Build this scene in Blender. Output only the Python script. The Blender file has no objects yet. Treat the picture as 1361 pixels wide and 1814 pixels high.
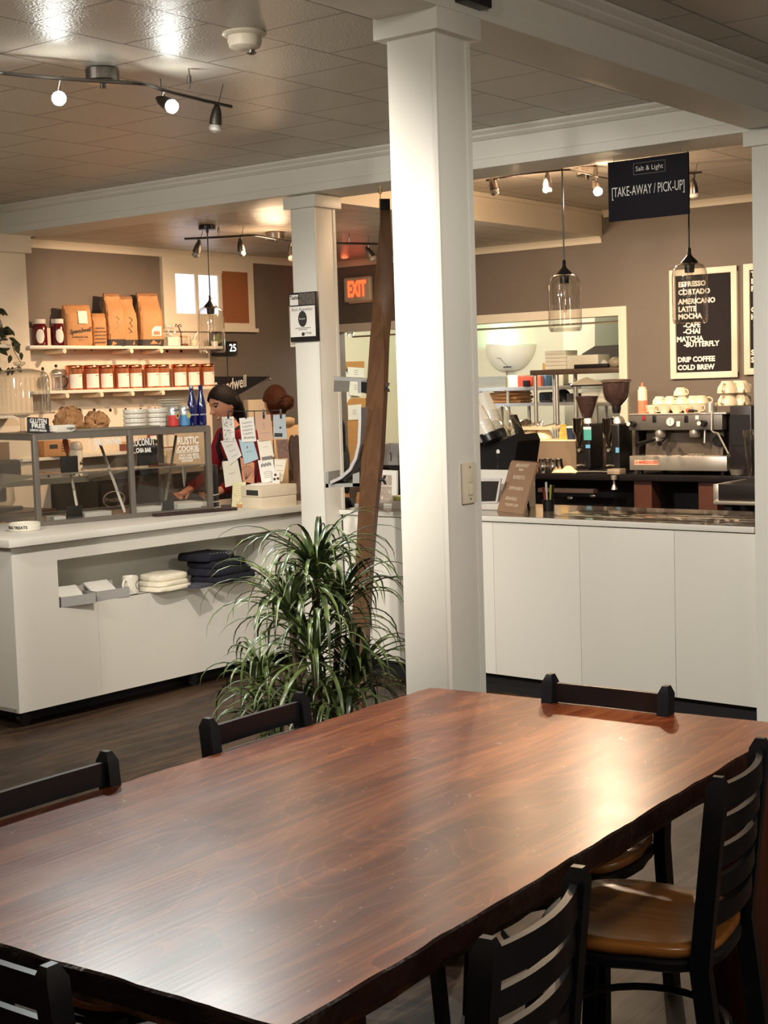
import bpy, bmesh, math, random
from mathutils import Vector, Matrix, Euler
R = random.Random(11)
sc = bpy.context.scene
COL = sc.collection
PI = math.pi
# ------------------------------------------------------------------ camera
F, CX, CY, CAMZ = 2578.9, 680.5, 907.0, 1.674
PITCH, ROLL, YAW = 0.08698285, -0.03133172, -0.65303164
fwd = Vector((math.sin(YAW)*math.cos(PITCH), math.cos(YAW)*math.cos(PITCH), -math.sin(PITCH)))
rt = Vector((math.cos(YAW), -math.sin(YAW), 0)); up = rt.cross(fwd)
cr = rt*math.cos(ROLL)+up*math.sin(ROLL); cu = -rt*math.sin(ROLL)+up*math.cos(ROLL)
EYE = Vector((0, 0, CAMZ))
cam = bpy.data.cameras.new('camera'); camo = bpy.data.objects.new('camera', cam); COL.objects.link(camo)
camo.matrix_world = Matrix(((cr.x, cu.x, -fwd.x, 0), (cr.y, cu.y, -fwd.y, 0), (cr.z, cu.z, -fwd.z, CAMZ), (0, 0, 0, 1)))
cam.sensor_fit = 'HORIZONTAL'; cam.sensor_width = 36; cam.lens = 36*F/1361; cam.clip_end = 60; cam.clip_start = .05
sc.camera = camo
def ray(px, py): return cr*((px-CX)/F) - cu*((py-CY)/F) + fwd
def uz(px, py, z): d = ray(px, py); return EYE + d*((z-CAMZ)/d.z)
def uy(px, py, y): d = ray(px, py); return EYE + d*(y/d.y)
def ux(px, py, x): d = ray(px, py); return EYE + d*(x/d.x)
def ud(px, py, t): return EYE + ray(px, py)*t
def up_(px, py, p, n): d = ray(px, py); return EYE + d*((Vector(p)-EYE).dot(n)/d.dot(n))
def V(*a): return Vector(a)
def lerp(a, b, t): return a+(b-a)*t
# ------------------------------------------------------------------ materials
def lin(c):
    if isinstance(c, str): c = tuple(int(c[i:i+2], 16) for i in (0, 2, 4))
    return tuple((v/255/12.92 if v/255 <= .04045 else ((v/255+.055)/1.055)**2.4) for v in c)+(1,)
MATS = {}
class NT:
    def __init__(s, m): s.t = m.node_tree; s.n = s.t.nodes; s.l = s.t.links
    def add(s, typ, **k):
        n = s.n.new(typ)
        for a, b in k.items():
            if a in n.inputs: n.inputs[a].default_value = b
            else: setattr(n, a, b)
        return n
    def link(s, a, b): s.l.new(a, b)
def mat(name, col, rough=.5, metal=0, var=0, vs=6, bump=0, bs=80, coat=0, spec=.5, sheen=0, stretch=(1, 1, 1), trans=0, emit=None, estr=0, sss=0):
    if name in MATS: return MATS[name]
    m = bpy.data.materials.new(name); m.use_nodes = True; MATS[name] = m
    t = NT(m); b = t.n['Principled BSDF']
    c = lin(col)
    b.inputs['Base Color'].default_value = c; b.inputs['Roughness'].default_value = rough; b.inputs['Metallic'].default_value = metal
    b.inputs['Coat Weight'].default_value = coat; b.inputs['Specular IOR Level'].default_value = spec; b.inputs['Coat Roughness'].default_value = .12
    if sheen: b.inputs['Sheen Weight'].default_value = sheen
    if trans: b.inputs['Transmission Weight'].default_value = trans
    if sss: b.inputs['Subsurface Weight'].default_value = sss; b.inputs['Subsurface Radius'].default_value = (.012, .005, .003)
    if emit: b.inputs['Emission Color'].default_value = lin(emit); b.inputs['Emission Strength'].default_value = estr
    tc = t.add('ShaderNodeTexCoord'); mp = t.add('ShaderNodeMapping'); mp.inputs['Scale'].default_value = stretch
    t.link(tc.outputs['Object'], mp.inputs['Vector'])
    if not var: var, vs = .05, 9
    nz = t.add('ShaderNodeTexNoise', Scale=vs, Detail=5); t.link(mp.outputs[0], nz.inputs['Vector'])
    mx = t.add('ShaderNodeMix', data_type='RGBA'); t.link(nz.outputs['Fac'], mx.inputs['Factor'])
    mx.inputs['A'].default_value = tuple(max(0, v*(1-var*1.6)) for v in c[:3])+(1,); mx.inputs['B'].default_value = tuple(min(1, v*(1+var*1.2)) for v in c[:3])+(1,)
    t.link(mx.outputs['Result'], b.inputs['Base Color'])
    if bump:
        n2 = t.add('ShaderNodeTexNoise', Scale=bs, Detail=4); t.link(mp.outputs[0], n2.inputs['Vector'])
        bp = t.add('ShaderNodeBump', Strength=bump, Distance=.01); t.link(n2.outputs['Fac'], bp.inputs['Height']); t.link(bp.outputs[0], b.inputs['Normal'])
    return m
def glass(name, tint=(255, 255, 255), refl=.9, base=.06, ex=2.2):
    """thin clear sheet: mostly lets light straight through, mirrors more at grazing angles"""
    if name in MATS: return MATS[name]
    m = bpy.data.materials.new(name); m.use_nodes = True; MATS[name] = m; t = NT(m); t.n.remove(t.n['Principled BSDF'])
    o = t.n['Material Output']; tr = t.add('ShaderNodeBsdfTransparent'); tr.inputs[0].default_value = lin(tint)
    gl = t.add('ShaderNodeBsdfGlossy', Roughness=.03); lw = t.add('ShaderNodeLayerWeight', Blend=.32)
    mr = t.add('ShaderNodeMapRange'); mr.inputs['To Min'].default_value = base; mr.inputs['To Max'].default_value = refl
    t.link(lw.outputs['Facing'], mr.inputs['Value'])
    pw = t.add('ShaderNodeMath', operation='POWER'); pw.inputs[1].default_value = ex
    t.link(lw.outputs['Facing'], pw.inputs[0]); t.link(pw.outputs[0], mr.inputs['Value'])
    mx = t.add('ShaderNodeMixShader'); t.link(mr.outputs[0], mx.inputs[0]); t.link(tr.outputs[0], mx.inputs[1]); t.link(gl.outputs[0], mx.inputs[2])
    t.link(mx.outputs[0], o.inputs[0]); return m
# ------------------------------------------------------------------ mesh building
class MB:
    def __init__(s): s.bm = bmesh.new()
    def _new(s, geom, M=None):
        vs = [g for g in geom if isinstance(g, bmesh.types.BMVert)]
        if M is not None: bmesh.ops.transform(s.bm, matrix=M, verts=vs)
        return vs
    def box(s, c, d, rz=0, rot=None, bev=0, seg=2, M=None):
        g = bmesh.ops.create_cube(s.bm, size=1)['verts']
        bmesh.ops.scale(s.bm, vec=d, verts=g)
        if bev:
            es = list({e for v in g for e in v.link_edges})
            r = bmesh.ops.bevel(s.bm, geom=es, offset=bev, segments=seg, affect='EDGES', profile=.6)
            g = list({v for f in r['faces'] for v in f.verts} | {v for v in g if v.is_valid})
        mt = Matrix.Translation(c) @ (Euler(rot).to_matrix().to_4x4() if rot else Matrix.Rotation(rz, 4, 'Z'))
        if M is not None: mt = M @ mt
        bmesh.ops.transform(s.bm, matrix=mt, verts=g); return s
    def bb(s, a, b, bev=0, seg=2, M=None):
        a, b = Vector(a), Vector(b)
        return s.box((a+b)/2, (abs(b.x-a.x), abs(b.y-a.y), abs(b.z-a.z)), bev=bev, seg=seg, M=M)
    def cyl(s, p0, p1, r0, r1=None, n=16, cap=True):
        return s.tube([p0, p1], [r0, r0 if r1 is None else r1], n, cap)
    def tube(s, pts, r, n=8, cap=True, closed=False, flat=1, upv=None):
        pts = [Vector(p) for p in pts]; k = len(pts)
        if not isinstance(r, (list, tuple)): r = [r]*k
        rings = []; prev = None
        for i, p in enumerate(pts):
            if closed: t = pts[(i+1) % k]-pts[i-1]
            else: t = pts[min(i+1, k-1)]-pts[max(i-1, 0)]
            t = t.normalized() if t.length > 1e-9 else Vector((0, 0, 1))
            if prev is None:
                a = Vector(upv) if upv else (Vector((0, 0, 1)) if abs(t.z) < .9 else Vector((1, 0, 0)))
                u = (a-t*a.dot(t)).normalized()
            else:
                u = prev-t*prev.dot(t); u = u.normalized() if u.length > 1e-6 else t.orthogonal().normalized()
            prev = u; w = t.cross(u)
            rings.append([s.bm.verts.new(p+(u*math.cos(2*PI*j/n)*r[i]+w*math.sin(2*PI*j/n)*r[i]*flat)) for j in range(n)])
        for i in range(k if closed else k-1):
            A, B = rings[i], rings[(i+1) % k]
            for j in range(n): s.bm.faces.new((A[j], A[(j+1) % n], B[(j+1) % n], B[j]))
        if cap and not closed:
            s.bm.faces.new(rings[0][::-1]); s.bm.faces.new(rings[-1])
        return s
    def lathe(s, prof, c=(0, 0, 0), n=24, M=None, sx=1, sy=1, cap=True, ang=2*PI):
        c = Vector(c); rings = []; full = abs(ang-2*PI) < 1e-6; k = n if full else n+1
        vs = []
        for r, z in prof:
            rr = max(r, 1e-5)
            ring = [s.bm.verts.new(c+Vector((math.cos(ang*j/n)*rr*sx, math.sin(ang*j/n)*rr*sy, z))) for j in range(k)]
            rings.append(ring); vs += ring
        for A, B in zip(rings, rings[1:]):
            for j in range(n):
                q = (j+1) % k if full else j+1
                s.bm.faces.new((A[j], A[q], B[q], B[j]))
        if cap and full:
            if prof[0][0] > 1e-4: s.bm.faces.new(rings[0][::-1])
            if prof[-1][0] > 1e-4: s.bm.faces.new(rings[-1])
        if M is not None: bmesh.ops.transform(s.bm, matrix=M, verts=vs)
        return s
    def prism(s, poly, z0, z1, M=None):
        """2D polygon (counter-clockwise) extruded along z"""
        a = [s.bm.verts.new((p[0], p[1], z0)) for p in poly]; b = [s.bm.verts.new((p[0], p[1], z1)) for p in poly]
        s.bm.faces.new(a[::-1]); s.bm.faces.new(b)
        for i in range(len(poly)):
            j = (i+1) % len(poly); s.bm.faces.new((a[i], a[j], b[j], b[i]))
        if M is not None: bmesh.ops.transform(s.bm, matrix=M, verts=a+b)
        return s
    def loft(s, sections, cap=True, closed=True):
        rings = [[s.bm.verts.new(p) for p in sec] for sec in sections]
        for A, B in zip(rings, rings[1:]):
            n = len(A)
            for j in range(n if closed else n-1):
                q = (j+1) % n; s.bm.faces.new((A[j], A[q], B[q], B[j]))
        if cap and closed: s.bm.faces.new(rings[0][::-1]); s.bm.faces.new(rings[-1])
        return s
    def quad(s, *p):
        s.bm.faces.new([s.bm.verts.new(q) for q in p]); return s
    def grid(s, nx, ny, fn):
        vs = [[s.bm.verts.new(fn(i/nx, j/ny)) for j in range(ny+1)] for i in range(nx+1)]
        for i in range(nx):
            for j in range(ny): s.bm.faces.new((vs[i][j], vs[i+1][j], vs[i+1][j+1], vs[i][j+1]))
        return s
    def ball(s, c, r, sx=1, sy=1, sz=1, n=16, rot=None):
        g = bmesh.ops.create_uvsphere(s.bm, u_segments=n, v_segments=max(6, n//2+2), radius=r)['verts']
        M = Matrix.Translation(c) @ (Euler(rot).to_matrix().to_4x4() if rot else Matrix()) @ Matrix.Diagonal((sx, sy, sz, 1))
        bmesh.ops.transform(s.bm, matrix=M, verts=g); return s
    def jitter(s, a, seed=1):
        q = random.Random(seed)
        for v in s.bm.verts: v.co += Vector((q.uniform(-a, a), q.uniform(-a, a), q.uniform(-a, a)))
        return s
    def build(s, name, m, parent=None, ang=38, world=False, tf=None, solid=0, sub=0):
        if tf is not None: bmesh.ops.transform(s.bm, matrix=tf, verts=s.bm.verts)
        if world and parent is not None:
            bmesh.ops.transform(s.bm, matrix=wm(parent).inverted(), verts=s.bm.verts)
        bmesh.ops.recalc_face_normals(s.bm, faces=s.bm.faces)
        me = bpy.data.meshes.new(name); s.bm.to_mesh(me); s.bm.free()
        me.materials.append(m)
        me.polygons.foreach_set('use_smooth', [True]*len(me.polygons))
        if ang < 180: me.set_sharp_from_angle(angle=math.radians(ang))
        o = bpy.data.objects.new(name, me); COL.objects.link(o)
        if parent is not None: o.parent = parent
        if solid:
            k = o.modifiers.new('s', 'SOLIDIFY'); k.thickness = solid; k.offset = 0
        if sub:
            k = o.modifiers.new('d', 'SUBSURF'); k.levels = k.render_levels = sub
        return o
def wm(o):
    M = o.matrix_basis.copy(); p = o.parent
    while p is not None: M = p.matrix_basis @ M; p = p.parent
    return M
def tag(o, label, cat, group=None):
    o['label'] = label; o['category'] = cat
    if group: o['group'] = group
    return o
def T(name, label, cat, loc=(0, 0, 0), rz=0, group=None, rot=None):
    o = bpy.data.objects.new(name, None); COL.objects.link(o); o.empty_display_size = .05
    o.location = loc; o.rotation_euler = rot if rot else (0, 0, rz)
    return tag(o, label, cat, group)
def one(mb, name, m, label, cat, loc=(0, 0, 0), rz=0, group=None, rot=None, **k):
    """a thing that is a single mesh built around its own base"""
    o = mb.build(name, m, **k); o.location = loc; o.rotation_euler = rot if rot else (0, 0, rz)
    return tag(o, label, cat, group)
def st(o):
    o['kind'] = 'structure'; return o
def dup(root, loc, rz=None, label=None, group=None, rot=None):
    def cp(o, par):
        c = o.copy(); COL.objects.link(c)
        if par is not None: c.parent = par
        for ch in [x for x in bpy.data.objects if x.parent == o]: cp(ch, c)
        return c
    r = cp(root, None); r.location = loc
    if rz is not None: r.rotation_euler = (0, 0, rz)
    if rot is not None: r.rotation_euler = rot
    if label: r['label'] = label
    if group: r['group'] = group
    return r
def basis(o, xd, yd):
    x = Vector(xd).normalized(); y = Vector(yd); y = (y-x*y.dot(x)).normalized(); z = x.cross(y); o = Vector(o)
    return Matrix(((x.x, y.x, z.x, o.x), (x.y, y.y, z.y, o.y), (x.z, y.z, z.z, o.z), (0, 0, 0, 1)))
def text(s, size, M, m, parent=None, name='lettering', ext=.0008, align='CENTER', sx=1, shear=0, world=True, sp=1, line=1.0, off=0):
    cu_ = bpy.data.curves.new('t', 'FONT'); cu_.body = s; cu_.size = size; cu_.extrude = ext; cu_.align_x = align; cu_.align_y = 'CENTER'
    cu_.shear = shear; cu_.space_character = sp; cu_.space_line = line; cu_.resolution_u = 2; cu_.offset = off
    o = bpy.data.objects.new('t', cu_); COL.objects.link(o)
    dg = bpy.context.evaluated_depsgraph_get(); me = bpy.data.meshes.new_from_object(o.evaluated_get(dg))
    bpy.data.objects.remove(o); bpy.data.curves.remove(cu_)
    me.name = name; me.transform(Matrix.Diagonal((sx, 1, 1, 1)))
    if world and parent is not None: me.transform(wm(parent).inverted() @ M)
    else: me.transform(M)
    me.materials.clear(); me.materials.append(m)
    q = bpy.data.objects.new(name, me); COL.objects.link(q)
    if parent is not None: q.parent = parent
    return q
# ------------------------------------------------------------------ materials of the place
WHITE = mat('white_paint', (226, 224, 213), .42, var=.025, vs=3, bump=.06, bs=30)
CREAM = mat('cream_paint', (226, 216, 196), .45, var=.03, vs=3, bump=.05, bs=30)
TAUPE = mat('taupe_wall_paint', (112, 101, 90), .6, var=.05, vs=2.5, bump=.08, bs=60)
LAMI = mat('white_laminate', (224, 221, 210), .35, var=.015, vs=2)
KITCH = mat('kitchen_wall', (222, 214, 190), .55, var=.03, vs=2)
BLACK = mat('black_metal', (24, 24, 28), .38, .0, var=.2, vs=20, coat=.15)
SATIN = mat('chair_black_steel', (26, 27, 33), .36, .2, var=.15, vs=30, bump=.03, bs=200, coat=.3)
DARK = mat('toe_kick_black', (14, 12, 13), .7)
NICKEL = mat('brushed_nickel', (150, 144, 138), .28, 1, var=.1, vs=60, stretch=(1, 1, 8))
STEEL = mat('stainless_steel', (206, 200, 190), .34, .85, var=.08, vs=40, stretch=(1, 1, 9))
CHROME = mat('polished_chrome', (214, 208, 200), .16, 1)
EDGE = mat('live_edge_shaded', (44, 20, 14), .32, var=.5, vs=18, bump=.5, bs=35, coat=.3)  # table side wood, darkened to carry the shade on the slab's edge
BRONZE = mat('grey_bronze_frame', (124, 117, 108), .42, .35, var=.08, vs=30)
KRAFT = mat('kraft_paper', (190, 140, 92), .7, var=.1, vs=14, bump=.5, bs=25)
PAPER = mat('white_paper', (236, 233, 224), .7, var=.02)
CERAM = mat('white_ceramic', (236, 230, 214), .18, var=.02, coat=.4)
PORC = mat('warm_white_ceramic', (240, 226, 198), .2, var=.02, coat=.4)
INK = mat('dark_print', (52, 48, 46), .7)
CHALK = mat('white_lettering', (238, 236, 228), .7)
GREYINK = mat('grey_print', (130, 126, 120), .7)
BLKPL = mat('black_plastic', (20, 18, 19), .35, var=.1)
COPPER = mat('copper', (214, 132, 92), .2, 1, var=.05)
CORK = mat('cork_board', (196, 142, 84), .85, var=.18, vs=60, bump=.3, bs=90)
GLASS = glass('clear_glass'); CUTG = glass('cut_glass', (252, 251, 248), .95, .1, 1.2); PEND = glass('pendant_glass', (251, 249, 245), .95, .07, 1.35); ACRYL = glass('clear_acrylic', (252, 250, 246), .8, .12)
PANE = glass('display_pane_glass', (247, 247, 245), .6, .05)
OAKL = mat('oak_wood', (190, 132, 70), .45, var=.15, vs=7, stretch=(1, 8, 1))
BEAN = mat('coffee_beans', (58, 30, 20), .5, var=.5, vs=120, bump=1, bs=150)

def wood(name, c0, c1, c2, rough, axis='Y', sc_=1.0, coat=.3, bump=.12, scratch=True, plank=.0, rings=False):
    m = bpy.data.materials.new(name); m.use_nodes = True; MATS[name] = m; t = NT(m); b = t.n['Principled BSDF']
    tc = t.add('ShaderNodeTexCoord'); mp = t.add('ShaderNodeMapping')
    s = {'X': (.35, 3.2, 3.2), 'Y': (3.2, .35, 3.2), 'Z': (3.2, 3.2, .35)}[axis]
    mp.inputs['Scale'].default_value = tuple(q*sc_ for q in s); t.link(tc.outputs['Object'], mp.inputs[0])
    n1 = t.add('ShaderNodeTexNoise', Scale=1.6, Detail=3, Distortion=.6); t.link(mp.outputs[0], n1.inputs['Vector'])
    ml = t.add('ShaderNodeMath', operation='MULTIPLY'); ml.inputs[1].default_value = 9; t.link(n1.outputs['Fac'], ml.inputs[0])
    fr = t.add('ShaderNodeMath', operation='PINGPONG'); fr.inputs[1].default_value = 1; t.link(ml.outputs[0], fr.inputs[0])
    mp2 = t.add('ShaderNodeMapping'); mp2.inputs['Scale'].default_value = tuple((1.2 if q < 1 else 40)*sc_ for q in s); t.link(tc.outputs['Object'], mp2.inputs[0])
    n2 = t.add('ShaderNodeTexNoise', Scale=2.2, Detail=6); t.link(mp2.outputs[0], n2.inputs['Vector'])
    r1 = t.add('ShaderNodeValToRGB'); e = r1.color_ramp.elements
    e[0].position = .0; e[0].color = lin(c0); e[1].position = 1; e[1].color = lin(c2); k = e.new(.5); k.color = lin(c1)
    ad = t.add('ShaderNodeMath', operation='MULTIPLY_ADD'); ad.inputs[1].default_value = .42; t.link(fr.outputs[0], ad.inputs[0])
    m3 = t.add('ShaderNodeMath', operation='MULTIPLY'); m3.inputs[1].default_value = .6; t.link(n2.outputs['Fac'], m3.inputs[0]); t.link(m3.outputs[0], ad.inputs[2])
    t.link(ad.outputs[0], r1.inputs[0]); last = r1.outputs[0]
    if rings:   # pale cathedral figure
        mp3 = t.add('ShaderNodeMapping'); mp3.inputs['Scale'].default_value = (2.6, .75, 1); t.link(tc.outputs['Object'], mp3.inputs[0])
        nr = t.add('ShaderNodeTexNoise', Scale=1.15, Detail=2.2, Distortion=.5); t.link(mp3.outputs[0], nr.inputs['Vector'])
        m1 = t.add('ShaderNodeMath', operation='MULTIPLY'); m1.inputs[1].default_value = 19; t.link(nr.outputs['Fac'], m1.inputs[0])
        fc = t.add('ShaderNodeMath', operation='FRACT'); t.link(m1.outputs[0], fc.inputs[0])
        pz = t.add('ShaderNodeMath', operation='POWER'); pz.inputs[1].default_value = 5; t.link(fc.outputs[0], pz.inputs[0])
        q1 = t.add('ShaderNodeMath', operation='MULTIPLY'); t.link(pz.outputs[0], q1.inputs[0]); t.link(n2.outputs['Fac'], q1.inputs[1])
        q2_ = t.add('ShaderNodeMath', operation='MULTIPLY'); q2_.inputs[1].default_value = .42; t.link(q1.outputs[0], q2_.inputs[0])
        mr_ = t.add('ShaderNodeMix', data_type='RGBA'); mr_.inputs['B'].default_value = lin(tuple(min(255, int(v*1.25)) for v in c2)); t.link(last, mr_.inputs['A']); t.link(q2_.outputs[0], mr_.inputs['Factor']); last = mr_.outputs['Result']
    if plank:   # the tone of each glued-up board differs
        sx = t.add('ShaderNodeSeparateXYZ'); t.link(tc.outputs['Object'], sx.inputs[0])
        dv = t.add('ShaderNodeMath', operation='DIVIDE'); dv.inputs[1].default_value = plank; t.link(sx.outputs[{'Y': 'X', 'X': 'Y', 'Z': 'X'}[axis]], dv.inputs[0])
        fl = t.add('ShaderNodeMath', operation='FLOOR'); t.link(dv.outputs[0], fl.inputs[0])
        wn = t.add('ShaderNodeTexWhiteNoise', noise_dimensions='1D'); t.link(fl.outputs[0], wn.inputs['W'])
        mr = t.add('ShaderNodeMapRange'); mr.inputs['To Min'].default_value = .74; mr.inputs['To Max'].default_value = 1.25; t.link(wn.outputs['Value'], mr.inputs['Value'])
        hs = t.add('ShaderNodeHueSaturation'); t.link(mr.outputs[0], hs.inputs['Value']); t.link(last, hs.inputs['Color']); last = hs.outputs[0]
    t.link(last, b.inputs['Base Color'])
    b.inputs['Coat Weight'].default_value = coat; b.inputs['Coat Roughness'].default_value = rough*.8
    n4 = t.add('ShaderNodeTexNoise', Scale=5, Detail=6); t.link(tc.outputs['Object'], n4.inputs['Vector'])
    rr = t.add('ShaderNodeMapRange'); rr.inputs['To Min'].default_value = rough*.75; rr.inputs['To Max'].default_value = rough*1.3; t.link(n4.outputs['Fac'], rr.inputs['Value'])
    t.link(rr.outputs[0], b.inputs['Roughness'])
    h = n2.outputs['Fac']
    bp = t.add('ShaderNodeBump', Strength=bump, Distance=.004); t.link(h, bp.inputs['Height']); t.link(bp.outputs[0], b.inputs['Normal'])
    if scratch:
        vo = t.add('ShaderNodeTexVoronoi', feature='DISTANCE_TO_EDGE', Scale=7, Randomness=1); ms = t.add('ShaderNodeMapping'); ms.inputs['Scale'].default_value = (1, .5, 1); ms.inputs['Rotation'].default_value = (0, 0, .5)
        nn = t.add('ShaderNodeTexNoise', Scale=3); t.link(tc.outputs['Object'], nn.inputs['Vector']); va = t.add('ShaderNodeVectorMath', operation='ADD'); t.link(tc.outputs['Object'], va.inputs[0]); t.link(nn.outputs['Color'], va.inputs[1])
        t.link(va.outputs[0], ms.inputs[0]); t.link(ms.outputs[0], vo.inputs['Vector'])
        lt = t.add('ShaderNodeMath', operation='LESS_THAN'); lt.inputs[1].default_value = .005; t.link(vo.outputs['Distance'], lt.inputs[0])
        n5 = t.add('ShaderNodeTexNoise', Scale=11); t.link(tc.outputs['Object'], n5.inputs['Vector'])
        gt = t.add('ShaderNodeMath', operation='GREATER_THAN'); gt.inputs[1].default_value = .66; t.link(n5.outputs['Fac'], gt.inputs[0])
        mm = t.add('ShaderNodeMath', operation='MULTIPLY'); t.link(lt.outputs[0], mm.inputs[0]); t.link(gt.outputs[0], mm.inputs[1])
        v2 = t.add('ShaderNodeTexVoronoi', Scale=42, Randomness=1); m5 = t.add('ShaderNodeMapping'); m5.inputs['Scale'].default_value = (1, .45, 1); t.link(tc.outputs['Object'], m5.inputs[0]); t.link(m5.outputs[0], v2.inputs['Vector'])
        l2 = t.add('ShaderNodeMath', operation='LESS_THAN'); l2.inputs[1].default_value = .085; t.link(v2.outputs['Distance'], l2.inputs[0])
        g2 = t.add('ShaderNodeMath', operation='GREATER_THAN'); g2.inputs[1].default_value = .5; n6 = t.add('ShaderNodeTexNoise', Scale=3.1); t.link(tc.outputs['Object'], n6.inputs['Vector']); t.link(n6.outputs['Fac'], g2.inputs[0])
        q2 = t.add('ShaderNodeMath', operation='MULTIPLY'); t.link(l2.outputs[0], q2.inputs[0]); t.link(g2.outputs[0], q2.inputs[1])
        mxx = t.add('ShaderNodeMath', operation='MAXIMUM'); t.link(mm.outputs[0], mxx.inputs[0]); t.link(q2.outputs[0], mxx.inputs[1])
        ms_ = t.add('ShaderNodeMath', operation='MULTIPLY'); ms_.inputs[1].default_value = .7; t.link(mxx.outputs[0], ms_.inputs[0])
        mc = t.add('ShaderNodeMix', data_type='RGBA'); mc.inputs['B'].default_value = lin((196, 168, 140)); t.link(last, mc.inputs['A']); t.link(ms_.outputs[0], mc.inputs['Factor']); t.link(mc.outputs['Result'], b.inputs['Base Color'])
    return m
TABLE = wood('table_walnut', (80, 31, 14), (134, 62, 29), (190, 112, 62), .31, 'Y', 1.0, .25, .06, True, .29, True)
FLOORM = wood('floor_planks', (24, 16, 11), (58, 42, 30), (98, 75, 54), .48, 'Y', 1.6, .0, .3, False, .15)
SEATW = wood('seat_wood', (150, 88, 36), (186, 116, 52), (206, 138, 68), .28, 'Y', 2.0, .5, .03, False)
POSTW = wood('stained_post_wood', (66, 44, 27), (86, 58, 36), (100, 70, 44), .45, 'Z', 1.5, .1, .08, False)
def tiles(name, col, pitch, off):
    m = bpy.data.materials.new(name); m.use_nodes = True; MATS[name] = m; t = NT(m); b = t.n['Principled BSDF']
    tc = t.add('ShaderNodeTexCoord'); mp = t.add('ShaderNodeMapping'); mp.inputs['Rotation'].default_value = (0, 0, PI/2); mp.inputs['Location'].default_value = off
    t.link(tc.outputs['Object'], mp.inputs[0])
    br = t.add('ShaderNodeTexBrick', Scale=1); br.offset = .5; br.squash = 1
    br.inputs['Brick Width'].default_value = pitch; br.inputs['Row Height'].default_value = pitch; br.inputs['Mortar Size'].default_value = .006; br.inputs['Mortar Smooth'].default_value = .3
    c = lin(col); br.inputs['Color1'].default_value = c; br.inputs['Color2'].default_value = tuple(v*.93 for v in c[:3])+(1,); br.inputs['Mortar'].default_value = tuple(v*.3 for v in c[:3])+(1,)
    t.link(mp.outputs[0], br.inputs['Vector']); t.link(br.outputs['Color'], b.inputs['Base Color'])
    n = t.add('ShaderNodeTexNoise', Scale=95, Detail=3); t.link(tc.outputs['Object'], n.inputs['Vector'])
    n3 = t.add('ShaderNodeTexNoise', Scale=2.2, Detail=2); t.link(tc.outputs['Object'], n3.inputs['Vector'])
    a = t.add('ShaderNodeMath', operation='MULTIPLY_ADD'); a.inputs[1].default_value = -3.0; t.link(br.outputs['Fac'], a.inputs[0]); t.link(n.outputs['Fac'], a.inputs[2])
    a2 = t.add('ShaderNodeMath', operation='MULTIPLY_ADD'); a2.inputs[1].default_value = 2.0; t.link(n3.outputs['Fac'], a2.inputs[0]); t.link(a.outputs[0], a2.inputs[2])
    bp = t.add('ShaderNodeBump', Strength=.5, Distance=.006); t.link(a2.outputs[0], bp.inputs['Height']); t.link(bp.outputs[0], b.inputs['Normal'])
    b.inputs['Roughness'].default_value = .31; b.inputs['Specular IOR Level'].default_value = .6
    return m
TILE = tiles('ceiling_tiles', (196, 188, 174), .437, (0, 0, 0))

# ------------------------------------------------------------------ room shell
XL, YB, CZ, LZ, YA = -8.15, 10.04, 2.948, 2.758, 6.34
def S(name, m, *boxes, **k):
    mb = MB()
    for a, b in boxes: mb.bb(a, b, bev=k.get('bev', 0))
    return st(mb.build(name, m))
S('floor', FLOORM, ((-8.9, -3.5, -.1), (3.2, 13.6, 0)))
c_ = MB().bb((-8.9-3.83, -3.5-.08, 0), (3.2-3.83+.0, 13.6-.08, .1)).build('ceiling', TILE); c_.location = (3.83, .08, CZ); st(c_)
# the lower ceiling over the left half of the bar; its step shows as a face on the right
SOX = -5.49
MB().bb((XL-.1, 6.64, LZ), (SOX-.012, YB+.05, CZ-.004)).build('ceiling_lower', TILE)['kind'] = 'structure'
S('trim_1', CREAM, ((SOX-.012, 6.64, LZ), (SOX, YB+.02, CZ-.002)))
S('trim_2', CREAM, ((SOX, 6.64, CZ-.03), (SOX+.022, YB, CZ-.002)))
OPR = uy(1112, 542, YB).x; OPL = -8.145; OPT = uy(1112, 542, YB).z
S('wall_back', TAUPE, ((OPL, YB, OPT-.01), (OPR, YB+.12, CZ)), ((OPR, YB, 0), (3.2, YB+.12, CZ)), ((OPL, YB, 0), (OPR, YB+.12, .95)))
S('wall_left', TAUPE, ((XL-.12, 6.5, 0), (XL, YB+.12, CZ)))
S('wall_left_main', CREAM, ((XL-.12, -3.5, 0), (-7.98, 6.508, CZ)))
S('wall_right', CREAM, ((3.1, -3.5, 0), (3.22, YB, CZ)))
S('wall_front', CREAM, ((-8.3, -3.62, 0), (3.22, -3.5, CZ)))
fw = .068
S('trim_3', CREAM, ((OPL, YB-.025, OPT-fw), (OPR, YB+.13, OPT)), ((OPR-fw, YB-.0249, .95), (OPR, YB+.1301, OPT-fw)), ((OPL, YB-.04, .93), (OPR, YB+.14, .96)))
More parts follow.
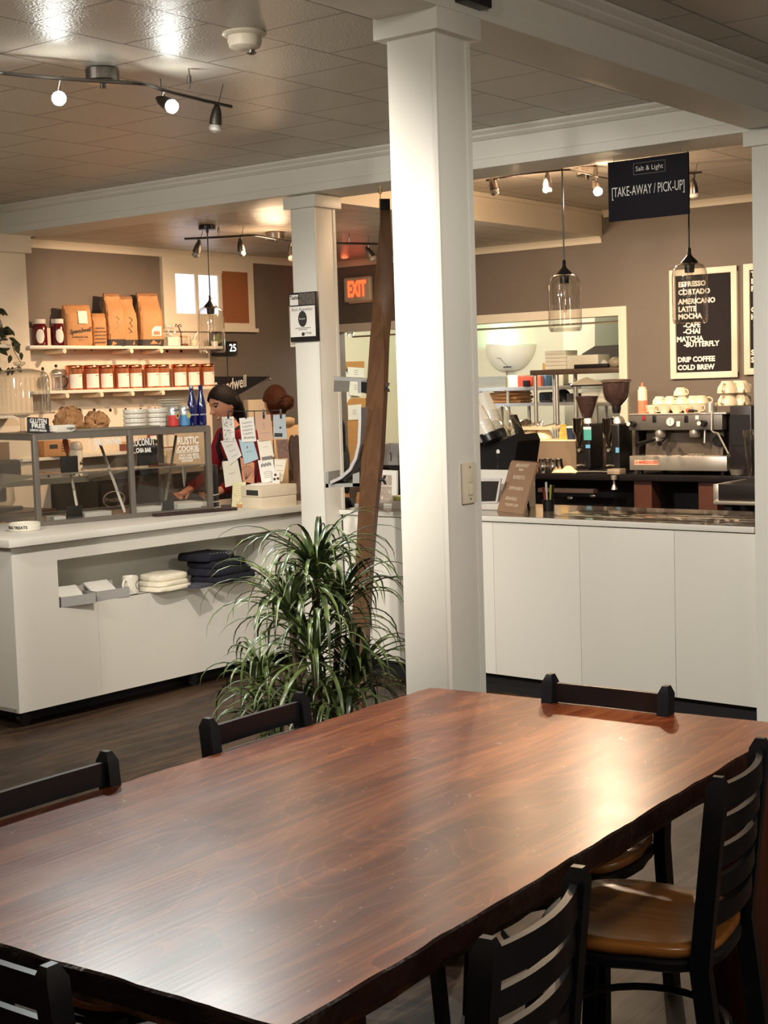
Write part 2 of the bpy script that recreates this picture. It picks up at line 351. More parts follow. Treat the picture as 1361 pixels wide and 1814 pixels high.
# crown mouldings
def crown(name, a, b, nrm, z, h=.05, d=.04):
    n = Vector(nrm); a = Vector(a); b = Vector(b); mb = MB(); pr = [(0, 0), (.012, 0), (.016, .25*h), (.5*d, .62*h), (d*.8, .8*h), (d, h), (0, h)]
    secs = [[Vector((p.x, p.y, z-h))+n*u+Vector((0, 0, v)) for u, v in pr] for p in (a, b)]
    return st(mb.loft(secs).build(name, CREAM, ang=50))
crown('trim_4', (SOX+.02, YB, 0), (3.1, YB, 0), (0, -1, 0), CZ)
crown('trim_5', (XL, YB, 0), (SOX, YB, 0), (0, -1, 0), LZ)
crown('trim_6', (XL, 6.64, 0), (XL, YB, 0), (1, 0, 0), LZ, .055)
crown('trim_7', (-7.98, -3.5, 0), (-7.98, 6.3, 0), (1, 0, 0), CZ)
S('trim_8', CREAM, ((XL, 6.2, 2.64), (-7.945, 6.535, LZ)))       # cap of the wall pier under the cross beam
# beams: the cross beam over the counters and the long beam towards the camera
def beam(name, prof, along, a, b, m):
    mb = MB(); secs = []
    for t in (a, b): secs.append([Vector((t, u, v)) if along == 'x' else Vector((u, t, v)) for u, v in prof])
    return st(mb.loft(secs).build(name, m, ang=25))
zb, zt = 2.756, CZ-.001
pa = [(YA+.012, zb+.0), (YA+.30, zb), (YA+.30, zt), (YA-.05, zt), (YA-.05, zt-.012), (YA-.03, zt-.026), (YA-.03, zt-.034), (YA-.012, zt-.048), (YA, zt-.05), (YA, zb+.052), (YA-.008, zb+.048), (YA-.008, zb+.004)]
beam('beam_cross', pa, 'x', -7.985, 3.1, WHITE)
xb0, xb1, zb = -2.715, -2.492, 2.766
pb = [(xb0+.01, zb), (xb1-.012, zb), (xb1+.008, zb+.006), (xb1+.008, zb+.04), (xb1, zb+.044), (xb1, zt-.055), (xb1+.014, zt-.05), (xb1+.03, zt-.034), (xb1+.03, zt-.026), (xb1+.055, zt-.012), (xb1+.055, zt), (xb0-.05, zt), (xb0-.03, zt-.03), (xb0, zt-.05), (xb0, zb+.01)]
beam('beam_long', pb, 'y', YA-.02, -3.4, WHITE)
# columns: boxed posts with a flat cap
def column(name, x, y, s, z1, capz):
    mb = MB(); mb.box((x+s/2, y+s/2, z1/2), (s, s, z1), bev=.004)
    o = .029; mb.box((x+s/2, y+s/2, capz+.033), (s+2*o, s+2*o, .066), bev=.003)
    for dx in (s,):  mb.bb((x+s-.012, y-.0022, 0), (x+s+.0022, y+.006, capz))
    mb.bb((x+s-.006, y+s-.02, 0), (x+s+.003, y+s+.003, capz))
    return st(mb.build(name, WHITE))
CS = .178
column('column_near', -2.694, 3.607, CS, 2.766, 2.712-.005)
column('column_back', -5.486, 6.383, CS, 2.756, 2.682)
column('column_right', -2.70, 6.34, CS, 2.766, 2.69)
# kitchen behind the opening
S('wall_kitchen_back', KITCH, ((-9.3, 12.9, 0), (-3.2, 13.0, CZ)))
S('wall_kitchen_left', KITCH, ((-9.4, YB+.12, 0), (-9.3, 13.0, CZ)))
S('wall_kitchen_right', KITCH, ((-4.25, YB+.12, 0), (-4.15, 13.0, CZ)))
S('wall_kitchen_pier', KITCH, ((-5.95, 12.2, 0), (-5.2, 12.9, CZ)))
S('ceiling_kitchen', KITCH, ((-9.3, YB+.13, 2.75), (-4.25, 12.9, 2.8)))
# baseboards
S('baseboard_back', DARK, ((OPR, YB-.012, 0), (3.1, YB, .1)))

# ------------------------------------------------------------------ lights: the room's own lamps and added fill
def lamp(kind, name, loc, power, col, r=.05, aim=None, size=2.0, blend=.6):
    l = bpy.data.lights.new(name, kind); l.energy = power; l.color = col
    if kind in ('POINT', 'SPOT'): l.shadow_soft_size = r
    if kind == 'SPOT': l.spot_size = size; l.spot_blend = blend
    o = bpy.data.objects.new(name, l); COL.objects.link(o); o.location = loc
    if kind == 'AREA': l.shape = 'RECTANGLE'; l.size = r[0]; l.size_y = r[1]
    if aim is not None: o.rotation_euler = (Vector(aim)-Vector(loc)).to_track_quat('-Z', 'Y').to_euler()
    return o
WARM = (1.0, .76, .52); NEUT = (1.0, .93, .84); COOL = (.93, 1.0, .96)
# ------------------------------------------------------------------ long table
ZT = .76
FL, FRt = uz(764, 1217.2, ZT), uz(1361, 1278, ZT); R0, R1_, R2_, R3 = [uz(*p, ZT) for p in ((560, 1791.5), (860, 1609.6), (1161, 1431.5), (1341, 1323.5))]
L0, N0, N1 = uz(0, 1453, ZT), uz(0, 1670.5, ZT), uz(475, 1814, ZT)
dirR = (R3-R0).normalized(); FR = R3 + dirR*((FL.y+.075-R3.y)/dirR.y)
NL = Vector((L0.x-.004, N0.y-.02, ZT)); NR = R0 - dirR*((R0.y-N1.y)/dirR.y)
NR.y = N1.y
def table():
    t = T('dining_table', 'long dark brown wooden communal table with worn scratched top and rough live edge', 'table', ((NL.x+FR.x)/2, (NL.y+FR.y)/2, 0))
    q = random.Random(5); edge = []
    cs = [NL, NR, FR, FL]
    for i in range(4):
        a, b = cs[i], cs[(i+1) % 4]; n = int((b-a).length/.03); tn = (b-a).normalized(); nn = Vector((tn.y, -tn.x, 0)); ph = q.uniform(0, 6)
        for k in range(n):
            f = k/n; w = .0018*math.sin(f*9+ph)+.0012*math.sin(f*31+2*ph)+q.uniform(-.0014, .0014)
            if k == 0: p = a+(tn*.012)
            else: p = a.lerp(b, f)+nn*w*min(1, 6*min(f, 1-f))
            edge.append((p, nn, q.uniform(.8, 1.2)))
    mb = MB(); secs = []
    for dz, out in ((-.062, -.016), (-.055, -.002), (-.04, .005), (-.02, .003), (-.004, .001), (0, -.003)):
        secs.append([p+nn*(out*j+ .0015*math.sin(i*.9+dz*300))+Vector((0, 0, dz)) for i, (p, nn, j) in enumerate(edge)])
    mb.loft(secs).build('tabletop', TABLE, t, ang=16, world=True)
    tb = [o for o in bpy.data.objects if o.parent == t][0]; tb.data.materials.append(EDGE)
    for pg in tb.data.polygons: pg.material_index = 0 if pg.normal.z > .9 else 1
    ap = MB(); ins = .30
    for a, b in ((NL, NR), (NR, FR), (FR, FL), (FL, NL)):
        tn = (b-a).normalized(); nn = Vector((-tn.y, tn.x, 0)); c = (a+b)/2+nn*(ins+.015); 
        ap.box((c.x, c.y, ZT-.062-.03), ((b-a).length-2*ins-.07, .03, .0595), rz=math.atan2(tn.y, tn.x))
    ap.build('apron', wood('apron_dark_wood', (30, 14, 10), (48, 24, 16), (64, 34, 22), .4, 'Y', 1, .1, .1, False), t, world=True)
    for (c, dx, dy) in ((NL, 1, 1), (NR, -1, 1), (FR, -1, -1), (FL, 1, -1)):
        MB().box((c.x+dx*.085, c.y+dy*.14, (ZT-.062)/2), (.11, .17, ZT-.0625), bev=.006).build('leg', wood('leg_dark_wood', (50, 22, 14), (74, 34, 22), (96, 48, 32), .4, 'Z', 1, .2, .1, False), t, world=True)
    return t
table()
# ------------------------------------------------------------------ ladder-back chairs
def make_chair(label, bow=.031):
    t = T('dining_chair', label, 'chair')
    z0 = .455; hw = .178
    def postx(s, z):                       # rear post: straight to the seat, then leaning back
        y = -.185 - max(0, (z-.42))*.10 - max(0, .42-z)*.12
        return Vector((s*hw, y, z))
    for s in (-1, 1):
        secs = []
        for z in (0, .2, .42, .55, .7, .818):
            c = postx(s, z); a, b = .0165, .021
            secs.append([c+Vector((a*i, b*j, 0)) for i, j in ((-1, -1), (1, -1), (1, 1), (-1, 1))])
        c = postx(s, .84); secs.append([c+Vector((.008*i, .011*j, 0)) for i, j in ((-1, -1), (1, -1), (1, 1), (-1, 1))])
        MB().loft(secs).build('rear_leg', SATIN, t, ang=30)
        f = MB(); f.loft([[Vector((s*.185+.015*i+s*.012*(1-z/.43), .185+.03*(1-z/.43)+.015*j, z)) for i, j in ((-1, -1), (1, -1), (1, 1), (-1, 1))] for z in (0, .43)]).build('front_leg', SATIN, t, ang=30)
    for k in range(5):                     # curved slats
        zc = .79-.066*k; n = 12; secs = []
        for i in range(n+1):
            u = -1+2*i/n; c = postx(0, zc); c.x = u*(hw-.004); c.y -= bow*(1-u*u)
            tl = Vector((1, bow*2*u/(hw), 0)).normalized(); nn = Vector((-tl.y, tl.x, 0)); h = .027 if k == 0 else .021
            secs.append([c+nn*(.007*a)+Vector((0, 0, h*b)) for a, b in ((-1, -1), (1, -1), (1, 1), (-1, 1))])
        MB().loft(secs).build('back_slat', SATIN, t, ang=30)
    pts = []
    for i in range(40):                    # saddle seat outline, rounded in front
        a = 2*PI*i/40; cx, cy = math.cos(a), math.sin(a)
        e = 2/3.2; x = math.copysign(abs(cx)**e, cx)*.208; y = math.copysign(abs(cy)**e, cy)*.21+.005
        if y < 0: x *= .93
        pts.append((x, y))
    mb = MB()
    def ringat(k, z, dip=0): return [Vector((p[0]*k, p[1]*k, z-dip)) for p in pts]
    mb.loft([ringat(.965, z0-.0265), ringat(1, z0-.018), ringat(1, z0-.006), ringat(.975, z0), ringat(.8, z0, .004), ringat(.5, z0, .009), ringat(.2, z0, .010), ringat(.02, z0, .010)])
    mb.build('seat', SEATW, t, ang=60)
    mb = MB(); rim = [Vector((p[0]*.95, p[1]*.95, z0-.043)) for p in pts]; mb.tube(rim, .016, 6, closed=True)
    mb.box((0, 0, z0-.036), (.36, .03, .018)); mb.build('seat_frame', SATIN, t)
    mb = MB()
    pts2 = [Vector((math.cos(a)*.185, .0+math.sin(a)*.19, .20)) for a in [2*PI*i/28 for i in range(28)]]
    mb.tube(pts2, .0095, 6, closed=True)
    mb.build('foot_ring', SATIN, t)
    return t
CHZ = .84
FIRSTS = {}
def chair_at(pA, pB, label, bow=.031):
    """pA, pB: tops of the two rear posts as seen from the seat side, pB to the sitter's right"""
    A, B = Vector(pA), Vector(pB); mid = (A+B)/2; d = (B-A); rz = math.atan2(d.y, d.x)
    yb = -.185-(.84-.42)*.10
    off = Matrix.Rotation(rz, 3, 'Z') @ Vector((0, yb, 0)); loc = Vector((mid.x-off.x, mid.y-off.y, 0))
    if bow not in FIRSTS:
        t = make_chair(label, bow); t.location = loc; t.rotation_euler = (0, 0, rz); FIRSTS[bow] = t
    else: t = dup(FIRSTS[bow], loc, rz, label)
    t['group'] = 'ladder-back dining chairs around the long table'
    return t
# the sitter on the left side faces +x: their right hand is towards -y
c1a, c1b = uz(368, 1272, CHZ), uz(531, 1226, CHZ)
chair_at(c1b, c1a, 'black ladder-back chair at the table in front of the tall leafy plant', .004)
dy = (c1b-c1a).normalized(); c2b = uz(188, 1330, CHZ); c2a = c2b-dy*.356
chair_at(c2b, c2a, 'black ladder-back chair with its rail seen over the open dark floor', .004)
c3a, c3b = uz(961, 1192, CHZ), uz(1197, 1216, CHZ)
chair_at(c3b, c3a, 'black ladder-back chair at the far table end, against the white pick-up counter', .004)
c4a, c4b = uz(1268, 1380, CHZ), uz(1352, 1303, CHZ)
chair_at(c4a, c4b, 'black ladder-back chair whose whole round golden wood seat shows')
c5a, c5b = uz(848, 1672, CHZ), uz(1036, 1525, CHZ)
chair_at(c5a, c5b, 'black ladder-back chair with curved slats, pushed in nearest the camera at the chipped table edge')
c7 = uz(87, 1708, CHZ); chair_at(c7-Vector((.356, 0, 0)), c7, 'black ladder-back chair at the near table end, a bit of its seat showing', .004)

# ------------------------------------------------------------------ white display counter with niche
XF = -5.82
def left_counter():
    y0 = ux(34, 1100, XF).y; y1 = 7.06; x1 = XF-.78; zb_, zs, zt_ = .086, .935, .968
    t = T('display_counter', 'white counter on casters with a long open niche, carrying the glass pastry case', 'counter', (XF-.39, (y0+y1)/2, 0))
    nl, nr = ux(106, 985, XF), ux(478, 948, XF); nb = ux(107, 1078, XF).z; nt = (nl.z+nr.z)/2+.005; yl, yr = nl.y, nr.y
    th = .02; mb = MB()
    mb.bb((XF-th, y0, zb_), (XF, y1, nb)).bb((XF-th, y0, nt), (XF, y1, zs)).bb((XF-th, y0, nb), (XF, yl, nt)).bb((XF-th, yr, nb), (XF, y1, nt))
    mb.bb((x1, y0, zb_), (XF-th, y0+th, zs)).bb((x1, y1-th, zb_), (XF-th, y1, zs)).bb((x1, y0, zb_), (x1+th, y1, zs)).bb((x1, y0, zb_), (XF-th, y1, zb_+th))
    mb.build('cabinet_body', LAMI, t, world=True, ang=30)
    d = .34; nm = MB(); nm.bb((XF-d, yl-.01, nb-.012), (XF-.0005, yr+.01, nb)).bb((XF-d, yl-.01, nt), (XF-.0005, yr+.01, nt+.012)).bb((XF-d, yl-.012, nb), (XF-.0005, yl, nt)).bb((XF-d, yr, nb), (XF-.0005, yr+.012, nt)).bb((XF-d-.012, yl-.01, nb-.01), (XF-d, yr+.01, nt+.01))
    nm.build('niche', LAMI, t, world=True, ang=30)
    for px in (178, 455): y = ux(px, 1120, XF).y; MB().bb((XF, y-.0007, zb_+.01), (XF+.0004, y+.0007, nb-.02)).build('panel_joint', mat('joint_shade', (178, 174, 164), .5), t, world=True)
    MB().bb((x1+.1, y0+.14, .004), (XF-.14, y1-.1, zb_)).build('dark_base_block', DARK, t, world=True)  # black block added to stand for the shade beneath the counter
    MB().bb((x1-.02, y0-.04, zs-.006), (XF+.042, y1, zt_), bev=.003).build('countertop', LAMI, t, world=True, ang=30)
    for y in (y0+.08, (y0+y1)/2, y1-.1):
        for x in (XF-.08, x1+.1):
            c = MB(); c.cyl((x-.016, y, .036), (x+.016, y, .036), .035, n=18); c.bb((x-.02, y-.022, .03), (x-.017, y+.022, .075)).bb((x+.017, y-.022, .03), (x+.02, y+.022, .075)).bb((x-.022, y-.03, .073), (x+.022, y+.03, .086))
            c.build('caster', BLKPL, t, world=True)
    return y0, y1, nb, nt, yl, yr
LY0, LY1, NB, NTp, NYL, NYR = left_counter()
LCT = .968
# ------------------------------------------------------------------ white pick-up counter
RA, RB = Vector((-5.142, 6.526, 0)), Vector((-2.716, 6.396, 0))
RD = (RB-RA).normalized(); RA = RA+RD*((-5.300-RA.x)/RD.x); RN = Vector((-RD.y, RD.x, 0)); RL = (RB-RA).length; RZ = math.atan2(RD.y, RD.x); RCT = .966
def rc(u, v, z): return RA+RD*u+RN*v+Vector((0, 0, z))       # u along, v away from the customer
def onrc(px, py, v=0): return up_(px, py, rc(0, v, 0), RN)
def right_counter():
    t = T('pickup_counter', 'long white panelled pick-up counter with thin stone-grey shiny top', 'counter', RA, RZ)
    z0, zs, D = .108, .936, .64; mb = MB()
    us = [0.0]+[(onrc(px, 1050)-RA).dot(RD) for px in (876, 1028, 1196)]+[RL]
    for a, b in zip(us, us[1:]): MB().bb((a+.0008, 0, z0), (b-.0008, .02, zs-.005), bev=.0012).build('front_panel', LAMI, t, ang=30)
    mb = MB(); mb.bb((.02, .0205, z0), (RL-.01, D, zs-.001)).build('carcass', DARK, t)
    MB().bb((.04, .06, 0), (RL-.01, .08, z0)).build('toe_kick', DARK, t)
    MB().bb((-.015, -.022, zs), (RL-.002, D+.03, RCT-.002), bev=.002).build('countertop', LAMI, t, ang=30)
    top = mat('grey_polished_top', (150, 138, 126), .09, .55, var=.03)
    MB().bb((-.01, -.018, RCT-.002), (RL-.004, D+.025, RCT)).build('top_sheet', top, t)
    MB().bb((-.016, -.002, z0), (-.006, .05, zs)).build('end_strip', DARK, t)
    return D
RDEP = right_counter()
# ------------------------------------------------------------------ tall dracaena
def plant():
    base = uy(552, 1010, 3.86); x0, y0 = base.x, base.y
    t = T('potted_dracaena', 'tall potted dracaena with long thin arching leaves between the counters and the table', 'plant', (x0, y0, 0))
    MB().lathe([(.13, 0), (.15, .02), (.175, .26), (.185, .27), (.185, .3), (.165, .3), (.16, .27), (.0, .27)], n=28).build('pot', mat('plant_pot', (70, 62, 56), .6), t)
    MB().lathe([(.158, .272), (.1, .285), (0, .28)], n=20).build('soil', mat('soil', (40, 30, 24), .95, bump=1, bs=60), t)
    leafm = bpy.data.materials.new('dracaena_leaf'); leafm.use_nodes = True; n = NT(leafm); b = n.n['Principled BSDF']; b.inputs['Roughness'].default_value = .33; b.inputs['Specular IOR Level'].default_value = .6
    oi = n.add('ShaderNodeTexCoord'); nz = n.add('ShaderNodeTexNoise', Scale=9); n.link(oi.outputs['Object'], nz.inputs['Vector']); rp = n.add('ShaderNodeValToRGB')
    rp.color_ramp.elements[0].color = lin((34, 47, 28)); rp.color_ramp.elements[0].position = .35; rp.color_ramp.elements[1].color = lin((98, 114, 60)); rp.color_ramp.elements[1].position = .7
    n.link(nz.outputs['Fac'], rp.inputs[0]); n.link(rp.outputs[0], b.inputs['Base Color'])
    q = random.Random(3)
    def place(px, py, dd): p = uy(px, py, y0+dd); return p
    heads = [(place(560, 1008, 0), 58, .36, .0), (place(514, 1078, -.1), 52, .34, .1), (place(602, 1068, .12), 52, .36, .1), (place(556, 1150, -.12), 50, .36, .2),
             (place(462, 1195, -.05), 42, .27, .2), (place(632, 1190, .05), 46, .30, .2), (place(530, 1255, -.05), 44, .34, .3), (place(468, 1275, -.1), 36, .25, .3), (place(598, 1265, -.05), 42, .32, .3)]
    for hp, cnt, L, low in heads:
        h = Vector((hp.x, hp.y, hp.z)); root = Vector((x0+(h.x-x0)*.18, y0+(h.y-y0)*.18, .27)); mid = root.lerp(h, .5)+Vector(((h.x-x0)*.12, (h.y-y0)*.12, 0))
        cane = MB(); cane.tube([root.lerp(mid, k/4) if k < 5 else mid.lerp(h, (k-4)/4) for k in range(9)], [.014]*5+[.012]*4, 7); ob = cane.build('cane', mat('dracaena_cane', (92, 78, 60), .8, var=.2, vs=30), t, world=True)
        fb = MB()
        for i in range(cnt):
            a = i*2.399+q.uniform(-.3, .3); rise = q.uniform(.6, 1.45) if i < cnt*.85 else q.uniform(-.2, .3); ll = L*q.uniform(.68, 1.28); wd = q.uniform(.0062, .0098)
            d = Vector((math.cos(a), math.sin(a), 0)); sd = Vector((-d.y, d.x, 0)); p = h+Vector((0, 0, -.05*(i/cnt)))+d*.01; ang = rise; N = 9; rows = []
            drop = q.uniform(2.5, 4.0)
            for k in range(N+1):
                f = k/N; w = wd*(min(1, f*5+.45))*(1-f**3)+.0004
                tl = q.uniform(-.05, .05)
                nrm = Vector((0, 0, 1))*math.cos(ang)-d*math.sin(ang)
                rows.append((p-sd*w+nrm*w*.35, p-nrm*w*.1, p+sd*w+nrm*w*.35))
                p = p+(d*math.cos(ang)+Vector((0, 0, 1))*math.sin(ang))*(ll/N); ang -= drop*(.25+1.1*f)/N*(1.15)
                ang = max(ang, -1.5)
            vs = [[fb.bm.verts.new(x) for x in r] for r in rows]
            for A, B in zip(vs, vs[1:]):
                for j in (0, 1): fb.bm.faces.new((A[j], A[j+1], B[j+1], B[j]))
        f = fb.build('foliage', leafm, t, world=True, ang=180)
    return t
PLANT = plant()
# ------------------------------------------------------------------ leaning wooden post with magazine racks
def post():
    t = T('leaning_post', 'tall stained brown wooden post, twisted and tapering, hooked to the beam beside the boxed column', 'post', uy(630, 1215, 5.75).to_2d().to_3d())
    rows = [(352, 672, 674.5, 691, 6.42), (372, 672, 674, 691.5, 6.4), (395, 672.5, 674, 692.5, 6.37), (450, 668.5, 672.5, 695, 6.33), (520, 662.5, 676, 697.5, 6.26), (600, 655.5, 680, 690.5, 6.2), (700, 649, 680, 687, 6.12), (800, 641.5, 674.5, 682, 6.04), (900, 635, 665, 671, 5.96), (1000, 629.7, 655, 663, 5.88), (1150, 620, 648, 655, 5.76), (1225, 614, 643, 650, 5.7), (1310, 608, 638, 645, 5.63)]
    secs = []
    for (py, l, r, e, y) in rows:
        Lp, Rp, Ep = uy(l, py, y), uy(r, py, y-.02), uy(e, py, y+.022)
        back = Lp+(Ep-Rp)
        secs.append([Lp, Rp, Ep, back])
    mb = MB(); mb.loft(secs[1:]).build('board', POSTW, t, world=True, ang=60)
    MB().loft([[p+Vector((0, 0, 0)) for p in secs[0]], secs[1]]).build('top_cap', BLKPL, t, world=True, ang=30)
    hk = uy(674, 345, 6.42); zt_ = 2.756
    c = MB(); c.cyl((hk.x, hk.y, hk.z-.03), (hk.x, hk.y, zt_), .003); c.tube([Vector((hk.x, hk.y, zt_-.03))+Vector((math.cos(a)*.013, 0, math.sin(a)*.013)) for a in [i*PI/6 for i in range(12)]], .0025, 6, closed=True); c.build('eye_hook', mat('brass', (170, 140, 80), .3, 1), t, world=True)
    for py, px in ((686, 684), (850, 678)):     # wing nuts
        y = 6.13 if py < 700 else 6.0; p = uy(px-2, py, y)
        w = MB(); ax = (cr*1+Vector((0, 0, 0))).normalized(); w.cyl(p-ax*.012, p+ax*.016, .007, n=10)
        for s in (-1, 1):
            w.loft([[p+ax*.004+Vector((0, 0, s*.004))+v for v in (Vector((0, .004, 0)), Vector((0, -.004, 0)), ax*.014+Vector((0, -.004, 0)), ax*.014+Vector((0, .004, 0)))], [p+ax*.016+Vector((0, 0, s*.024))+v for v in (Vector((0, .003, 0)), Vector((0, -.003, 0)), ax*.009+Vector((0, -.003, 0)), ax*.009+Vector((0, .003, 0)))]])
        w.build('wing_nut', BLKPL, t, world=True)
    grey = mat('grey_painted_steel', (150, 150, 146), .45, .1)
    # upper bracket: a square loop of flat grey steel
    y = 6.15
    for nm, l, r_, tp, bt in (('upper_bracket', 592, 652, 666, 692),):
        b = MB(); A = lambda px, py, yy=y: uy(px, py, yy)
        for (p0, p1, p2, p3) in (((592, 667), (650, 671), (650, 677), (592, 674)), ((634, 676), (640, 676), (640, 696), (634, 696)),):
            P = [A(*k) for k in (p0, p1, p2, p3)]; Q = [p+Vector((-.03, .09, 0)) for p in P]; b.loft([P, Q])
        b.build(nm, grey, t, world=True, ang=30)
        MB().loft([[A(*k) for k in ((640, 675), (652, 673), (652, 698), (640, 695))], [A(*k)+Vector((-.02, .06, 0)) for k in ((640, 675), (652, 673), (652, 698), (640, 695))]]).build('bracket_block', BLKPL, t, world=True, ang=30)
        MB().loft([[A(*k) for k in ((593, 674), (620, 675), (618, 694), (592, 694))], [A(*k)+Vector((-.02, .02, 0)) for k in ((593, 674), (620, 675), (618, 694), (592, 694))]]).build('bracket_plate', mat('plate_grey', (104, 100, 92), .5), t, world=True, ang=30)
    y = 6.02; A = lambda px, py, yy=y: uy(px, py, yy)
    b = MB()
    for pl in (((577, 836), (582, 836), (582, 864), (577, 864)), ((577, 857), (637, 856), (637, 862), (577, 864)), ((625, 840), (637, 836), (637, 862), (625, 862))):
        P = [A(*k) for k in pl]; b.loft([P, [p+Vector((-.05, .16, 0)) for p in P]])
    b.build('lower_tray', grey, t, world=True, ang=30)
    MB().loft([[A(*k) for k in ((637, 832), (650, 828), (645, 862), (637, 862))], [A(*k)+Vector((-.02, .06, 0)) for k in ((637, 832), (650, 828), (645, 862), (637, 862))]]).build('bracket_block', BLKPL, t, world=True, ang=30)
    return t
post()
def magazine(label, pts, thick, m, y, grp, dirn=Vector((-.06, .2, 0))):
    secs = []; ps = [uy(a, b, y) for a, b in pts]; k = len(ps)
    for i, p in enumerate(ps):
        tn = (ps[min(i+1, k-1)]-ps[max(i-1, 0)]).normalized(); sd = tn.cross(dirn).normalized()
        secs.append([p-sd*thick, p+sd*thick, p+sd*thick+dirn, p-sd*thick+dirn])
    mb = MB().loft(secs); return tag(mb.build('magazine', m, ang=50), label, 'magazine', grp)
mg1 = [(637.5, 722), (637.5, 750), (636, 785), (630, 812), (620, 832), (604, 846), (585, 855)]
magazine('curled white magazine facing out in the rack on the leaning post', mg1, .008, mat('magazine_paper', (176, 174, 172), .35, var=.1, vs=30), 6.0, 'magazines in the post rack')
magazine('dark-edged magazine tucked behind the white one in the post rack', [(a+4, b+5) for a, b in mg1[:-1]], .005, mat('magazine_back', (92, 88, 86), .4, var=.3, vs=40), 6.03, 'magazines in the post rack')
# ------------------------------------------------------------------ rotate the white display counter as it stands: slightly askew
cnt = [o for o in bpy.data.objects if o.name == 'display_counter'][0]
LROT = -.045; piv = Vector((XF, LY0, 0))
def lrot(p): return piv+Matrix.Rotation(LROT, 3, 'Z') @ (Vector(p)-piv)
cnt.location = lrot(cnt.location)+Vector((-.035, 0, 0)); cnt.rotation_euler = (0, 0, LROT)
# ------------------------------------------------------------------ track lights
BULB = mat('lit_bulb', (255, 252, 244), .3, emit=(250, 252, 246), estr=60); BULBW = mat('lit_bulb_warm', (255, 244, 224), .3, emit=(255, 236, 200), estr=45)
FROST = mat('frosted_lens', (158, 152, 144), .4); GUN = mat('dark_nickel', (112, 106, 101), .3, 1)
def frame_to(d):
    z = Vector(d).normalized(); return z.to_track_quat('Z', 'Y').to_matrix().to_4x4()
def track(label, ceil, can, rod, heads, struts, rm=GUN):
    c = Vector(can); t = T('track_light', label, 'track light', (c.x, c.y, ceil))
    MB().lathe([(0, -.003), (.062, -.003), (.066, -.006), (.066, -.048), (.06, -.054), (0, -.054)], (c.x, c.y, ceil), n=28).build('canopy', NICKEL, t, world=True)
    sm = []
    for i in range(len(rod)-1):
        for k in range(5): sm.append(Vector(rod[i]).lerp(Vector(rod[i+1]), k/5))
    sm.append(Vector(rod[-1])); sm = [sm[0]]+[(sm[i-1]+sm[i]*2+sm[i+1])/4 for i in range(1, len(sm)-1)]+[sm[-1]]
    MB().tube(sm, .0075, 8).build('rail', rm, t, world=True)
    MB().cyl((c.x, c.y, ceil-.05), (c.x, c.y, Vector(rod[0]).z if False else min(r.z for r in rod)), .012, n=10).build('stem', GUN, t, world=True)
    for s in struts:
        s = Vector(s); b = MB(); b.cyl((s.x, s.y, s.z), (s.x, s.y, ceil), .0035, n=8); b.lathe([(.009, -.012), (.009, .012), (.004, .018)], (s.x, s.y, (s.z+ceil)/2), n=10); b.build('strut', NICKEL, t, world=True)
    for (j, p, d, lit, lens) in heads:      # joint on the rail, centre of the head, direction, lit bulb
        j, p = Vector(j), Vector(p); d = Vector(d).normalized(); M = Matrix.Translation(p) @ frame_to(d)
        h = MB(); h.cyl(j, p-d*.02, .006, n=8); h.lathe([(0, -.06), (.008, -.055), (.019, -.03), (.025, 0), (.027, .03), (.024, .032), (0, .03)], n=18, M=M)
        h.tube([p-d*.015+Vector((0, 0, .005)), p-d*.075+Vector((.02, .02, .07))], .002, 6)
        ho = h.build('spot_head', GUN, t, world=True)
        MB().lathe([(.021, .028), (.027, .04), (.024, .055), (.01, .064), (0, .065)], n=16, M=M).build('bulb' if lit else 'lens', lit if lit else FROST, ho, world=True)
        if lit: lens.append((p+d*.09, d))
    return t
LITS = []
zr = 2.868
rodpx = [(-40, 118), (0, 129), (40, 133), (150, 142), (255, 148), (300, 163), (360, 178), (410, 189)]
rod = [uz(a, b, zr) for a, b in rodpx]; dep = 5.6
def below(j, px, py): return up_(px, py, j, (fwd.x, fwd.y, 0))
h1 = uz(108, 139, zr); h2 = uz(291, 160, zr); h3 = uz(388, 184, zr)
toward = (EYE-below(h2, 310, 186)).normalized()
track('brushed nickel track light with two glaring bulbs on the main room ceiling', CZ, uz(181, 121, CZ), rod,
      [(h1, below(h1, 103, 172), Vector((.75, -.55, -.3)), BULB, LITS), (h2, below(h2, 293, 182), Vector((.86, -.05, -.45)), BULB, LITS), (h3, below(h3, 383, 208), Vector((-.12, -.05, -1)), None, LITS)], [uz(336, 158, zr)+Vector((0, 0, .0))])
zr2 = 2.69
r2 = [uz(a, b, zr2) for a, b in ((327, 423), (390, 420), (452, 416), (500, 425), (560, 430), (620, 431), (672, 432))]
H2 = []
for jx, jy, hx, hy, d in ((351, 422, 350, 440, (-.25, -.2, -1)), (427, 418, 427, 437, (.05, .05, -1)), (517, 427, 516, 447, (.3, -.2, -1)), (653, 432, 656, 449, (.5, .2, -.9))):
    j = uz(jx, jy, zr2); H2.append((j, below(j, hx, hy), d, None, None))
track('dark track light on the low ceiling over the bar, by the red exit sign', LZ, uz(487, 411, LZ), r2, H2, [uz(388, 418, zr2), uz(619, 431, zr2)])
zr3 = 2.872
r3 = [uz(a, b, zr3) for a, b in ((862, 319), (931, 307), (1011, 299), (1074, 316), (1150, 312), (1244, 305))]
H3 = []; LITB = []
for jx, jy, hx, hy, d, lit in ((872, 317, 874, 328, (.25, -.1, -1), None), (970, 303, 970, 323, (0, 0, -1), None), (1060, 312, 1056, 330, (.5, -.35, -.8), BULBW), (1229, 307, 1229, 333, (0, .1, -1), None)):
    j = uz(jx, jy, zr3); H3.append((j, below(j, hx, hy), d, lit, LITB))
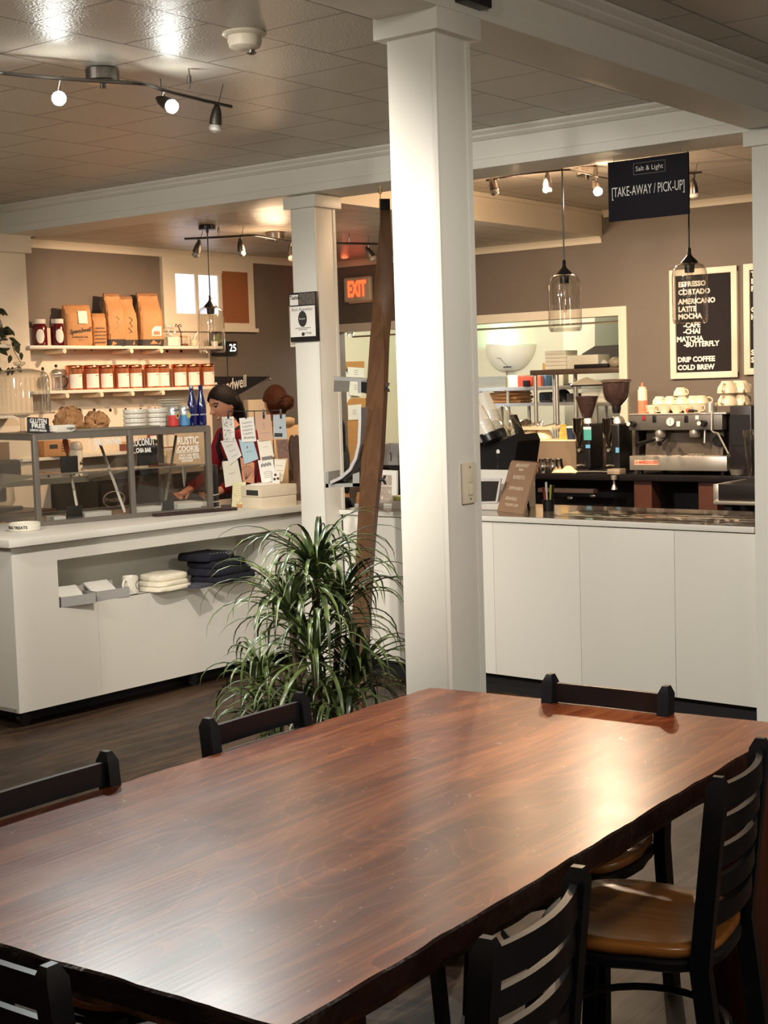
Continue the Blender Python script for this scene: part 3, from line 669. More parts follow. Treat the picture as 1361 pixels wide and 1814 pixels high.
track('track light with one warm lit bulb beside the hanging dark blue sign', CZ, uz(1040, 296, CZ), r3, H3, [uz(1120, 312, zr3)])
# ------------------------------------------------------------------ pendants
def pendant(label, ceil, x, y, zb, first=[None]):
    t = T('pendant_lamp', label, 'pendant lamp', (x, y, ceil), group='clear glass jar pendants'); r, h = .0885, .305; z0 = zb-ceil
    MB().lathe([(0, -.0005), (.055, -.0005), (.058, -.004), (.058, -.026), (.054, -.03), (.01, -.031), (.008, -.05)], n=28).build('canopy', BLACK, t)
    MB().cyl((0, 0, -.03), (0, 0, z0+h+.05), .0042, n=8).build('cord', BLKPL, t)
    MB().lathe([(.005, z0+h+.075), (.009, z0+h+.07), (.0095, z0+h+.045), (.013, z0+h+.035), (.042, z0+h+.004), (.044, z0+h-.004), (.026, z0+h-.012), (.024, z0+h-.05), (.0, z0+h-.052)], n=24).build('socket_cap', BLKPL, t)
    pr = [(.030, h-.004), (.05, h-.003), (.07, h-.014), (.083, h-.035), (r, h-.065), (r, h*.5), (r*1.005, .035), (r*.985, .012), (r*.93, .001), (r*.86, .0), (r*.83, .006), (r*.86, .012), (r*.95, .02)]
    MB().lathe([(a, z0+b) for a, b in pr], n=40, cap=False).build('glass_shade', PEND, t, ang=180)
    b = MB().lathe([(.013, z0+h-.05), (.015, z0+h-.07), (.013, z0+h-.16), (.009, z0+h-.2), (0, z0+h-.205)], n=14, cap=False).build('tube_bulb', PEND, t, ang=180)
    return t
pl_ = uz(367, 399, LZ); pg = up_(374, 625, pl_, (fwd.x, fwd.y, 0))
pendant('clear glass pendant in front of the white framed window, over the pastry counter', LZ, pl_.x, pl_.y, pg.z)
for px, pyb, lab in ((1002, 587, 'clear glass pendant in front of the kitchen opening frame'), (1223, 573, 'clear glass pendant hanging in front of the black letter board')):
    p = uy(px, pyb, 6.86); pendant(lab, CZ, p.x, p.y, p.z)
# ------------------------------------------------------------------ ceiling smoke detector, speaker, sign
p = uz(433, 58, CZ)
t = T('smoke_detector', 'round white smoke detector on the tiled ceiling', 'smoke detector', p)
MB().lathe([(0, 0), (.078, 0), (.08, -.006), (.074, -.012), (.06, -.014)], n=32).build('base', CREAM, t)
MB().lathe([(.06, -.012), (.062, -.03), (.056, -.05), (.04, -.06), (.018, -.063), (0, -.063)], n=32).build('dome', CREAM, t)
MB().lathe([(.012, -.06), (.012, -.068), (.018, -.07), (.018, -.074), (.008, -.08), (0, -.08)], (.02, .012, 0), n=14).build('nozzle', NICKEL, t)
p = Vector((-2.492, 3.72, 2.83))
t = T('wall_speaker', 'small black speaker on the beam just above the front column cap', 'speaker', p)
MB().bb((0, -.05, -.035), (.05, .09, .05), bev=.006).build('housing', BLKPL, t)
MB().tube([(.02, .09, 0), (.015, .12, -.03), (.012, .13, .0), (.011, .135, .08)], .003, 6).build('cable', WHITE, t)
ys = 6.5; c0, c1, c2, c3 = [uy(*q, ys) for q in ((1077, 291), (1220, 267), (1222, 377), (1081, 395))]
x0, x1 = (c0.x+c3.x)/2, (c1.x+c2.x)/2; z1, z0 = (c0.z+c1.z)/2, (c2.z+c3.z)/2
t = T('hanging_sign', 'dark navy hanging sign with white take-away and pick-up lettering', 'sign', ((x0+x1)/2, ys, z0))
NAVY = mat('navy_sign_board', (21, 18, 27), .7, spec=.2)
MB().bb((x0, ys-.006, z0), (x1, ys+.006, z1), bev=.001).build('board', NAVY, t, world=True)
for x in (x0+.03, x1-.03):
    MB().cyl((x, ys, z1-.004), (x, ys, 2.757), .0016, n=6).build('wire', NICKEL, t, world=True)
W_ = x1-x0; cxs = (x0+x1)/2; Ms = lambda x, z: basis((x, ys-.0064, z), (1, 0, 0), (0, 0, 1))
text('[TAKE-AWAY / PICK-UP]', .068, Ms(cxs, z0+(z1-z0)*.475), CHALK, t, sx=.62*W_/.40*.80, off=-.0004)
text('Salt & Light', .034, Ms(cxs+.01, z0+(z1-z0)*.83), CHALK, t, name='shop_name', sx=.95, off=-.0004)
b = MB(); zc = z0+(z1-z0)*.83
for (a, b_) in (((-.075, -.027), (.095, -.0255)), ((-.075, .027), (.095, .0285)), ((-.075, -.027), (-.0735, .027)), ((.0935, -.027), (.095, .027))): b.bb((cxs+a[0], ys-.0068, zc+a[1]), (cxs+b_[0], ys-.006, zc+b_[1]))
b.build('name_border', GREYINK, t, world=True)
# ------------------------------------------------------------------ switch on the front column, award on the rear one
SWX = -2.516+.0024; a0, a1 = ux(818, 822, SWX), ux(839, 890, SWX); yc, zc = (a0.y+a1.y)/2, (ux(826, 856, SWX)).z
t = T('dimmer_switch', 'cream wall switch plate with sliders on the front white column', 'light switch', (SWX, yc, zc))
IV = mat('ivory_plastic', (222, 212, 188), .35)
pw, ph = abs(a1.y-a0.y)/2+.004, (ux(815, 820, SWX).z-ux(815, 893, SWX).z)/2
MB().bb((0, -pw, -ph), (.010, pw, ph), bev=.004).build('plate', IV, t)
MB().bb((.0095, -.012, .002), (.0125, .012, .034), bev=.001).build('rocker', IV, t); MB().bb((.0095, -.012, -.036), (.0155, .012, -.006), bev=.002).build('slider', IV, t)
for z in (-.049, .049): MB().cyl((.0095, 0, z), (.0112, 0, z), .003, n=10).build('screw', mat('screw_steel', (170, 160, 140), .4, 1), t)
ya = 6.383-.0025; q0, q1, q2, q3 = [uy(*q, ya) for q in ((516, 520), (564, 515.5), (567, 603), (518, 607))]
x0, x1, z1, z0 = (q0.x+q3.x)/2, (q1.x+q2.x)/2, (q0.z+q1.z)/2, (q2.z+q3.z)/2
t = T('award_plaque', 'black award plaque with white certificate on the rear white column', 'plaque', ((x0+x1)/2, ya, z0))
Wp, Hp = x1-x0, z1-z0; Mp = lambda u, v: basis((x0+Wp*u, ya-.0189, z0+Hp*v), (1, 0, 0), (0, 0, 1))
MB().bb((x0, ya-.018, z0), (x1, ya, z1), bev=.002).build('backing_board', mat('plaque_black', (34, 30, 32), .35), t, world=True)
MB().bb((x0+Wp*.02, ya-.0188, z0+Hp*.1), (x0+Wp*.93, ya-.0179, z0+Hp*.72)).build('certificate', PAPER, t, world=True)
MB().bb((x0+Wp*.03, ya-.0188, z0+Hp*.745), (x0+Wp*.34, ya-.0179, z0+Hp*.96)).build('logo_card', PAPER, t, world=True)
MB().bb((x0+Wp*.37, ya-.0187, z0+Hp*.745), (x0+Wp*.95, ya-.0179, z0+Hp*.985)).build('photo_card', mat('plaque_photo', (104, 96, 88), .5, var=.7, vs=60), t, world=True)
text('Taste', .034, Mp(.19, .9), INK, t, sx=.85, name='logo_lettering', off=.0006); text('Best Appetizer', .027, Mp(.475, .655), GREYINK, t, sx=.98, name='title_lettering')
MB().lathe([(0, 0), (1, 0), (1, .0012), (0, .0012)], n=28, M=Mp(.475, .46) @ Matrix.Diagonal((.032, .045, 1, 1))).build('oval_emblem', INK, t, world=True)
text('SALT & LIGHT', .0075, Mp(.475, .46) @ Matrix.Translation((0, 0, .002)), CHALK, t, name='emblem_lettering')
b = MB()
for v, l in ((.275, .28), (.245, .16)): b.box(Mp(.475, v).translation, (Wp*l*2, .001, .004))
b.build('small_print', GREYINK, t, world=True); text('STONE', .016, Mp(.66, .165), INK, t, name='sponsor_lettering')
MB().lathe([(0, 0), (.011, 0), (.011, .001), (0, .001)], n=16, M=Mp(.48, .15)).build('seal', INK, t, world=True)
q0, q3 = uy(511.5, 541, 6.40), uy(516, 615, 6.40)
mb = MB(); mb.bb((q3.x-.012, 6.405, q3.z), (-5.487, 6.43, q0.z), bev=.006)
tag(mb.build('menu_holder', CREAM), 'white edge of a holder sticking out behind the black award plaque', 'holder')
# ------------------------------------------------------------------ left wall of the bar: window, pegboard panel, shelves
XW = XL; XS = -8.03
def wy(px, py, x=XS): return ux(px, py, x)
a, b_, c, d = [ux(*q, XW) for q in ((283, 450), (444.5, 469), (447, 591), (286, 575))]
wy0, wy1, wz1, wz0 = (a.y+d.y)/2, (b_.y+c.y)/2, min((a.z+b_.z)/2, LZ-.056), (c.z+d.z)/2
SKYP = mat('bright_pane', (240, 246, 252), .2, emit=(186, 212, 246), estr=.8)
t = bpy.data.objects.new('window_1', None); COL.objects.link(t); t.location = (XW, (wy0+wy1)/2, wz0); t['kind'] = 'structure'
g0, g1 = ux(305, 478, XW).y, ux(386, 487, XW).y; gz1, gz0 = (ux(307, 478, XW).z+ux(380, 486, XW).z)/2, (ux(308, 556, XW).z+ux(388, 565, XW).z)/2
k0, k1 = ux(389, 480, XW).y, ux(433, 485, XW).y; kz1, kz0 = ux(410, 482, XW).z, ux(410, 568, XW).z
mb = MB(); dpt = .03
mb.bb((XW, wy0, wz0), (XW+dpt, wy1, gz0)).bb((XW, wy0, gz1), (XW+dpt, wy1, wz1)).bb((XW, wy0, gz0), (XW+dpt, g0, gz1)).bb((XW, k1-.01, gz0), (XW+dpt, wy1, gz1))
mb.bb((XW, wy0-.02, wz0-.02), (XW+.05, wy1+.02, wz0+.01)); mb.build('window_frame', CREAM, t, world=True)
mb = MB(); gm = (g0+g1)/2-.01; mb.bb((XW, gm-.018, gz0), (XW+.02, gm+.018, gz1)).bb((XW, g1-.02, gz0), (XW+.02, k0+.02, gz1)).bb((XW, g0, gz0), (XW+.015, g1, gz0+.02)).bb((XW, g0, gz1-.02), (XW+.015, g1, gz1)).build('sash', CREAM, t, world=True)
MB().bb((XW+.001, g0, gz0), (XW+.006, g1, gz1)).build('pane', SKYP, t, world=True)
MB().bb((XW+.005, k0, kz0-.02), (XW+.034, k1, kz1)).build('cover_board', mat('brown_fibreboard', (150, 92, 54), .8, var=.08, vs=40), t, world=True)
py0, py1 = 6.53, ux(370, 640, XW).y; pz1 = ux(200, 583, XW).z
PEGP = mat('pegboard_panel', (226, 214, 196), .5, var=.03)
st(MB().bb((XW, py0, .4), (XW+.012, py1, pz1)).build('trim_9', PEGP))
hp = MB()
for px, py in ((133, 618), (162, 618.5), (296, 621.5), (321, 622), (75.5, 653.5), (141, 726.5), (167, 726.5), (195.5, 726.5), (222.5, 726), (249, 725.5), (275, 725), (86, 842), (173, 838), (172, 845)):
    p = ux(px, py, XW+.012); hp.cyl((p.x-.001, p.y, p.z), (p.x+.0012, p.y, p.z), .0135, n=12)
o = hp.build('trim_10', DARK); o['kind'] = 'structure'
def shelf(label, px0, px1, pyz, x1, z=None, grp='white peg shelves on the bar wall', pegs=(), y1=None):
    ya_, yb_ = ux(px0, pyz, x1).y, ux(px1, pyz, x1).y
    zt_ = z if z else ux((px0+px1)/2, pyz, x1).z
    if y1: yb_ = y1
    t = T('wall_shelf', label, 'shelf', (XW, (ya_+yb_)/2, zt_-.02), group=grp)
    MB().bb((XW+.012, ya_, zt_-.022), (x1, yb_, zt_), bev=.002).build('board', LAMI, t, world=True)
    for px in pegs:
        y = ux(px, pyz+5, x1).y; MB().cyl((XW+.012, y, zt_-.022-.0165), (x1+.015, y, zt_-.022-.0165), .0165, n=14).build('peg', mat('peg_wood', (236, 214, 186), .5), t, world=True)
    return zt_
SX = -7.95
Z1 = shelf('upper white shelf holding kraft coffee bags and jam jars', 53, 395, 612.5, SX, pegs=(112, 231, 284))
Z2 = shelf('middle white shelf holding the row of copper-lidded tea canisters', 60, 379, 688.5, SX, pegs=(117, 178, 233, 287))
Z3 = shelf('lowest white shelf behind the glass pastry case', 40, 311, 803, SX, pegs=(290,))
def base(px, py, z):  # where an object on a shelf stands: centre line x=XS
    return Vector((XS, ux(px, py, XS).y, z))
def pm(p): return (Vector(p)-EYE).dot(fwd)/F           # metres per photo pixel there
FACE = math.atan2(-.605*.5-.0, .796)                    # turn towards the room
# jam jars
JAM = mat('jam', (92, 14, 22), .12, coat=.5); LIDW = mat('white_lid', (236, 230, 218), .35)
def jar(label, px, y_off, h, r, first=[None]):
    p = base(px, 606, Z1); p.x += y_off; 
    if first[0] is None:
        t = T('jam_jar', label, 'jar', p, group='jam jars on the upper shelf'); first[0] = t
        MB().lathe([(0, 0), (r*.9, 0), (r, .008), (r, h*.68), (r*.86, h*.8), (r*.8, h*.83), (0, h*.83)], n=28).build('jar_body', JAM, t)
        MB().lathe([(r*.84, h*.83), (r*.86, h*.84), (r*.86, h), (0, h)], n=28).build('lid', LIDW, t)
        m = MB(); m.grid(10, 10, lambda u, v: (lambda a, z: Vector((math.cos(a)*(r+.0012), math.sin(a)*(r+.0012), z)))(*(lambda A, B: (A, B))(-.25+(u-.5)*1.15*math.sqrt(max(.02, 1-(2*v-1)**2*.92)), h*(.1+.52*v)))).build('label', PAPER, t, ang=180)
        t.rotation_euler = (0, 0, -.4); return t
    return dup(first[0], p, -.15, label, 'jam jars on the upper shelf')
jar('dark red jam jar furthest along the upper shelf, beside the white pier', 76.5, -.03, .185, .05); jar('dark red jam jar touching the printed kraft bag', 98, .03, .18, .05)
# coffee bags
BAND = mat('bag_black_band', (50, 44, 44), .55)
def bag(label, px, z, W, D, H, rz, style, dx=0, m=KRAFT, name='coffee_bag', top=.82, seed=1, grp='kraft coffee bags on the upper shelf', py=608, loc=None):
    p = loc if loc else base(px, py, z); p = Vector(p); p.x += dx
    t = T(name, label, 'bag', p, rz, grp); q = random.Random(seed); secs = []
    N = 20
    def sec(z_, kx, ky, sh=0):
        out = []
        for i in range(N):
            a = 2*PI*(i+.5)/N; ca, sa = math.cos(a), math.sin(a); e = .42
            out.append(Vector((math.copysign(abs(ca)**e, ca)*D/2*kx+sh+q.uniform(-.003, .003), math.copysign(abs(sa)**e, sa)*W/2*ky+q.uniform(-.003, .003), z_)))
        return out
    if style == 'fold':      # squared bag with its top rolled over
        for z_, kx, ky in ((0, .94, .95), (.02, 1, 1), (H*.3, 1.03, 1.02), (H*.6, 1.0, 1.0), (H*.8, .9, .98), (H*.9, .55, .95), (H*.96, .2, .93)): secs.append(sec(z_, kx, ky))
        secs.append(sec(H, .12, .92, .01))
    elif style == 'tall':
        for z_, kx, ky in ((0, .94, .95), (.015, 1, .98), (H*.25, 1.08, 1.0), (H*.5, 1.1, 1.02), (H*.68, .95, .98), (H*.8, .6, .9), (H*.9, .25, .86), (H, .12, .84)): secs.append(sec(z_, kx, ky, -.02*max(0, z_/H-.6)))
    else:                    # slumped, crumpled
        for z_, kx, ky in ((0, .95, .95), (.02, 1.1, 1.04), (H*.4, 1.12, 1.05), (H*.7, .95, .92), (H*.88, .6, .74), (H, .3, .6)): secs.append(sec(z_, kx, ky, q.uniform(-.01, .01)))
    bm_ = MB().loft(secs)
    if style == 'slump':
        bmesh.ops.subdivide_edges(bm_.bm, edges=bm_.bm.edges, cuts=1, use_grid_fill=True); bm_.jitter(.0085, seed)
        for v in bm_.bm.verts: v.co.z = max(0, v.co.z)
    elif style == 'tall':
        bmesh.ops.subdivide_edges(bm_.bm, edges=bm_.bm.edges, cuts=1, use_grid_fill=True); bm_.jitter(.0028, seed)
        for v in bm_.bm.verts: v.co.z = max(0, v.co.z)
    bm_.build('bag_body', m, t, ang=12 if style == 'slump' else 28)
    if style == 'fold':
        MB().box((D*.06, 0, H*.955), (.03, W*.93, .03), rot=(0, .5, 0), bev=.005).build('rolled_top', m, t)
    if style == 'tall':
        MB().box((-.02, 0, H+.004), (.022, W*.86, .035), rot=(0, .25, 0), bev=.004).build('rolled_top', mat('kraft_dark', (150, 106, 68), .7, var=.1), t)
        b = MB(); s0 = [v*1.0 for v in sec(.001, 1.02, 1.02)]; s1 = sec(H*.13, 1.09, 1.04); b.loft([s0, s1], cap=False).build('black_band', BAND, t, ang=28)
    return t
def face(t, D, W, u, v, tilt=0):   # frame on a bag's front (+x side): u across (-1..1), v height
    return wm(t) @ basis((D/2*1.07+.004, W/2*u, v), (0, 1, 0), (-tilt, 0, 1))
b1 = bag('squat kraft coffee bag with white label and script logo', 137, Z1, .205, .12, .285, -.42, 'fold', seed=2)
MB().box((0, 0, 0), (.065, .09, .0015)).build('paper_label', PAPER, b1, tf=basis((.11/2*1.06+.003, .03, .2), (0, 1, 0), (-.16, 0, 1)))
text('Speedwell', .046, face(b1, .11, .185, .08, .105) @ Matrix.Rotation(.12, 4, 'Z'), INK, b1, shear=.3, sx=.85, name='script_logo', off=.0005); text('PLYMOUTH, MA', .016, face(b1, .11, .185, .05, .06), INK, b1, name='small_lettering'); text('COFFEE', .008, face(b1, .11, .185, .05, .04), GREYINK, b1, name='small_lettering')
b2 = bag('narrow kraft coffee bag printed with five short lines', 172, Z1, .105, .08, .225, -.42, 'fold', dx=.02, seed=3)
text('ROASTED IN\nSMALL BATCHES\nON THE COAST\nIN PLYMOUTH\nMASSACHUSETTS', .015, face(b2, .08, .105, .05, .075), INK, b2, sx=.8, line=1.7, name='small_lettering')
b3 = bag('tall kraft coffee bag with black base band, beside the narrow printed bag', 199, Z1, .14, .12, .36, -.35, 'tall', dx=.02, seed=4)
b4 = bag('tall kraft coffee bag with black base band, second from the window', 226, Z1, .13, .11, .345, -.35, 'tall', dx=.0, seed=5)
for b in (b3, b4): MB().tube([Vector((.063, y, z)) for y, z in ((.0, .21), (.022, .19), (.0, .165), (.02, .14), (-.012, .13), (.016, .1), (-.01, .095))], .0022, 6).build('ink_logo', INK, b)
b5 = bag('largest kraft coffee bag, with red and white sticker, next to the window', 265, Z1, .19, .14, .375, -.38, 'tall', seed=6)
text('DC2B', .024, face(b5, .13, .17, .28, .165), INK, b5, name='stamp_lettering'); MB().box((0, 0, 0), (.075, .07, .0015)).build('sticker', PAPER, b5, tf=basis((.13/2*1.11+.004, .03, .11), (0, 1, 0), (0, 0, 1)))
MB().box((0, 0, 0), (.05, .028, .002)).build('sticker_print', mat('red_print', (206, 120, 92), .6), b5, tf=basis((.13/2*1.11+.005, .03, .095), (0, 1, 0), (0, 0, 1)))
# glass box with ribbon, small jars
p = base(305, 612, Z1)
t = T('glass_jar', 'square clear glass jar tied with a dark ribbon bow', 'jar', p, -.35)
MB().bb((-.05, -.06, 0), (.05, .06, .115), bev=.006).build('glass_body', GLASS, t); MB().bb((-.04, -.05, .004), (.04, .05, .07)).build('contents', mat('white_sachets', (232, 224, 210), .6, var=.1), t)
MB().bb((-.052, -.062, .115), (.052, .062, .165), bev=.006).build('glass_lid', GLASS, t)
rb = MB(); 
for s in (-1, 1): rb.tube([(.055, .03, .15), (.06, .03+s*.02, .165), (.062, .03+s*.03, .15), (.057, .03+s*.012, .145)], .0035, 6)
rb.tube([(.056, .03, .15), (.06, .05, .1), (.058, .055, .02)], .004, 6); rb.build('ribbon', mat('dark_ribbon', (56, 22, 34), .5), t)
p = base(326, 613, Z1); t = T('spice_jar', 'small square glass jar with brown contents beside the ribboned jar', 'jar', p, -.3)
MB().bb((-.026, -.026, 0), (.026, .026, .07), bev=.004).build('glass_body', GLASS, t); MB().bb((-.023, -.023, .003), (.023, .023, .02)).build('contents', mat('brown_spice', (104, 50, 22), .7), t); MB().bb((-.024, -.024, .07), (.024, .024, .083), bev=.003).build('lid', mat('tan_lid', (196, 160, 116), .4), t)
p = base(343, 613, Z1); t = T('sugar_glass', 'clear tumbler of pale sugar with a spoon on the upper shelf', 'glass', p)
MB().lathe([(0, .002), (.026, .002), (.033, .08), (.031, .08), (.025, .006)], n=20).build('tumbler', GLASS, t); MB().lathe([(0, .006), (.0245, .006), (.029, .05), (0, .052)], n=20).build('sugar', mat('pale_sugar', (240, 226, 196), .8), t)
MB().tube([(0, 0, .03), (.01, .02, .09), (.014, .045, .115)], .003, 6).build('spoon', STEEL, t)
# french press and canisters on the middle shelf
p = base(101, 684, Z2); t = T('french_press', 'small chrome and glass french press beside the tea canisters', 'coffee press', p, -.2)
MB().lathe([(.034, .01), (.036, .012), (.036, .11), (.038, .115)], n=24, cap=False).build('beaker', GLASS, t)
f = MB()
for k in range(4):
    a = k*PI/2+.4; f.tube([(math.cos(a)*.038, math.sin(a)*.038, 0), (math.cos(a)*.038, math.sin(a)*.038, .11)], .0035, 6)
for z in (.012, .1): f.tube([(math.cos(i*PI/10)*.038, math.sin(i*PI/10)*.038, z) for i in range(20)], .005, 6, closed=True)
f.build('frame', STEEL, t); MB().lathe([(.044, .108), (.046, .112), (.044, .125), (.03, .143), (.01, .15), (.004, .15), (.004, .165), (0, .165)], n=24).build('lid', STEEL, t); MB().ball((0, 0, .172), .011).build('knob', BLKPL, t)
MB().tube([(.02, .037, .1), (.03, .065, .095), (.03, .07, .06), (.025, .06, .03), (.02, .037, .02)], .006, 8).build('handle', BLKPL, t)
AMB = mat('canister_tea', (122, 52, 22), .45, var=.3, vs=60)
def canister(label, px, dx=0, first=[None]):
    p = base(px, 684, Z2); p.x += dx; G = 'copper-lidded tea canisters on the middle shelf'
    if first[0] is None:
        t = T('tea_canister', label, 'canister', p, -.42, G); first[0] = t; r, h = .057, .176
        MB().lathe([(0, 0), (r, 0), (r+.001, .004), (r+.001, h-.02), (r-.004, h-.016)], n=30, cap=False).build('glass_body', COPPER if False else mat('copper_glass', (206, 132, 92), .1, .6, coat=.4), t)
        MB().lathe([(0, .003), (r-.003, .003), (r-.003, h*.4), (0, h*.4)], n=24).build('tea', AMB, t)
        MB().lathe([(r+.003, h-.026), (r+.004, h-.022), (r+.004, h-.008), (r, h-.002), (r*.7, h), (0, h)], n=30).build('lid', COPPER, t)
        MB().grid(14, 1, lambda u, v: Vector((math.cos((u-.5)*1.7)*(r+.0025), math.sin((u-.5)*1.7)*(r+.0025), .012+v*.1))).build('label', PAPER, t, ang=180)
        MB().grid(5, 1, lambda u, v: Vector((math.cos(.3+u*.45)*(r+.0032), math.sin(.3+u*.45)*(r+.0032), .096+v*.006))).build('label_mark', GREYINK, t, ang=180)
        return t
    return dup(first[0], p, -.42+R.uniform(-.15, .15), label, G)
cpx = [133, 160, 187.5, 213.5, 239.5, 267, 288, 316, 342, 365.5]
ordn = ['second', 'third', 'fourth', 'fifth', 'sixth', 'seventh', 'eighth', 'ninth']
for i, px in enumerate(cpx):
    lab = 'copper-lidded tea canister next to the french press, first in the row' if i == 0 else ('copper-lidded tea canister at the end of the row above the smiling woman' if i == 9 else f'copper-lidded tea canister, {ordn[i-1]} in the row from the french press')
    canister(lab, px, .012 if i % 2 else -.004)
# clock, pennant, trailing sprig at the shelf end
q0, q1 = ux(373, 605, XW), ux(415, 629, XW); t = T('digital_clock', 'black wall clock box with white digits at the end of the upper shelf', 'clock', (XW, (q0.y+q1.y)/2, q1.z))
MB().bb((XW+.002, q0.y, q1.z), (XW+.04, q1.y, q0.z), bev=.004).build('case', BLKPL, t, world=True); DG = mat('clock_digits', (250, 250, 250), .4, emit=(255, 255, 255), estr=1.2)
text('25', .085, basis((XW+.041, q1.y-.055, (q0.z+q1.z)/2), (0, 1, 0), (0, 0, 1)), DG, t, name='digit_display')
MB().tube([(XW+.01, q1.y-.09, q1.z), (XW+.006, q1.y-.088, q1.z-.12), (XW+.006, q1.y-.095, q1.z-.3)], .003, 6).build('cord', BLKPL, t, world=True)
pn = [ux(*k, XW+.004) for k in ((355, 667), (478, 667), (383, 722))]
t = T('pennant_flag', 'black felt pennant with white script lettering behind the smiling woman', 'pennant', pn[0])
MB().loft([[pn[0], pn[1], pn[2]], [v+Vector((.004, 0, 0)) for v in pn]]).build('felt', mat('black_felt', (24, 20, 26), .9), t, world=True)
text('Speedwell', .135, basis(ux(407, 683, XW+.0095), (0, 1, .02), (0, 0, 1)) @ Matrix.Rotation(.14, 4, 'Z'), CHALK, t, shear=.3, sx=.72, name='script_lettering', off=.002)
pp = ux(478.5, 671, XW+.015); MB().ball(pp, .012, n=10).build('pin', STEEL, t, world=True)
LEAFG = mat('pothos_leaf', (40, 50, 34), .35, var=.3, vs=20)
def leaf(mb, p, d, n, L, wd):
    d = d.normalized(); s = d.cross(n).normalized(); up0 = n.normalized(); prof = [(0, .05), (.18, .75), (.38, 1), (.62, .82), (.84, .4), (1, .02)]
    rows = [(p+d*L*f-s*wd*k+up0*(.12*wd-.25*L*f*f), p+d*L*f+up0*(-.25*L*f*f), p+d*L*f+s*wd*k+up0*(.12*wd-.25*L*f*f)) for f, k in prof]
    vs = [[mb.bm.verts.new(v) for v in r] for r in rows]
    for A, B in zip(vs, vs[1:]):
        for j in (0, 1): mb.bm.faces.new((A[j], A[j+1], B[j+1], B[j]))
p = base(380, 606, Z1); t = T('small_pothos', 'little trailing sprig at the end of the upper shelf above the clock', 'plant', p)
MB().lathe([(0, 0), (.025, 0), (.03, .04), (.026, .04), (0, .035)], n=16).build('pot', CERAM, t)
m = MB()
for a, l in ((.3, .07), (1.2, .09), (2.0, .06), (-.6, .08)): leaf(m, Vector((0, 0, .04)), Vector((.4, math.cos(a), math.sin(a)*.5+.3)), Vector((1, 0, .4)), l, .018)
m.build('foliage', mat('pale_leaf', (120, 128, 84), .5), t, ang=180)
# shelves and trailing plant on the wall pier
PX_ = -7.98
def pier_shelf(label, py, d, px1):
    z = ux(0, py, PX_+d).z; y1 = ux(px1, py, PX_+d).y; t = T('pier_shelf', label, 'shelf', (PX_, y1-.4, z-.02), group='small shelves on the white pier')
    MB().bb((PX_, 4.9, z-.022), (PX_+d, y1, z), bev=.002).build('board', LAMI, t, world=True); return z, y1
pz, py_ = pier_shelf('small white pier shelf carrying the trailing dark plant', 610, .18, 18); pier_shelf('small white pier shelf behind the glass cake dome', 736, .18, 46)
p = Vector((PX_+.09, py_-.1, pz)); t = T('trailing_pothos', 'dark trailing pothos spilling from the small pier shelf', 'plant', p)
MB().lathe([(0, 0), (.05, 0), (.065, .1), (.06, .1), (0, .09)], n=20).build('pot', mat('pot_grey', (88, 84, 78), .6), t)
q = random.Random(8); m = MB()
for i in range(46):
    a = q.uniform(0, 2*PI); rr = q.uniform(.02, .16); leaf(m, Vector((math.cos(a)*rr*.7+.02, math.sin(a)*rr, q.uniform(-.03, .24))), Vector((math.cos(a)*.5+.4, math.sin(a), q.uniform(-.9, .4))), Vector((1, q.uniform(-.4, .4), .5)), q.uniform(.06, .09), q.uniform(.022, .032))
m.build('foliage', LEAFG, t, ang=180)
vp = [ux(a, b, PX_+.14) for a, b in ((20, 605), (25, 622), (30, 631), (37, 642), (31, 650), (22, 656), (10, 658), (2, 655))]
MB().tube(vp, .0022, 6).build('vine', mat('vine_stem', (60, 52, 40), .7), t, world=True)
m = MB()
for (a, b, dy, dz) in ((25, 610, .5, -.8), (36, 627, .2, -1), (18, 632, -.2, -1), (30, 653, .6, -.5), (22, 653, -.1, -1), (15, 654, -.1, -1), (1, 654, -.5, -.8)): leaf(m, ux(a, b-3, PX_+.145), Vector((.1, dy, dz)), Vector((1, .1, .2)), .055 if b > 625 else .085, .02 if b > 625 else .034)
m.build('vine_leaves', LEAFG, t, world=True, ang=180)
# ------------------------------------------------------------------ glass pastry case on the display counter
LCT = .968
P0, P1 = uz(66, 930, .978), uz(379.5, 907, .962); P0.z = P1.z = LCT
CU = (P1-P0).normalized(); CVv = Vector((-CU.y, CU.x, 0)); CL = (P1-P0).length; CRZ = math.atan2(CU.y, CU.x)
def cf(px, py, v=0):            # photo pixel -> local point on the plane v metres behind the front pane
    P = up_(px, py, P0+CVv*v, CVv); d = P-P0; return Vector((d.dot(CU), v, d.z))
def cw(u, v, z): return P0+CU*u+CVv*v+Vector((0, 0, z))
CH = (cf(64, 769).z+cf(378, 757).z)/2; CD = .60; cm = cf(235, 840).x
pc = T('pastry_case', 'glass pastry display case in a grey metal frame with hand-lettered front panes', 'display case', P0, CRZ)
w = .030
def post_(u, v): MB().bb((u-w/2, v, 0), (u+w/2, v+w, CH), bev=.002).build('frame_post', BRONZE, pc)
for u in (w/2, cm, CL-w/2): post_(u, 0)
for u in (w/2, CL-w/2): post_(u, CD-w)
b = MB()
for z0, z1 in ((0, .026), (CH-.03, CH)): b.bb((w, .001, z0), (CL-w, w-.001, z1)); b.bb((w, CD-w+.001, z0), (CL-w, CD-.001, z1)); b.bb((.001, w, z0), (w-.001, CD-w, z1)); b.bb((CL-w+.001, w, z0), (CL-.001, CD-w, z1))
b.build('frame_rails', BRONZE, pc)
for a, c in ((w, cm-w/2), (cm+w/2, CL-w)): MB().bb((a, .012, .026), (c, .016, CH-.03)).build('front_pane', PANE, pc)
for u in (.013, CL-.017): MB().bb((u, w, .026), (u+.004, CD-w, CH-.03)).build('side_pane', PANE, pc)
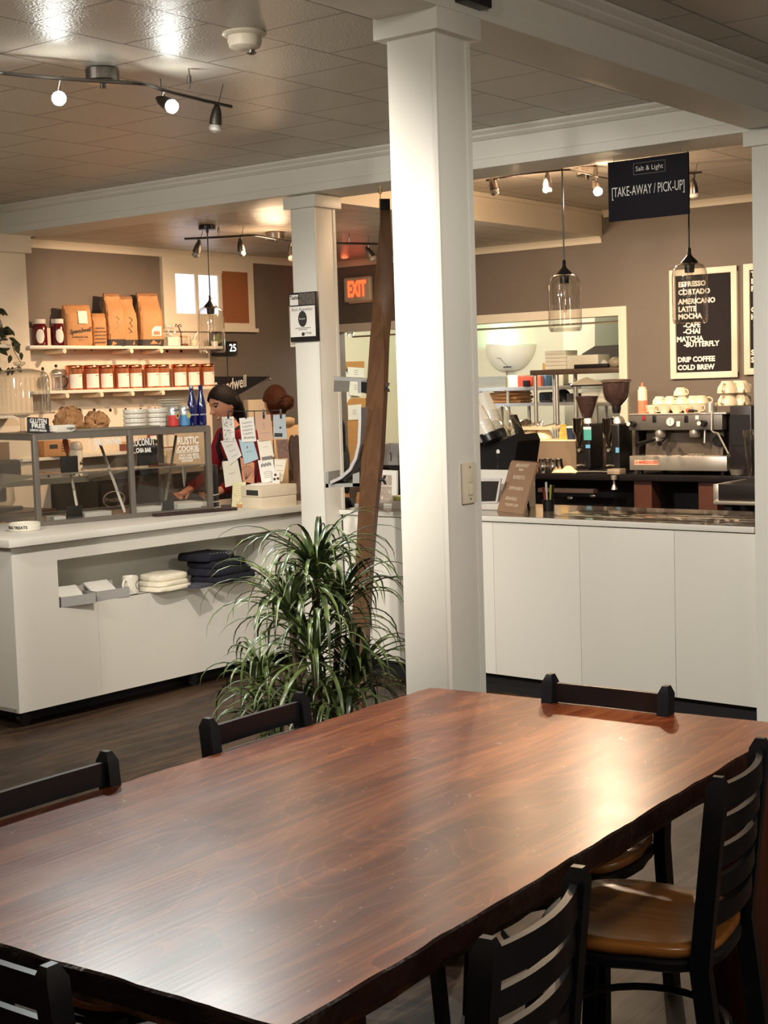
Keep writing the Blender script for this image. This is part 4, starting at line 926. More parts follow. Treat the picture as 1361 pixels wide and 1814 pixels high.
MB().bb((.004, .004, CH), (CL-.004, CD-.004, CH+.008)).build('top_panel', mat('case_top', (120, 112, 102), .35, .3), pc)
zs = (cf(75, 840).z+cf(372, 823).z)/2
MB().bb((w, .03, zs-.006), (CL-w, .27, zs)).build('inner_shelf', PANE, pc)
MB().bb((w, .028, zs-.007), (CL-w, .031, zs+.001)).build('shelf_edge', STEEL, pc)
for u in (w+.005, cm, CL-w-.01): MB().loft([[Vector((u, .03, zs-.007)), Vector((u, CD-.03, zs-.007)), Vector((u, CD-.03, zs-.075)), Vector((u, CD-.06, zs-.075))], [Vector((u+.004, .03, zs-.007)), Vector((u+.004, CD-.03, zs-.007)), Vector((u+.004, CD-.03, zs-.075)), Vector((u+.004, CD-.06, zs-.075))]]).build('shelf_bracket', STEEL, pc, ang=20)
b = MB().bb((w, CD-.045, zs-.09), (cm, CD-.03, zs-.055)); b.build('rear_rail', STEEL, pc)
for q in (((178, 788), (222, 908)), ((312, 772), (293, 888))):
    a, c = cf(*q[0], .3), cf(*q[1], .12); MB().tube([a, c], .009, 4, upv=(0, 1, 0)).build('strut', STEEL, pc)
MB().bb((w, .05, .0), (CL-w, CD-.04, .012)).build('case_floor', mat('case_base', (96, 88, 80), .4, .3), pc)
# chalk-pen lettering on the panes
def ctext(s, px, py, size, sx, name='pane_lettering', rot=0, off=.0012):
    p = cf(px, py); M = basis((p.x, .011, p.z), (1, 0, 0), (0, 0, 1)) @ Matrix.Rotation(rot, 4, 'Z')
    return text(s, size, M, CHALK, pc, name, world=False, sx=sx, off=off, ext=.0004)
ctext('BROWNIE', 193, 783, .052, .72, rot=.04); ctext('COCONUT', 255, 784, .058, .5, rot=.03); ctext('CHIA BAR', 256, 798, .036, .6)
ctext('RUSTIC', 335, 781, .06, .72); ctext('COOKIE', 335, 795, .044, .85); ctext('OATS, CHIA, GOLDEN\nRAISINS, NUTS', 337, 810, .022, .75, line=1.2) if False else None
for i, s in enumerate(('OATS, CHIA SEEDS,', 'SUNFLOWER, NUTS,', 'COCONUT')): ctext(s, 337 - (3 if i == 2 else 0), 806+i*5.2, .019, .8, off=.0005)
b = MB(); p = cf(334, 801); b.bb((p.x-.07, .0105, p.z-.002), (p.x+.075, .0115, p.z+.002)); b.bb((p.x+.072, .0105, p.z), (p.x+.076, .0115, p.z+.022)); b.bb((p.x-.072, .0105, p.z), (p.x-.068, .0115, p.z+.018))
p = cf(163, 788); b.tube([Vector((p.x+.03, .011, p.z+.045)), Vector((p.x, .011, p.z+.035)), Vector((p.x-.012, .011, p.z+.005)), Vector((p.x, .011, p.z-.03)), Vector((p.x+.025, .011, p.z-.035)), Vector((p.x+.035, .011, p.z-.01))], .003, 5); b.build('pane_drawing', CHALK, pc)
# things inside the case
LBL = mat('slate_label', (26, 24, 26), .6)
def card_in(label, x0, y0, x1, y1, v, m, name='price_card', th=.006, lean=0, group='blank black price cards in the case', zfix=None):
    a, c = cf(x0, y0, v), cf(x1, y1, v); z = min(a.z, c.z) if zfix is None else zfix; h = abs(a.z-c.z)
    t = one(MB().bb((-abs(c.x-a.x)/2, 0, 0), (abs(c.x-a.x)/2, th, h), bev=.001), name, m, label, 'card', cw((a.x+c.x)/2, v, z), CRZ, group); return t
card_in('blank black price card standing on the inner glass shelf', 107, 809, 139, 836, .06, LBL, zfix=zs+.0005)
card_in('blank black price card at the case floor below the pane lettered with a brownie', 118, 899, 147, 922, .06, LBL, zfix=.0125)
card_in('blank black price card at the case floor beside the folded white papers', 288, 886, 309, 905, .06, LBL, zfix=.0125)
def flatbox(label, name, cat, x0, x1, py, v, dep, h, m, z=.0125, grp=None):
    a, c = cf(x0, py, v), cf(x1, py, v); return one(MB().bb((-(c.x-a.x)/2, 0, 0), ((c.x-a.x)/2, dep, h), bev=.0015), name, m, label, cat, cw((a.x+c.x)/2, v, z), CRZ, grp)
flatbox('small cream parchment box in the case near its corner post', 'parchment_box', 'box', 96, 117, 920, .06, .1, .028, PAPER)
flatbox('long cream parchment box in the case left of the middle post', 'parchment_box', 'box', 150, 198, 915, .08, .1, .034, PAPER)
flatbox('cream parchment box in the case just past the middle post', 'parchment_box', 'box', 243, 286, 906, .06, .1, .04, PAPER)
for k in range(3): flatbox(['lowest', 'middle', 'topmost'][k]+' folded white paper in the small pile inside the case', 'folded_paper', 'paper', 313+k, 370-k, 893, .1, .2, .012, PAPER, .0125+.0125*k, 'folded papers in the case')
a, c = cf(115, 778, .27), cf(137, 900, .1)
t = T('spatula', 'steel spatula with bright orange handle leaning inside the case', 'spatula', cw(c.x, c.y, max(.013, c.z)), CRZ); a = a-Vector((c.x, c.y, c.z)); c0_ = Vector((0, 0, 0.004))
MB().tube([c0_, a*.82], .009, 4, upv=(0, 1, 0)).build('shaft', STEEL, t); MB().tube([a*.80, a*.86, a*.97, a], [.011, .015, .017, .012], 10).build('handle', mat('orange_plastic', (232, 96, 44), .4), t)
a = cf(325, 827, .16); t = one(MB().tube([(0, 0, 0), (.004, 0, -.05), (.0, 0, -.13)], [.006, .016, .003], 10, flat=.4), 'serving_tongs', STEEL, 'steel serving tongs hanging under the inner glass shelf', 'tongs', cw(a.x, .16, zs-.006), CRZ)
# things on top of the case
ZT_ = CH+.0085
def ct(px, v, dz=0): p = cf(px, 765, v); return cw(p.x, v, ZT_+dz)
mpp = pm(cw(.6, .1, CH))
cs = cf(46, 768, .12); r = .155
t = T('cake_stand', 'large clear glass domed cake stand on the corner of the pastry case', 'cake stand', cw(cs.x, .16, ZT_))
MB().lathe([(.045, 0), (.042, .006), (.014, .014), (.011, .05), (.013, .085), (.05, .1), (.178, .103), (.182, .108), (.178, .112), (.0, .108)], n=48, cap=False).build('pedestal_plate', CUTG, t, ang=60)
MB().lathe([(r, .113), (r, .30), (r-.004, .318), (r-.022, .334), (r*.5, .347), (.03, .353), (.0, .354)], n=56, cap=False).build('dome', CUTG, t, ang=60)
MB().lathe([(0, .354), (.013, .356), (.012, .366), (.03, .374), (.034, .382), (.03, .388), (0, .39)], n=24).build('knob', CUTG, t, ang=60)
d = MB()
for k in range(36):
    a = 2*PI*k/36; d.tube([(math.cos(a)*(r+.001), math.sin(a)*(r+.001), .12), (math.cos(a)*(r+.001), math.sin(a)*(r+.001), .30)], .0022, 4)
d.build('cut_ribs', CUTG, t)
g = ct(68, .02); t = T('table_sign', 'tilted little black sign reading gluten free in white letters', 'sign', g, CRZ, rot=(-.12, .09, CRZ))
MB().bb((-.062, 0, 0), (.062, .008, .085), bev=.001).build('slate', LBL, t)
text('GLUTEN', .036, basis((0, -.0008, .065), (1, 0, 0), (0, 0, 1)), CHALK, t, world=False, sx=.72, off=.001); text('FREE', .032, basis((0, -.0008, .038), (1, 0, 0), (0, 0, 1)), CHALK, t, world=False, sx=1.2, off=.001); text('LEMON BREAD', .017, basis((0, -.0008, .015), (1, 0, 0), (0, 0, 1)), CHALK, t, world=False, sx=.85, off=.0004)
t = T('serving_dish', 'long white serving dish marked in black beside the gluten free sign', 'dish', ct(108, .05), CRZ)
MB().loft([[Vector((math.copysign(abs(math.cos(a))**.5, math.cos(a))*.075*k, math.copysign(abs(math.sin(a))**.5, math.sin(a))*.05*k, z)) for a in [2*PI*(i+.5)/32 for i in range(32)]] for k, z in ((.9, 0), (1, .006), (1.02, .038), (.96, .038), (.9, .012), (.05, .011))]).build('dish_body', CERAM, t, ang=40)
text('vegan', .022, basis((.035, -.0522, .021), (1, 0, 0), (0, 0, 1)), INK, t, world=False, name='dish_lettering')
def crumple(label, px, v, W, D, H, seed, rz): 
    t = bag(label, px, 0, W, D, H, rz, 'slump', seed=seed, name='paper_bag', grp='crumpled kraft bags on the pastry case', loc=ct(px, v)); return t
crumple('crumpled kraft paper bag with dark scorch mark behind the white dish', 123, .26, .14, .11, .135, 9, CRZ-1.1); crumple('crumpled smaller kraft paper bag in front of the bowls on the case', 171, .26, .12, .1, .1, 10, CRZ-1.2)
a, c = cf(130, 762, .05), cf(281, 759, .05); t = one(MB().bb((-(c.x-a.x)/2, 0, 0), ((c.x-a.x)/2, .13, .012), bev=.002), 'serving_board', mat('worn_board', (128, 122, 106), .6, var=.25, vs=20, stretch=(1, 6, 6)), 'long thin worn grey board lying on top of the pastry case', 'board', cw((a.x+c.x)/2, .03, ZT_), CRZ)
bowl_p = [(.055, 0), (.0655, .003), (.0675, .0235), (.0665, .0262), (.0635, .0255), (.061, .007), (0, .006)]
first = None
for st_, px, v, n, nm, z0 in ((0, 240, .23, 4, 'nearer the bags', 0.0), (1, 279, .23, 4, 'nearer the cans', 0.0)):
    for k in range(n):
        lab = f'white bowl, {["lowest", "second from the bottom", "third from the bottom", "topmost"][k]} of the stack {nm}'
        loc = ct(px, v, z0+k*.0268)
        if first is None: first = T('bowl', lab, 'bowl', loc, CRZ, 'white bowls stacked on the pastry case'); MB().lathe(bowl_p, n=36).build('bowl_body', CERAM, first)
        else: dup(first, loc, CRZ, lab)
first = None
pz_ = 0
for k in range(10):
    lab = f'white plate in the tall back stack by the blue bottles, {["lowest", "second up", "third up", "fourth up", "fifth up", "sixth up", "seventh up", "eighth up", "ninth up", "topmost"][k]}'
    loc = ct(305, .33, k*.0158)
    if first is None: first = one(MB().lathe([(.05, 0), (.052, .003), (.082, .012), (.083, .015), (.05, .007), (0, .006)], n=40), 'plate', CERAM, lab, 'plate', loc, 0, 'white plates stacked behind the cans')
    else: dup(first, loc, 0, lab)
def can(label, px, v, c):
    t = T('drink_can', label, 'can', ct(px, v), CRZ, 'drink cans on the pastry case'); r, h = .0325, .119
    MB().lathe([(r-.006, 0), (r, .006), (r, h*.55)], n=28, cap=False).build('lower_print', mat('can_'+label.split()[0], c, .3, .2), t)
    MB().lathe([(r, h*.55), (r, h*.86), (r-.006, h*.965), (r-.005, h*.985), (r-.007, h), (r-.01, h-.004), (0, h-.004)], n=28).build('silver_top', mat('can_silver', (206, 206, 202), .3, .6), t)
    for k in (1.0, .62): MB().lathe([(0, 0), (.017*k, 0), (.017*k, .0012*(2-k)), (0, .0012*(2-k))], n=20, M=basis((.012, -r*.93, h*.52), (1, .35, 0), (0, 0, 1))).build('fruit_emblem', mat('emblem_pale' if k == 1 else 'emblem_'+label.split()[0], (216, 208, 150) if k == 1 else ((122, 60, 40) if c[0] > 150 else (200, 206, 110)), .5), t)
    text('spindrift', .014, basis((0, -r-.0006, h*.8), (1, 0, 0), (0, 0, 1)), INK, t, world=False, name='can_lettering')
can('red and silver drink can beside the blue one', 308, .05, (214, 74, 70)); can('blue and silver drink can next to the tall bottles', 328, .05, (92, 150, 200))
COB = mat('cobalt_glass', (14, 20, 86), .06, 0, coat=1, spec=.8)
def bottle(label, px, v, cap, first=[None]):
    t = T('water_bottle', label, 'bottle', ct(px, v), CRZ, 'tall cobalt blue bottles on the pastry case'); r, h = .029, .235
    MB().lathe([(0, .002), (r-.003, 0), (r, .006), (r, h*.46), (r*.9, h*.58), (r*.52, h*.76), (r*.42, h*.88), (r*.44, h*.93)], n=28).build('bottle_body', COB, t)
    MB().lathe([(r*.47, h*.925), (r*.47, h-.002), (r*.4, h), (0, h)], n=20).build('cap', cap, t); text('SARATOGA', .011, basis((0, -r-.0004, h*.27), (1, 0, 0), (0, 0, 1)), CHALK, t, world=False, name='bottle_lettering', sx=.9)
bottle('cobalt blue bottle with silver cap, next to the blue can', 342, .06, mat('silver_cap', (190, 196, 206), .3, .8)); bottle('cobalt blue bottle with dark cap, closest to the smiling woman', 358.5, .06, COB)
# ------------------------------------------------------------------ counter items around the case
LC = lambda px, py: uz(px, py, LCT)
p = LC(44, 940); t = T('treat_dish', 'round white ceramic dish lettered dog treats on the counter corner', 'dish', p, .6)
MB().lathe([(0, 0), (.075, 0), (.082, .006), (.083, .042), (.078, .044), (.074, .012), (0, .01)], n=40).build('dish_body', CERAM, t)
tx = text('DOG TREATS', .021, Matrix(), INK, t, world=False, name='dish_lettering', off=.0006)
for vtx in tx.data.vertices:
    x, y, z = vtx.co; a = x/.0834-PI/2-.3; vtx.co = Vector((math.cos(a)*(.0832+z), math.sin(a)*(.0832+z), .022+y))
a, c, e = LC(277, 916), LC(421, 904), LC(428, 895); L_ = (c-a).length; t = one(MB().bb((0, 0, 0), (L_, .085, .016), bev=.003), 'drip_tray', mat('dark_brown_mat', (52, 34, 30), .45, var=.5, vs=30), 'dark brown tray lying along the counter before the case end', 'tray', a, math.atan2((c-a).y, (c-a).x))
g = LC(390, 899)+CVv*.09; t = T('glove_box', 'tall black box with white bands and vertical lettering beside the pastry case', 'box', g, .65-.3)
MB().bb((-.032, -.032, 0), (.032, .032, .255), bev=.003).build('carton', mat('black_carton', (22, 22, 36), .4), t); b = MB()
for z in (.03, .072): b.bb((-.0325, -.0326, z), (.0325, .0326, z+.005))
b.build('white_bands', CHALK, t); text('GLOVES', .024, basis((-.012, -.0328, .11), (0, 0, 1), (-1, 0, 0)), CHALK, t, world=False, off=.0008); text('GLOVES', .018, basis((-.012, -.0328, .032), (0, 0, 1), (-1, 0, 0)), CHALK, t, world=False)
# cream archive box: narrow end with a dark label towards the entrance
q0, q1, q2 = LC(464.5, 901.5), LC(527, 895), LC(437, 902); dd = (q1-q0); Lb = dd.length*.98; Wb = .19
zt_ = up_(464.5, 862, q0, (fwd.x, fwd.y, 0)).z-LCT
t = T('storage_box', 'cream lidded storage box with dark label on the counter by the white column', 'box', q0, math.atan2(dd.y, dd.x))
CB = mat('cream_board', (224, 210, 184), .6)
MB().bb((0, 0, 0), (Lb, Wb, zt_*.5), bev=.002).build('box_base', CB, t); MB().bb((-.002, -.002, zt_*.5+.002), (Lb+.002, Wb+.002, zt_), bev=.002).build('lid', CB, t); MB().bb((-.0032, .03, zt_*.58), (-.0018, .14, zt_*.82)).build('label', INK, t)
bx = lambda u, v, z=0: wm(t) @ Vector((u, v, z))
t2 = one(MB().bb((0, 0, 0), (.16, .1, .006), bev=.001).bb((.02, .02, .006), (.15, .09, .01)), 'envelope_pile', PAPER, 'white envelopes lying on the cream storage box', 'envelopes', bx(.02, .06, zt_+.0006), math.atan2(dd.y, dd.x))
jp = bx(Lb*.72, .10, zt_+.0005); t2 = T('small_carton', 'small white carton with dark round spots on the cream box', 'box', jp, .9)
MB().bb((-.022, -.022, 0), (.022, .022, .075), bev=.002).build('carton', PAPER, t2); b = MB()
for x, z in ((-.01, .03), (.011, .033), (-.004, .056)): b.cyl((x, -.0235, z), (x, -.021, z), .008, n=14)
b.build('spots', mat('brown_spot', (70, 44, 34), .6), t2)
# paddle board leaning behind the cream box
pb = [up_(a, b_, LC(520, 890)+Vector((-.16, .02, 0)), (fwd.x, fwd.y, 0)) for a, b_ in ((512, 893), (511, 782), (514, 772), (519, 770), (521, 774), (524, 770), (529, 772), (533, 780), (534, 893))]
zmin = min(v.z for v in pb); 
for v in pb[:1]+pb[-1:]: v.z = LCT+.001
fw_ = Vector((fwd.x, fwd.y, 0))*.018; t2 = one(MB().loft([pb, [v+fw_ for v in pb]]), 'paddle_board', wood('walnut_paddle', (66, 44, 30), (92, 64, 44), (110, 80, 56), .4, 'Z', 2, .1, .05, False), 'brown wooden paddle board standing behind the cream box beside the column', 'board', ang=30)
# greeting card rack
rp = LC(414, 899)+Vector((-.02, .02, 0)); nrm = Vector((fwd.x, fwd.y, 0)).normalized()
def rk(x, y, off=0): return up_(380+x/8.506, 720+y/8.506, rp+nrm*off, nrm)
t = T('card_rack', 'thin black wire rack with clips holding greeting cards', 'card rack', rp)
b = MB(); b.tube([rk(190, 90, .03), rk(230, 75, .03), rk(1000, 62, .03)], .0028, 8); 
for x in (205, 600, 870): b.cyl(rk(x, 75, .035), Vector((rk(x, 75, .035).x, rk(x, 75, .035).y, LCT+.012)), .0026, n=8)
b.build('wire_frame', BLKPL, t, world=True)
MB().box((rp+nrm*.045+Vector((-.02, -.02, .006))), (.10, .05, .012), rz=math.atan2(rt.y, rt.x), bev=.002).build('base', mat('rack_base', (60, 50, 44), .5), t, world=True)
for x in (208, 475, 742, 1000):
    MB().box(rk(x, 110, .012), (.010, .03, .055), rz=math.atan2(rt.y, rt.x), bev=.002).build('clip', BLKPL, t, world=True)
TERR = mat('card_terracotta', (196, 138, 106), .7); PINK = mat('card_blush', (206, 168, 140), .7); LBLU = mat('card_blue', (172, 198, 208), .7); GBLU = mat('card_greyblue', (176, 188, 194), .7); CRM = mat('card_cream', (236, 230, 212), .7); PHO = mat('card_photo', (120, 84, 66), .5, var=.6, vs=40)
cards = [
 ('white greeting card covered in dense black pattern', [(110, 155), (290, 152), (312, 525), (138, 528)], PAPER, .012, 'pattern'),
 ('white greeting card with four faint lines over a script greeting', [(372, 178), (590, 155), (632, 525), (415, 540)], PAPER, .011, 'happy'),
 ('blush pink greeting card hanging third along the rack bar', [(608, 135), (840, 118), (890, 500), (670, 525)], PINK, .012, 'lines'),
 ('grey blue greeting card with black block at its foot', [(885, 125), (1070, 120), (1090, 490), (895, 478)], GBLU, .010, 'block'),
 ('white greeting card tilted below the black patterned one', [(92, 520), (318, 490), (410, 740), (235, 880)], PAPER, .020, 'lines2'),
 ('light blue greeting card with a tiny dark drop', [(365, 495), (590, 530), (665, 790), (455, 870)], LBLU, .018, 'drop'),
 ('cream greeting card with grey strip under the blush pink one', [(640, 500), (850, 515), (900, 755), (700, 830)], CRM, .020, 'strip'),
 ('brown photographic greeting card under the grey blue one', [(925, 500), (1105, 495), (1128, 775), (960, 785)], PHO, .018, None),
 ('large plain cream greeting card in the lowest row', [(115, 830), (350, 800), (420, 1150), (165, 1220)], CRM, .030, 'word'),
 ('terracotta greeting card with a drawn shell outline', [(385, 765), (600, 850), (600, 1165), (430, 1130)], TERR, .028, 'shell'),
 ('white greeting card with a row of dark and orange figures', [(655, 815), (875, 775), (940, 1110), (715, 1165)], PAPER, .026, 'figs'),
 ('white greeting card hanging askew beside the small spotted carton', [(880, 790), (1090, 795), (1020, 1135), (945, 1110)], CRM, .034, 'lines2')]
for lab, qd, m, off, art in cards:
    c4 = [rk(x, y, off) for x, y in qd]; cen = sum(c4, Vector())/4
    t = T('greeting_card', lab, 'card', cen, group='greeting cards on the wire rack')
    MB().loft([c4, [v+nrm*.0012 for v in c4]]).build('card', m, t, world=True, ang=30)
    xd = ((c4[1]-c4[0])+(c4[2]-c4[3])).normalized(); yd = ((c4[0]-c4[3])+(c4[1]-c4[2])).normalized(); wd = (c4[1]-c4[0]).length; hg = (c4[0]-c4[3]).length
    Mb = basis(cen-nrm*.0006, xd, yd); b = MB(); L2 = lambda u, v, a, h: b.box((u*wd, v*hg, 0), (a*wd, h*hg, .0008), M=Mb)
    if art == 'pattern':
        q = random.Random(2)
        for _ in range(60): L2(q.uniform(-.4, .4), q.choice((q.uniform(.08, .42), q.uniform(-.44, -.02))), q.uniform(.03, .12), q.uniform(.008, .03))
    elif art == 'happy':
        for k in range(4): text('HAPPY', .019, Mb @ Matrix.Translation((0, hg*(.28-.15*k), 0)), GREYINK, t, sx=1.1, name='greeting_lettering')
        text('Birthday', .02, Mb @ Matrix.Translation((.004, -hg*.33, 0)), INK, t, shear=.3, name='greeting_lettering'); b.bm.free(); continue
    elif art == 'lines':
        for k in range(4): L2(-.02, .18-.07*k, .16, .012)
        L2(0, -.2, .62, .008)
    elif art == 'block': MB().box((.05*wd, -.05*hg, 0), (.16*wd, .08*hg, .0008), M=Mb).build('emblem', INK, t, world=True); L2(-.1, -.36, .66, .16)
    elif art == 'lines2': 
        for k in range(3): L2(-.05+.05*k, .2-.22*k, .5, .012)
    elif art == 'drop': MB().box((-.08*wd, .15*hg, 0), (.05*wd, .09*hg, .0008), M=Mb).build('emblem', INK, t, world=True); L2(0, -.02, .4, .01)
    elif art == 'strip': MB().box((.02*wd, -.38*hg, 0), (.8*wd, .14*hg, .0008), M=Mb).build('grey_strip', MATS.get('card_print_grey', GREYINK), t, world=True); L2(.02, .12, .36, .008)
    elif art == 'word': L2(.0, -.02, .42, .014)
    elif art == 'shell':
        for k in range(9):
            a = .35+2.45*k/8; b.tube([Mb @ Vector((.02*wd, -.36*hg, 0)), Mb @ Vector((math.cos(a)*.36*wd, -.05*hg+math.sin(a)*.24*hg, 0))], .0008, 4)
        b.tube([Mb @ Vector((math.cos(a)*.42*wd, -.06*hg+math.sin(a)*.27*hg, 0)) for a in [-.5+4.1*i/16 for i in range(17)]], .001, 4)
    elif art == 'figs':
        for k in range(7): L2(-.3+.1*k, .24+.03*(k % 2), .06, .13)
        for k in range(4): L2(0, -.05-.08*k, .55, .012)
    else: b.bm.free(); continue
    b.build('drawn_outline' if art == 'shell' else 'print', mat('card_print_grey', (120, 116, 112), .7) if art in ('lines', 'word', 'strip', 'lines2') else INK, t, world=True)
c4 = [rk(x, y, -.03) for x, y in ((275, 1150), (475, 1135), (465, 1512), (260, 1512))]; cen = sum(c4, Vector())/4; cen.z = LCT
t = T('greeting_card', 'pale yellow greeting card with plant drawing in a wooden stand on the counter', 'card', cen, group='greeting cards on the wire rack')
MB().loft([c4, [v+nrm*.0015 for v in c4]]).build('card', mat('card_yellow', (226, 218, 176), .7), t, world=True, ang=30)
xd = rt; b = MB(); Mb = basis(sum(c4, Vector())/4-nrm*.0006, c4[1]-c4[0], c4[0]-c4[3]); wd = (c4[1]-c4[0]).length; hg = (c4[0]-c4[3]).length
for k in range(5): b.box((.08*wd, (.36-.1*k)*hg, 0), (.5*wd, .008*hg, .0008), M=Mb)
for a, c in (((-.4, .05), (-.1, -.12)), ((-.3, -.42), (.3, -.2)), ((0, -.3), (.1, -.12)), ((-.1, -.36), (-.2, -.25))): b.tube([Mb @ Vector((a[0]*wd, a[1]*hg, 0)), Mb @ Vector((c[0]*wd, c[1]*hg, 0))], .0009, 4)
b.build('print', GREYINK, t, world=True)
sb = sum([rk(x, 1540, -.03) for x in (340, 490)], Vector())/2; MB().box((sb.x, sb.y, LCT+.010), (.058, .03, .019), rz=math.atan2(rt.y, rt.x), bev=.002).build('wood_stand', OAKL, t, world=True)
# ------------------------------------------------------------------ things in the niche
def nw(px, py, dx=0): p = uz(px, py, NBz); p.x += dx; return p
NBz = NB+.0006
GBX = mat('grey_box_board', (170, 168, 164), .5)
def cbox(label, x0, y0, x1, y1, hpx):
    a, c = uz(x0, y0, NBz), uz(x1, y1, NBz); L_ = (c-a).length; rz = math.atan2((c-a).y, (c-a).x); h = hpx*pm(a)
    t = T('gift_box', label, 'box', a, rz, 'grey cardboard boxes in the niche')
    b = MB(); D = .15; th = .003; b.bb((0, 0, 0), (L_, D, th)).bb((0, 0, th), (L_, th, h)).bb((0, D-th, th), (L_, D, h)).bb((0, th, th), (th, D-th, h)).bb((L_-th, th, th), (L_, D-th, h)); b.build('tray', GBX, t, ang=30)
    MB().box((L_*.46, D*.62, h*.95), (L_*.72, D*.9, .012), rot=(.5, 0, 0), bev=.001).build('white_card', PAPER, t)
    MB().box((L_*.5, D*1.0, h*1.15), (L_*.98, .008, h*.75), rot=(-.25, 0, 0)).build('lid', mat('clear_lid', (176, 170, 160), .2), t)
cbox('open grey box of white cards at the niche end farther from the mug', 109, 1076, 170, 1068, 18); cbox('open grey box of white cards right next to the white mug', 172, 1065, 230, 1056, 17)
p = uz(243, 1053, NBz); p.x -= .05; t = T('coffee_mug', 'white mug with round grey emblem standing in the niche', 'mug', p, .3); r, h = .043, .098
MB().lathe([(0, 0), (r-.004, 0), (r, .004), (r, h-.002), (r-.003, h), (r-.005, h-.003), (r-.005, .01), (0, .008)], n=36).build('mug_body', CERAM, t)
MB().tube([Vector((-.0, -r+.002, .078)), Vector((0, -r-.022, .082)), Vector((0, -r-.035, .06)), Vector((0, -r-.033, .035)), Vector((0, -r-.018, .018)), Vector((0, -r+.002, .018))], .006, 8).build('handle', CERAM, t)
b = MB(); b.tube([Vector((math.cos(.2+(math.cos(a)*.022)/r)*(r+.0008), math.sin(.2+(math.cos(a)*.022)/r)*(r+.0008), .05+math.sin(a)*.022)) for a in [i*PI/14 for i in range(28)]], .0016, 4, closed=True); b.build('emblem', INK, t)
def folded(label, name, cat, loc, rz, W, D, H, m, seed, grp, droop=.0, brk=.12):
    q = random.Random(seed); N = 36; secs = []
    ph = q.uniform(0, 6)
    for z, k in ((0, .94), (.15*H, 1.0), (.6*H, 1.0), (.88*H, .965), (H, .86), (H*1.01, .4), (H*1.01, .02)):
        secs.append([Vector((math.copysign(abs(math.cos(a))**.45, math.cos(a))*D/2*k*(1+.03*math.sin(3*a+ph)), math.copysign(abs(math.sin(a))**.45, math.sin(a))*W/2*k*(1+.03*math.sin(2*a+ph*2)), z+ (H*.18*math.sin(5*a+ph)*(z/H) if 0 < z < H else 0)-droop*max(0, math.cos(a))*(z/H)*0)) for a in [2*PI*(i+.5)/N for i in range(N)]])
    return one(MB().loft(secs), name, m, label, cat, loc, rz, grp, ang=60)
TOTE = mat('natural_canvas', (232, 224, 202), .85, var=.06, vs=30, bump=.2, bs=200); HOOD = mat('navy_fleece', (22, 22, 34), .95, var=.2, vs=20, bump=.3, bs=120)
p = uz(308, 1046, NBz); p.x -= .11
for k in range(3):
    folded(f'folded cream canvas tote bag, {["lowest", "middle", "topmost"][k]} of the niche pile', 'tote_bag', 'bag', p+Vector((q.uniform(-.012, .012) if False else [.02, .0, -.02][k], [.02, .03, .05][k], .0255*k)), .05, [.27, .26, .23][k], .2, [.025, .025, .034][k], TOTE, 20+k, 'folded canvas tote bags in the niche')
b = MB()
q = random.Random(4)
p = uz(414, 1029, NBz); p.x -= .13
hd = []
for k in range(4): hd.append(folded(f'folded dark navy sweatshirt, {["lowest", "second from the bottom", "third from the bottom", "topmost with pale lettering"][k]} of the niche pile', 'folded_sweatshirt', 'sweatshirt', p+Vector(([.03, .02, .0, -.03][k], [.02, 0, .0, -.05][k], .041*k)), .08, [.37, .35, .31, .28][k], .25, .0405, HOOD, 30+k, 'folded navy sweatshirts in the niche'))
text('SALT & LIGHT', .03, basis(hd[3].location+Vector((.11, .02, .034)), (.08, 1, 0), (-.5, 0, .85)), GREYINK, hd[3], name='chest_lettering')
one(MB().box((0, 0, .008), (.13, .12, .016), bev=.004), 'knit_hat', mat('grey_knit', (70, 72, 82), .95, var=.4, vs=90), 'small folded grey knit hat between tote bags and sweatshirts', 'hat', uz(369, 1041, NBz)+Vector((-.08, .0, 0)), .1)
# ------------------------------------------------------------------ back counter along the shelf wall, behind the pastry case
BX = -7.62; bz = ux(120, 857, BX).z
t = T('undercounter_fridge', 'black undercounter fridge with oval badge seen through the pastry case', 'fridge', (BX-.3, 7.75, 0))
MB().bb((XL+.02, 6.75, .06), (BX-.02, 8.75, bz)).build('body', BLKPL, t, world=True); MB().bb((XL+.05, 6.78, 0), (BX-.06, 8.72, .06)).build('dark_base_block', DARK, t, world=True)
for a, c in ((6.77, 7.745), (7.755, 8.73)):
    d = MB().bb((BX-.02, a, .08), (BX, c, bz-.03), bev=.004).build('door', mat('fridge_door', (30, 24, 26), .3), t, world=True); MB().bb((BX, c-.06, .5), (BX+.02, c-.04, .8), bev=.003).build('handle', STEEL, d, world=True)
e0 = ux(202, 885, BX+.003); MB().tube([e0+Vector((0, math.cos(a)*.1, math.sin(a)*.055)) for a in [i*PI/14 for i in range(28)]], .005, 5, closed=True).build('badge_ring', GREYINK, t, world=True); text('Precision', .05, basis(e0, (0, 1, 0), (0, 0, 1)), GREYINK, t, shear=.3, name='badge_lettering')
